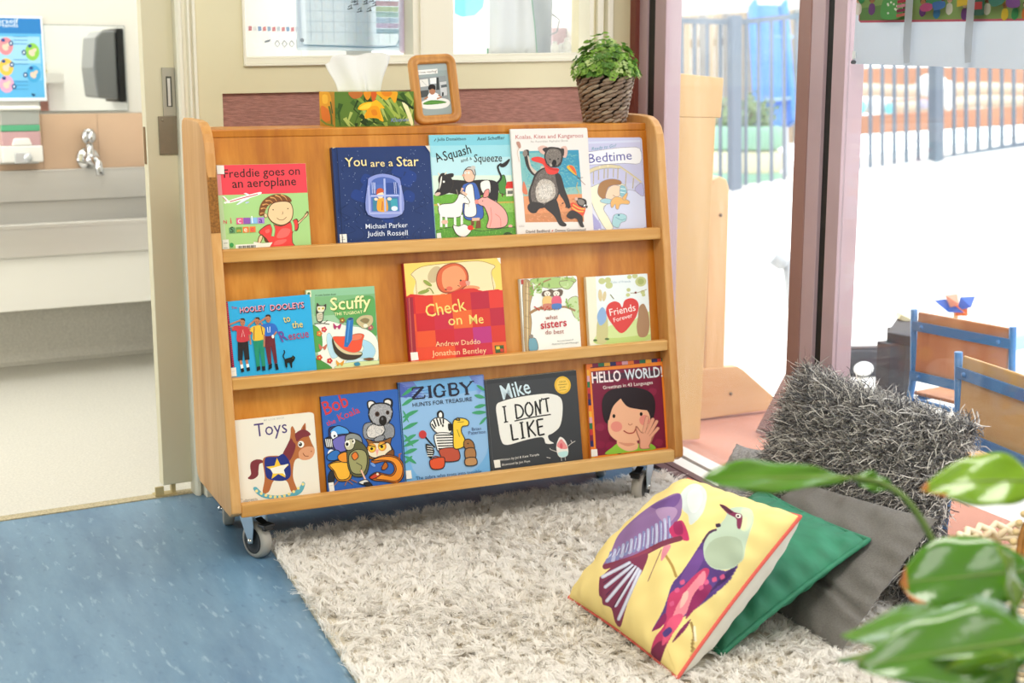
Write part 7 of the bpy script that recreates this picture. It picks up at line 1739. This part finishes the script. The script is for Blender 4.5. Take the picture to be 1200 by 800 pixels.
# ------------------------------------------------------------------ poster stuck on the glass
ps = empty('picture_poster', XG @ Vector((-0.006, -0.386, 1.193)), (0.027, 0, -AG), 'colourful crowd scene poster with a wide grey margin stuck on the glass', 'poster')
PW, PHt = 0.84, 0.62
qa = [(1003, -215), (1300, -276), (1300, 87), (1003, 76)]
a = Art(qa, (0, 0, PW, PHt))
a.rectbg('#dde1e6', [(0, 0), (PW, 0), (PW, PHt), (0, PHt)])
# frame of reference of the sketch: zoom of the corner, 4 px to one
z4 = lambda x, y: (980 + x / 4, y / 4)
def zp(c, *p): a.P(c, *[z4(*q) for q in p])
def zs(c, *p): a.S(c, *[z4(*q) for q in p])
zp('#c0606c', (106, -700), (1250, -700), (1250, 122), (116, 122), (107, 112)); zp('#8fb6d8', (110, -700), (1250, -700), (1250, 40), (110, 40)); zp('#8fb36a', (110, 20), (1250, 24), (1250, 112), (112, 112)); zp('#6f9a58', (110, 60), (250, 40), (345, 60), (345, 110), (112, 112)); zp('#7fa0d0', (345, -80), (900, -80), (900, 20), (345, 20))
random.seed(31)
fc = ['#3f8fc8', '#e8c83c', '#c8484a', '#7a4a8c', '#3f9a5a', '#d87a3c', '#e8e2d4', '#4a4a7c']
sk_ = ['#e8bf9a', '#b07a50', '#8a5a3c', '#f0d0b0']
for r_ in range(7):
    for k in range(18):
        x = 118 + k * 58 + random.uniform(-16, 16); y = 96 - r_ * 74 + random.uniform(-24, 10)
        zs(random.choice(fc), (x, y + 14), (x - 14, y), (x - 12, y - 30), (x, y - 38), (x + 13, y - 30), (x + 15, y)); a.E(random.choice(['#5a3a22', '#2a2220', '#d8b04a', '#a85a2c']), 980 + x / 4, (y - 54) / 4, 3.4, 3.6); a.E(random.choice(sk_), 980 + x / 4, (y - 50) / 4, 2.8, 3.0)
        a.E('#2a2220', 980 + x / 4 - 1, (y - 51) / 4, .4, n=6); a.E('#2a2220', 980 + x / 4 + 1, (y - 51) / 4, .4, n=6)
zs('#5fa85a', (240, 104), (236, 40), (260, 0), (310, 10), (330, 60), (320, 104))
for k in range(16): a.E('#eef0e0', 980 + random.uniform(246, 316) / 4, random.uniform(4, 98) / 4, 1.3, n=8)
for k in range(4): zp(['#b83a4a', '#d88a9a', '#8a3050', '#c86a5a'][k], (306, 28 + k * 20), (344, 22 + k * 20), (348, 34 + k * 20), (308, 42 + k * 20))
zs('#3f8a5a', (440, 30), (480, -20), (510, 10), (500, 46), (450, 44)); zs('#b84a7a', (412, 56), (440, 40), (470, 50), (460, 74), (424, 76)); zs('#3f6fb0', (470, 40), (520, 34), (524, 60), (480, 72)); zp('#e0bc3c', (576, 0), (630, -8), (634, 50), (580, 60)); zp('#2f5a4a', (640, -40), (700, -44), (704, 96), (646, 98)); zp('#b83a3a', (652, 40), (692, 38), (694, 70), (654, 72)); zs('#3f7a6a', (720, 20), (770, -10), (790, 40), (740, 60)); zs('#7a4a8c', (800, 30), (850, 20), (860, 60), (810, 64))
# strap shadows and folds showing through, painted as grey bands
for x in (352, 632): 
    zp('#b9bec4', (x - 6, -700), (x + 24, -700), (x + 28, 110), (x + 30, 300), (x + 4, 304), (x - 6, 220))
a.E('#5c5f62', 980 + 122 / 4, 297 / 4, 3.2, 2.4)
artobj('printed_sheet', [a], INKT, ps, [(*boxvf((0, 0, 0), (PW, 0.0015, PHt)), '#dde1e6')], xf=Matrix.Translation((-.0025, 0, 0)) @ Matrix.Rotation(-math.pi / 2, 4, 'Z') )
b = MB(); b.box((-.006, -.012, .012), (-.003, -.0005, .03)); b.build('tape', mat('clear_tape', '#d6dadd', .3), ps)

# ------------------------------------------------------------------ wicker basket and rattan tray, bottom right
bk = empty('wicker_basket', (1.103, -1.404, 0), (0, 0, 0), 'pale wicker basket standing near the glass at the right edge', 'basket')
WK = mat('bleached_wicker', '#e2d3b4', .65, var=.12, scale=40)
b = MB(); HB_ = 0.331; R0, R1 = .10, .135
for k in range(16):
    z = .01 + k * 0.0201; R = R0 + (R1 - R0) * z / HB_
    b.tube([((R + .004 * math.sin(j * math.pi / 2 * 1.0 + k * math.pi)) * math.cos(2 * math.pi * j / 48), (R + .004 * math.sin(j * math.pi / 2 + k * math.pi)) * math.sin(2 * math.pi * j / 48), z) for j in range(48)], .0062, 6, closed=True)
b.lathe([(0, .004), (R0, .004), (R0, .01)], 24)
b.build('woven_side', WK, bk)
b = MB()
for j in range(24):
    a0 = 2 * math.pi * j / 24
    pts = [((R1 + .006 * math.cos(q * math.pi * .9 + .3)) * math.cos(a0 + q * .16), (R1 + .006 * math.cos(q * math.pi * .9 + .3)) * math.sin(a0 + q * .16), HB_ - .03 + .036 * math.sin(math.pi * q / 4.0)) for q in range(5)]
    b.tube(pts, .0068, 7)
b.build('braided_rim', WK, bk)
rt = empty('rattan_tray', (1.122, -1.520, 0.355), (0, 0, 0), 'brown coiled rattan tray tucked upright in the wicker basket', 'tray')
rt.rotation_euler = (math.radians(80), 0, math.radians(-35))
RT = mat('brown_rattan', '#b07a3c', .6, var=.2, scale=60)
b = MB()
for k in range(15): b.tube([(.012 + k * .0085) * Vector((math.cos(2 * math.pi * j / 40), math.sin(2 * math.pi * j / 40), 0)) for j in range(40)], .0052, 6, closed=True)
b.build('coils', RT, rt)
b = MB()
for j in range(52): b.ball((.142 * math.cos(2 * math.pi * j / 52), .142 * math.sin(2 * math.pi * j / 52), 0), (.0068, .0068, .0085), 8, 6)
b.build('stitched_rim', mat('light_rattan', '#d8bd8a', .6), rt)

# ------------------------------------------------------------------ leafy plant close to the camera
LEAF = []
def leafmat(name, col, spec):
    mt, N, L, b_ = nodes(name)
    out = N['Material Output']; tc = N.new('ShaderNodeTexCoord'); nz = N.new('ShaderNodeTexNoise'); nz.inputs['Scale'].default_value = 22
    L.new(tc.outputs['Object'], nz.inputs['Vector']); rp = N.new('ShaderNodeValToRGB'); c = lin(col)
    rp.color_ramp.elements[0].color = (c[0] * .8, c[1] * .82, c[2] * .8, 1); rp.color_ramp.elements[1].color = (min(1, c[0] * 1.25), min(1, c[1] * 1.15), c[2], 1)
    L.new(nz.outputs['Fac'], rp.inputs['Fac']); L.new(rp.outputs['Color'], b_.inputs['Base Color']); b_.inputs['Roughness'].default_value = .22; b_.inputs['Coat Weight'].default_value = 1.0; b_.inputs['Coat Roughness'].default_value = .1; b_.inputs['Coat IOR'].default_value = 1.7; b_.inputs['Specular IOR Level'].default_value = spec
    t_ = N.new('ShaderNodeBsdfTranslucent'); t_.inputs['Color'].default_value = (min(1, c[0] * 1.6), min(1, c[1] * 1.5), c[2] * .7, 1)
    mx = N.new('ShaderNodeMixShader'); mx.inputs[0].default_value = .42; L.new(b_.outputs[0], mx.inputs[1]); L.new(t_.outputs[0], mx.inputs[2]); L.new(mx.outputs[0], out.inputs['Surface'])
    return mt
LG = leafmat('glossy_leaf', '#5c9626', .6); LY = leafmat('yellow_green_leaf', '#88b02c', .5); MID = mat('leaf_midrib', '#6f8a34', .5); STM = mat('green_stem', '#566e2c', .5); BRN = mat('dry_leaf_edge', '#b5703a', .7)
PB = Vector((0.60, -2.02, 0))
pl_ = empty('leafy_houseplant', PB, (0, 0, 0), 'large-leaved green houseplant close to the camera, out of focus', 'houseplant')
IP = Matrix.Translation(-PB)
b = MB(); b.lathe([(0, 0), (.10, 0), (.105, .01), (.135, .25), (.142, .25), (.142, .28), (.128, .28), (.125, .24), (0, .235)], 36); b.build('pot', mat('white_ceramic_pot', '#dcdad4', .35), pl_)
b = MB(); b.lathe([(0, .245), (.126, .242)], 24); b.build('soil', mat('potting_soil', '#3a2d22', .95, var=.3, scale=90), pl_)
def leaf(base, tip, width, nrm, mt, curl=.12, fold=.25, parent=pl_, dry=False, pk=.85):
    base, tip = Vector(base), Vector(tip); d = tip - base; L_ = d.length; d.normalize()
    n_ = Vector(nrm); n_ = (n_ - d * n_.dot(d)).normalized(); s_ = d.cross(n_)
    b = MB(); nu, nv = 16, 4; V = []
    for i in range(nu + 1):
        t_ = i / nu; wd = width * (math.sin(math.pi * t_ ** pk) ** (.75 if pk < 1 else .6)) * (1 - .25 * t_ * (pk < 1)) + .0015
        for j in range(-nv, nv + 1):
            y = j / nv
            V.append(base + d * (L_ * t_) + s_ * (y * wd * .5) + n_ * (-curl * L_ * (t_ - .15) ** 2 * 1.2 + fold * abs(y) * wd * .5 + .0035 * math.sin(t_ * 14 + j) * abs(y)))
    m_ = 2 * nv + 1
    F = [(i * m_ + j, (i + 1) * m_ + j, (i + 1) * m_ + j + 1, i * m_ + j + 1) for i in range(nu) for j in range(m_ - 1)]
    b.add(V, F, 0, True)
    if dry:
        for q in range(len(F)):
            if q >= len(F) - 6 or (q % (m_ - 1) == 0 and q > len(F) * .75): b.mi[q] = 1
    o = b.build('leaf', [mt, BRN], parent, xf=IP); md = o.modifiers.new('thick', 'SOLIDIFY'); md.thickness = .0008; md.offset = 0
    b = MB(); b.tube([V[i * m_ + nv] for i in range(nu + 1)], [.0022 * (1 - .7 * i / nu) for i in range(nu + 1)], 6); b.build('midrib', MID, o, xf=IP)
    return o
P_ = spot
leaf(P_(1000, 560, 1.62), P_(826, 558, 1.55), .040, (-.35, -.62, .70), LG, .02, .15, pk=1.5)
leaf(P_(1004, 560, 1.62), P_(1046, 570, 1.62), .026, (-.3, -.7, .6), LG, .02, .1)
leaf(P_(1215, 565, 1.50), P_(1090, 556, 1.50), .070, (-.2, -.72, .68), LY, .35, .1, dry=True)
leaf(P_(1215, 668, 1.55), P_(1054, 682, 1.60), .092, (-.35, -.75, .55), LG, .02, .12, dry=True, pk=1.15)
leaf(P_(1190, 735, 1.45), P_(1176, 640, 1.42), .062, (.55, -.75, .2), LY, .05, .2)
leaf(P_(1215, 738, 1.38), P_(986, 742, 1.45), .17, (-.02, -.06, 1.0), LG, .01, .05)
leaf(P_(1215, 748, 1.34), P_(1004, 778, 1.36), .085, (.0, -.75, .6), LG, .05, .1)
leaf(P_(1215, 768, 1.32), P_(980, 766, 1.50), .11, (-.02, -.08, 1.0), LG, .03, .05)
leaf(P_(1190, 770, 1.32), P_(1085, 830, 1.36), .06, (.1, -.85, .4), LY, .1, .1)
leaf(P_(1240, 700, 1.40), P_(1300, 560, 1.45), .08, (-.6, -.6, .4), LG, .1, .2)
leaf(P_(1250, 800, 1.42), P_(1400, 760, 1.5), .09, (-.1, -.4, .9), LG, .1, .2)
top = PB + Vector((0, 0, .24))
def stem(pts, r_=.0035):
    b = MB(); b.tube(smooth_loop_3(pts), r_, 8); b.build('stem', STM, pl_, xf=IP)
def smooth_loop_3(pts):
    out = []; P = [Vector(p) for p in pts]; k = len(P)
    for i in range(k - 1):
        a_, b_, c_, d_ = P[max(i - 1, 0)], P[i], P[i + 1], P[min(i + 2, k - 1)]
        for j in range(6):
            t_ = j / 6
            out.append(.5 * (2 * b_ + (c_ - a_) * t_ + (2 * a_ - 5 * b_ + 4 * c_ - d_) * t_ * t_ + (3 * b_ - a_ - 3 * c_ + d_) * t_ ** 3))
    return out + [P[-1]]
stem([top, P_(1180, 860, 1.60), P_(1122, 712, 1.60), P_(1096, 640, 1.60), P_(1066, 590, 1.61), P_(1036, 568, 1.62), P_(1000, 560, 1.62)], .0042)
stem([top + Vector((.02, 0, 0)), P_(1250, 860, 1.5), P_(1222, 720, 1.48), P_(1216, 640, 1.5), P_(1215, 565, 1.5)], .0035)
stem([top + Vector((-.01, .02, 0)), P_(1230, 840, 1.48), P_(1224, 740, 1.5), P_(1215, 668, 1.55)])
stem([top + Vector((-.02, -.01, 0)), P_(1220, 860, 1.40), P_(1216, 790, 1.36), P_(1215, 740, 1.38)], .005)
stem([top, P_(1200, 840, 1.42), P_(1192, 770, 1.42), P_(1190, 735, 1.45)])
stem([top, P_(1250, 900, 1.44), P_(1250, 800, 1.42), P_(1240, 700, 1.40)])
stem([top + Vector((-.02, .02, 0)), P_(1170, 850, 1.40), P_(1150, 770, 1.36), P_(1212, 748, 1.34)])
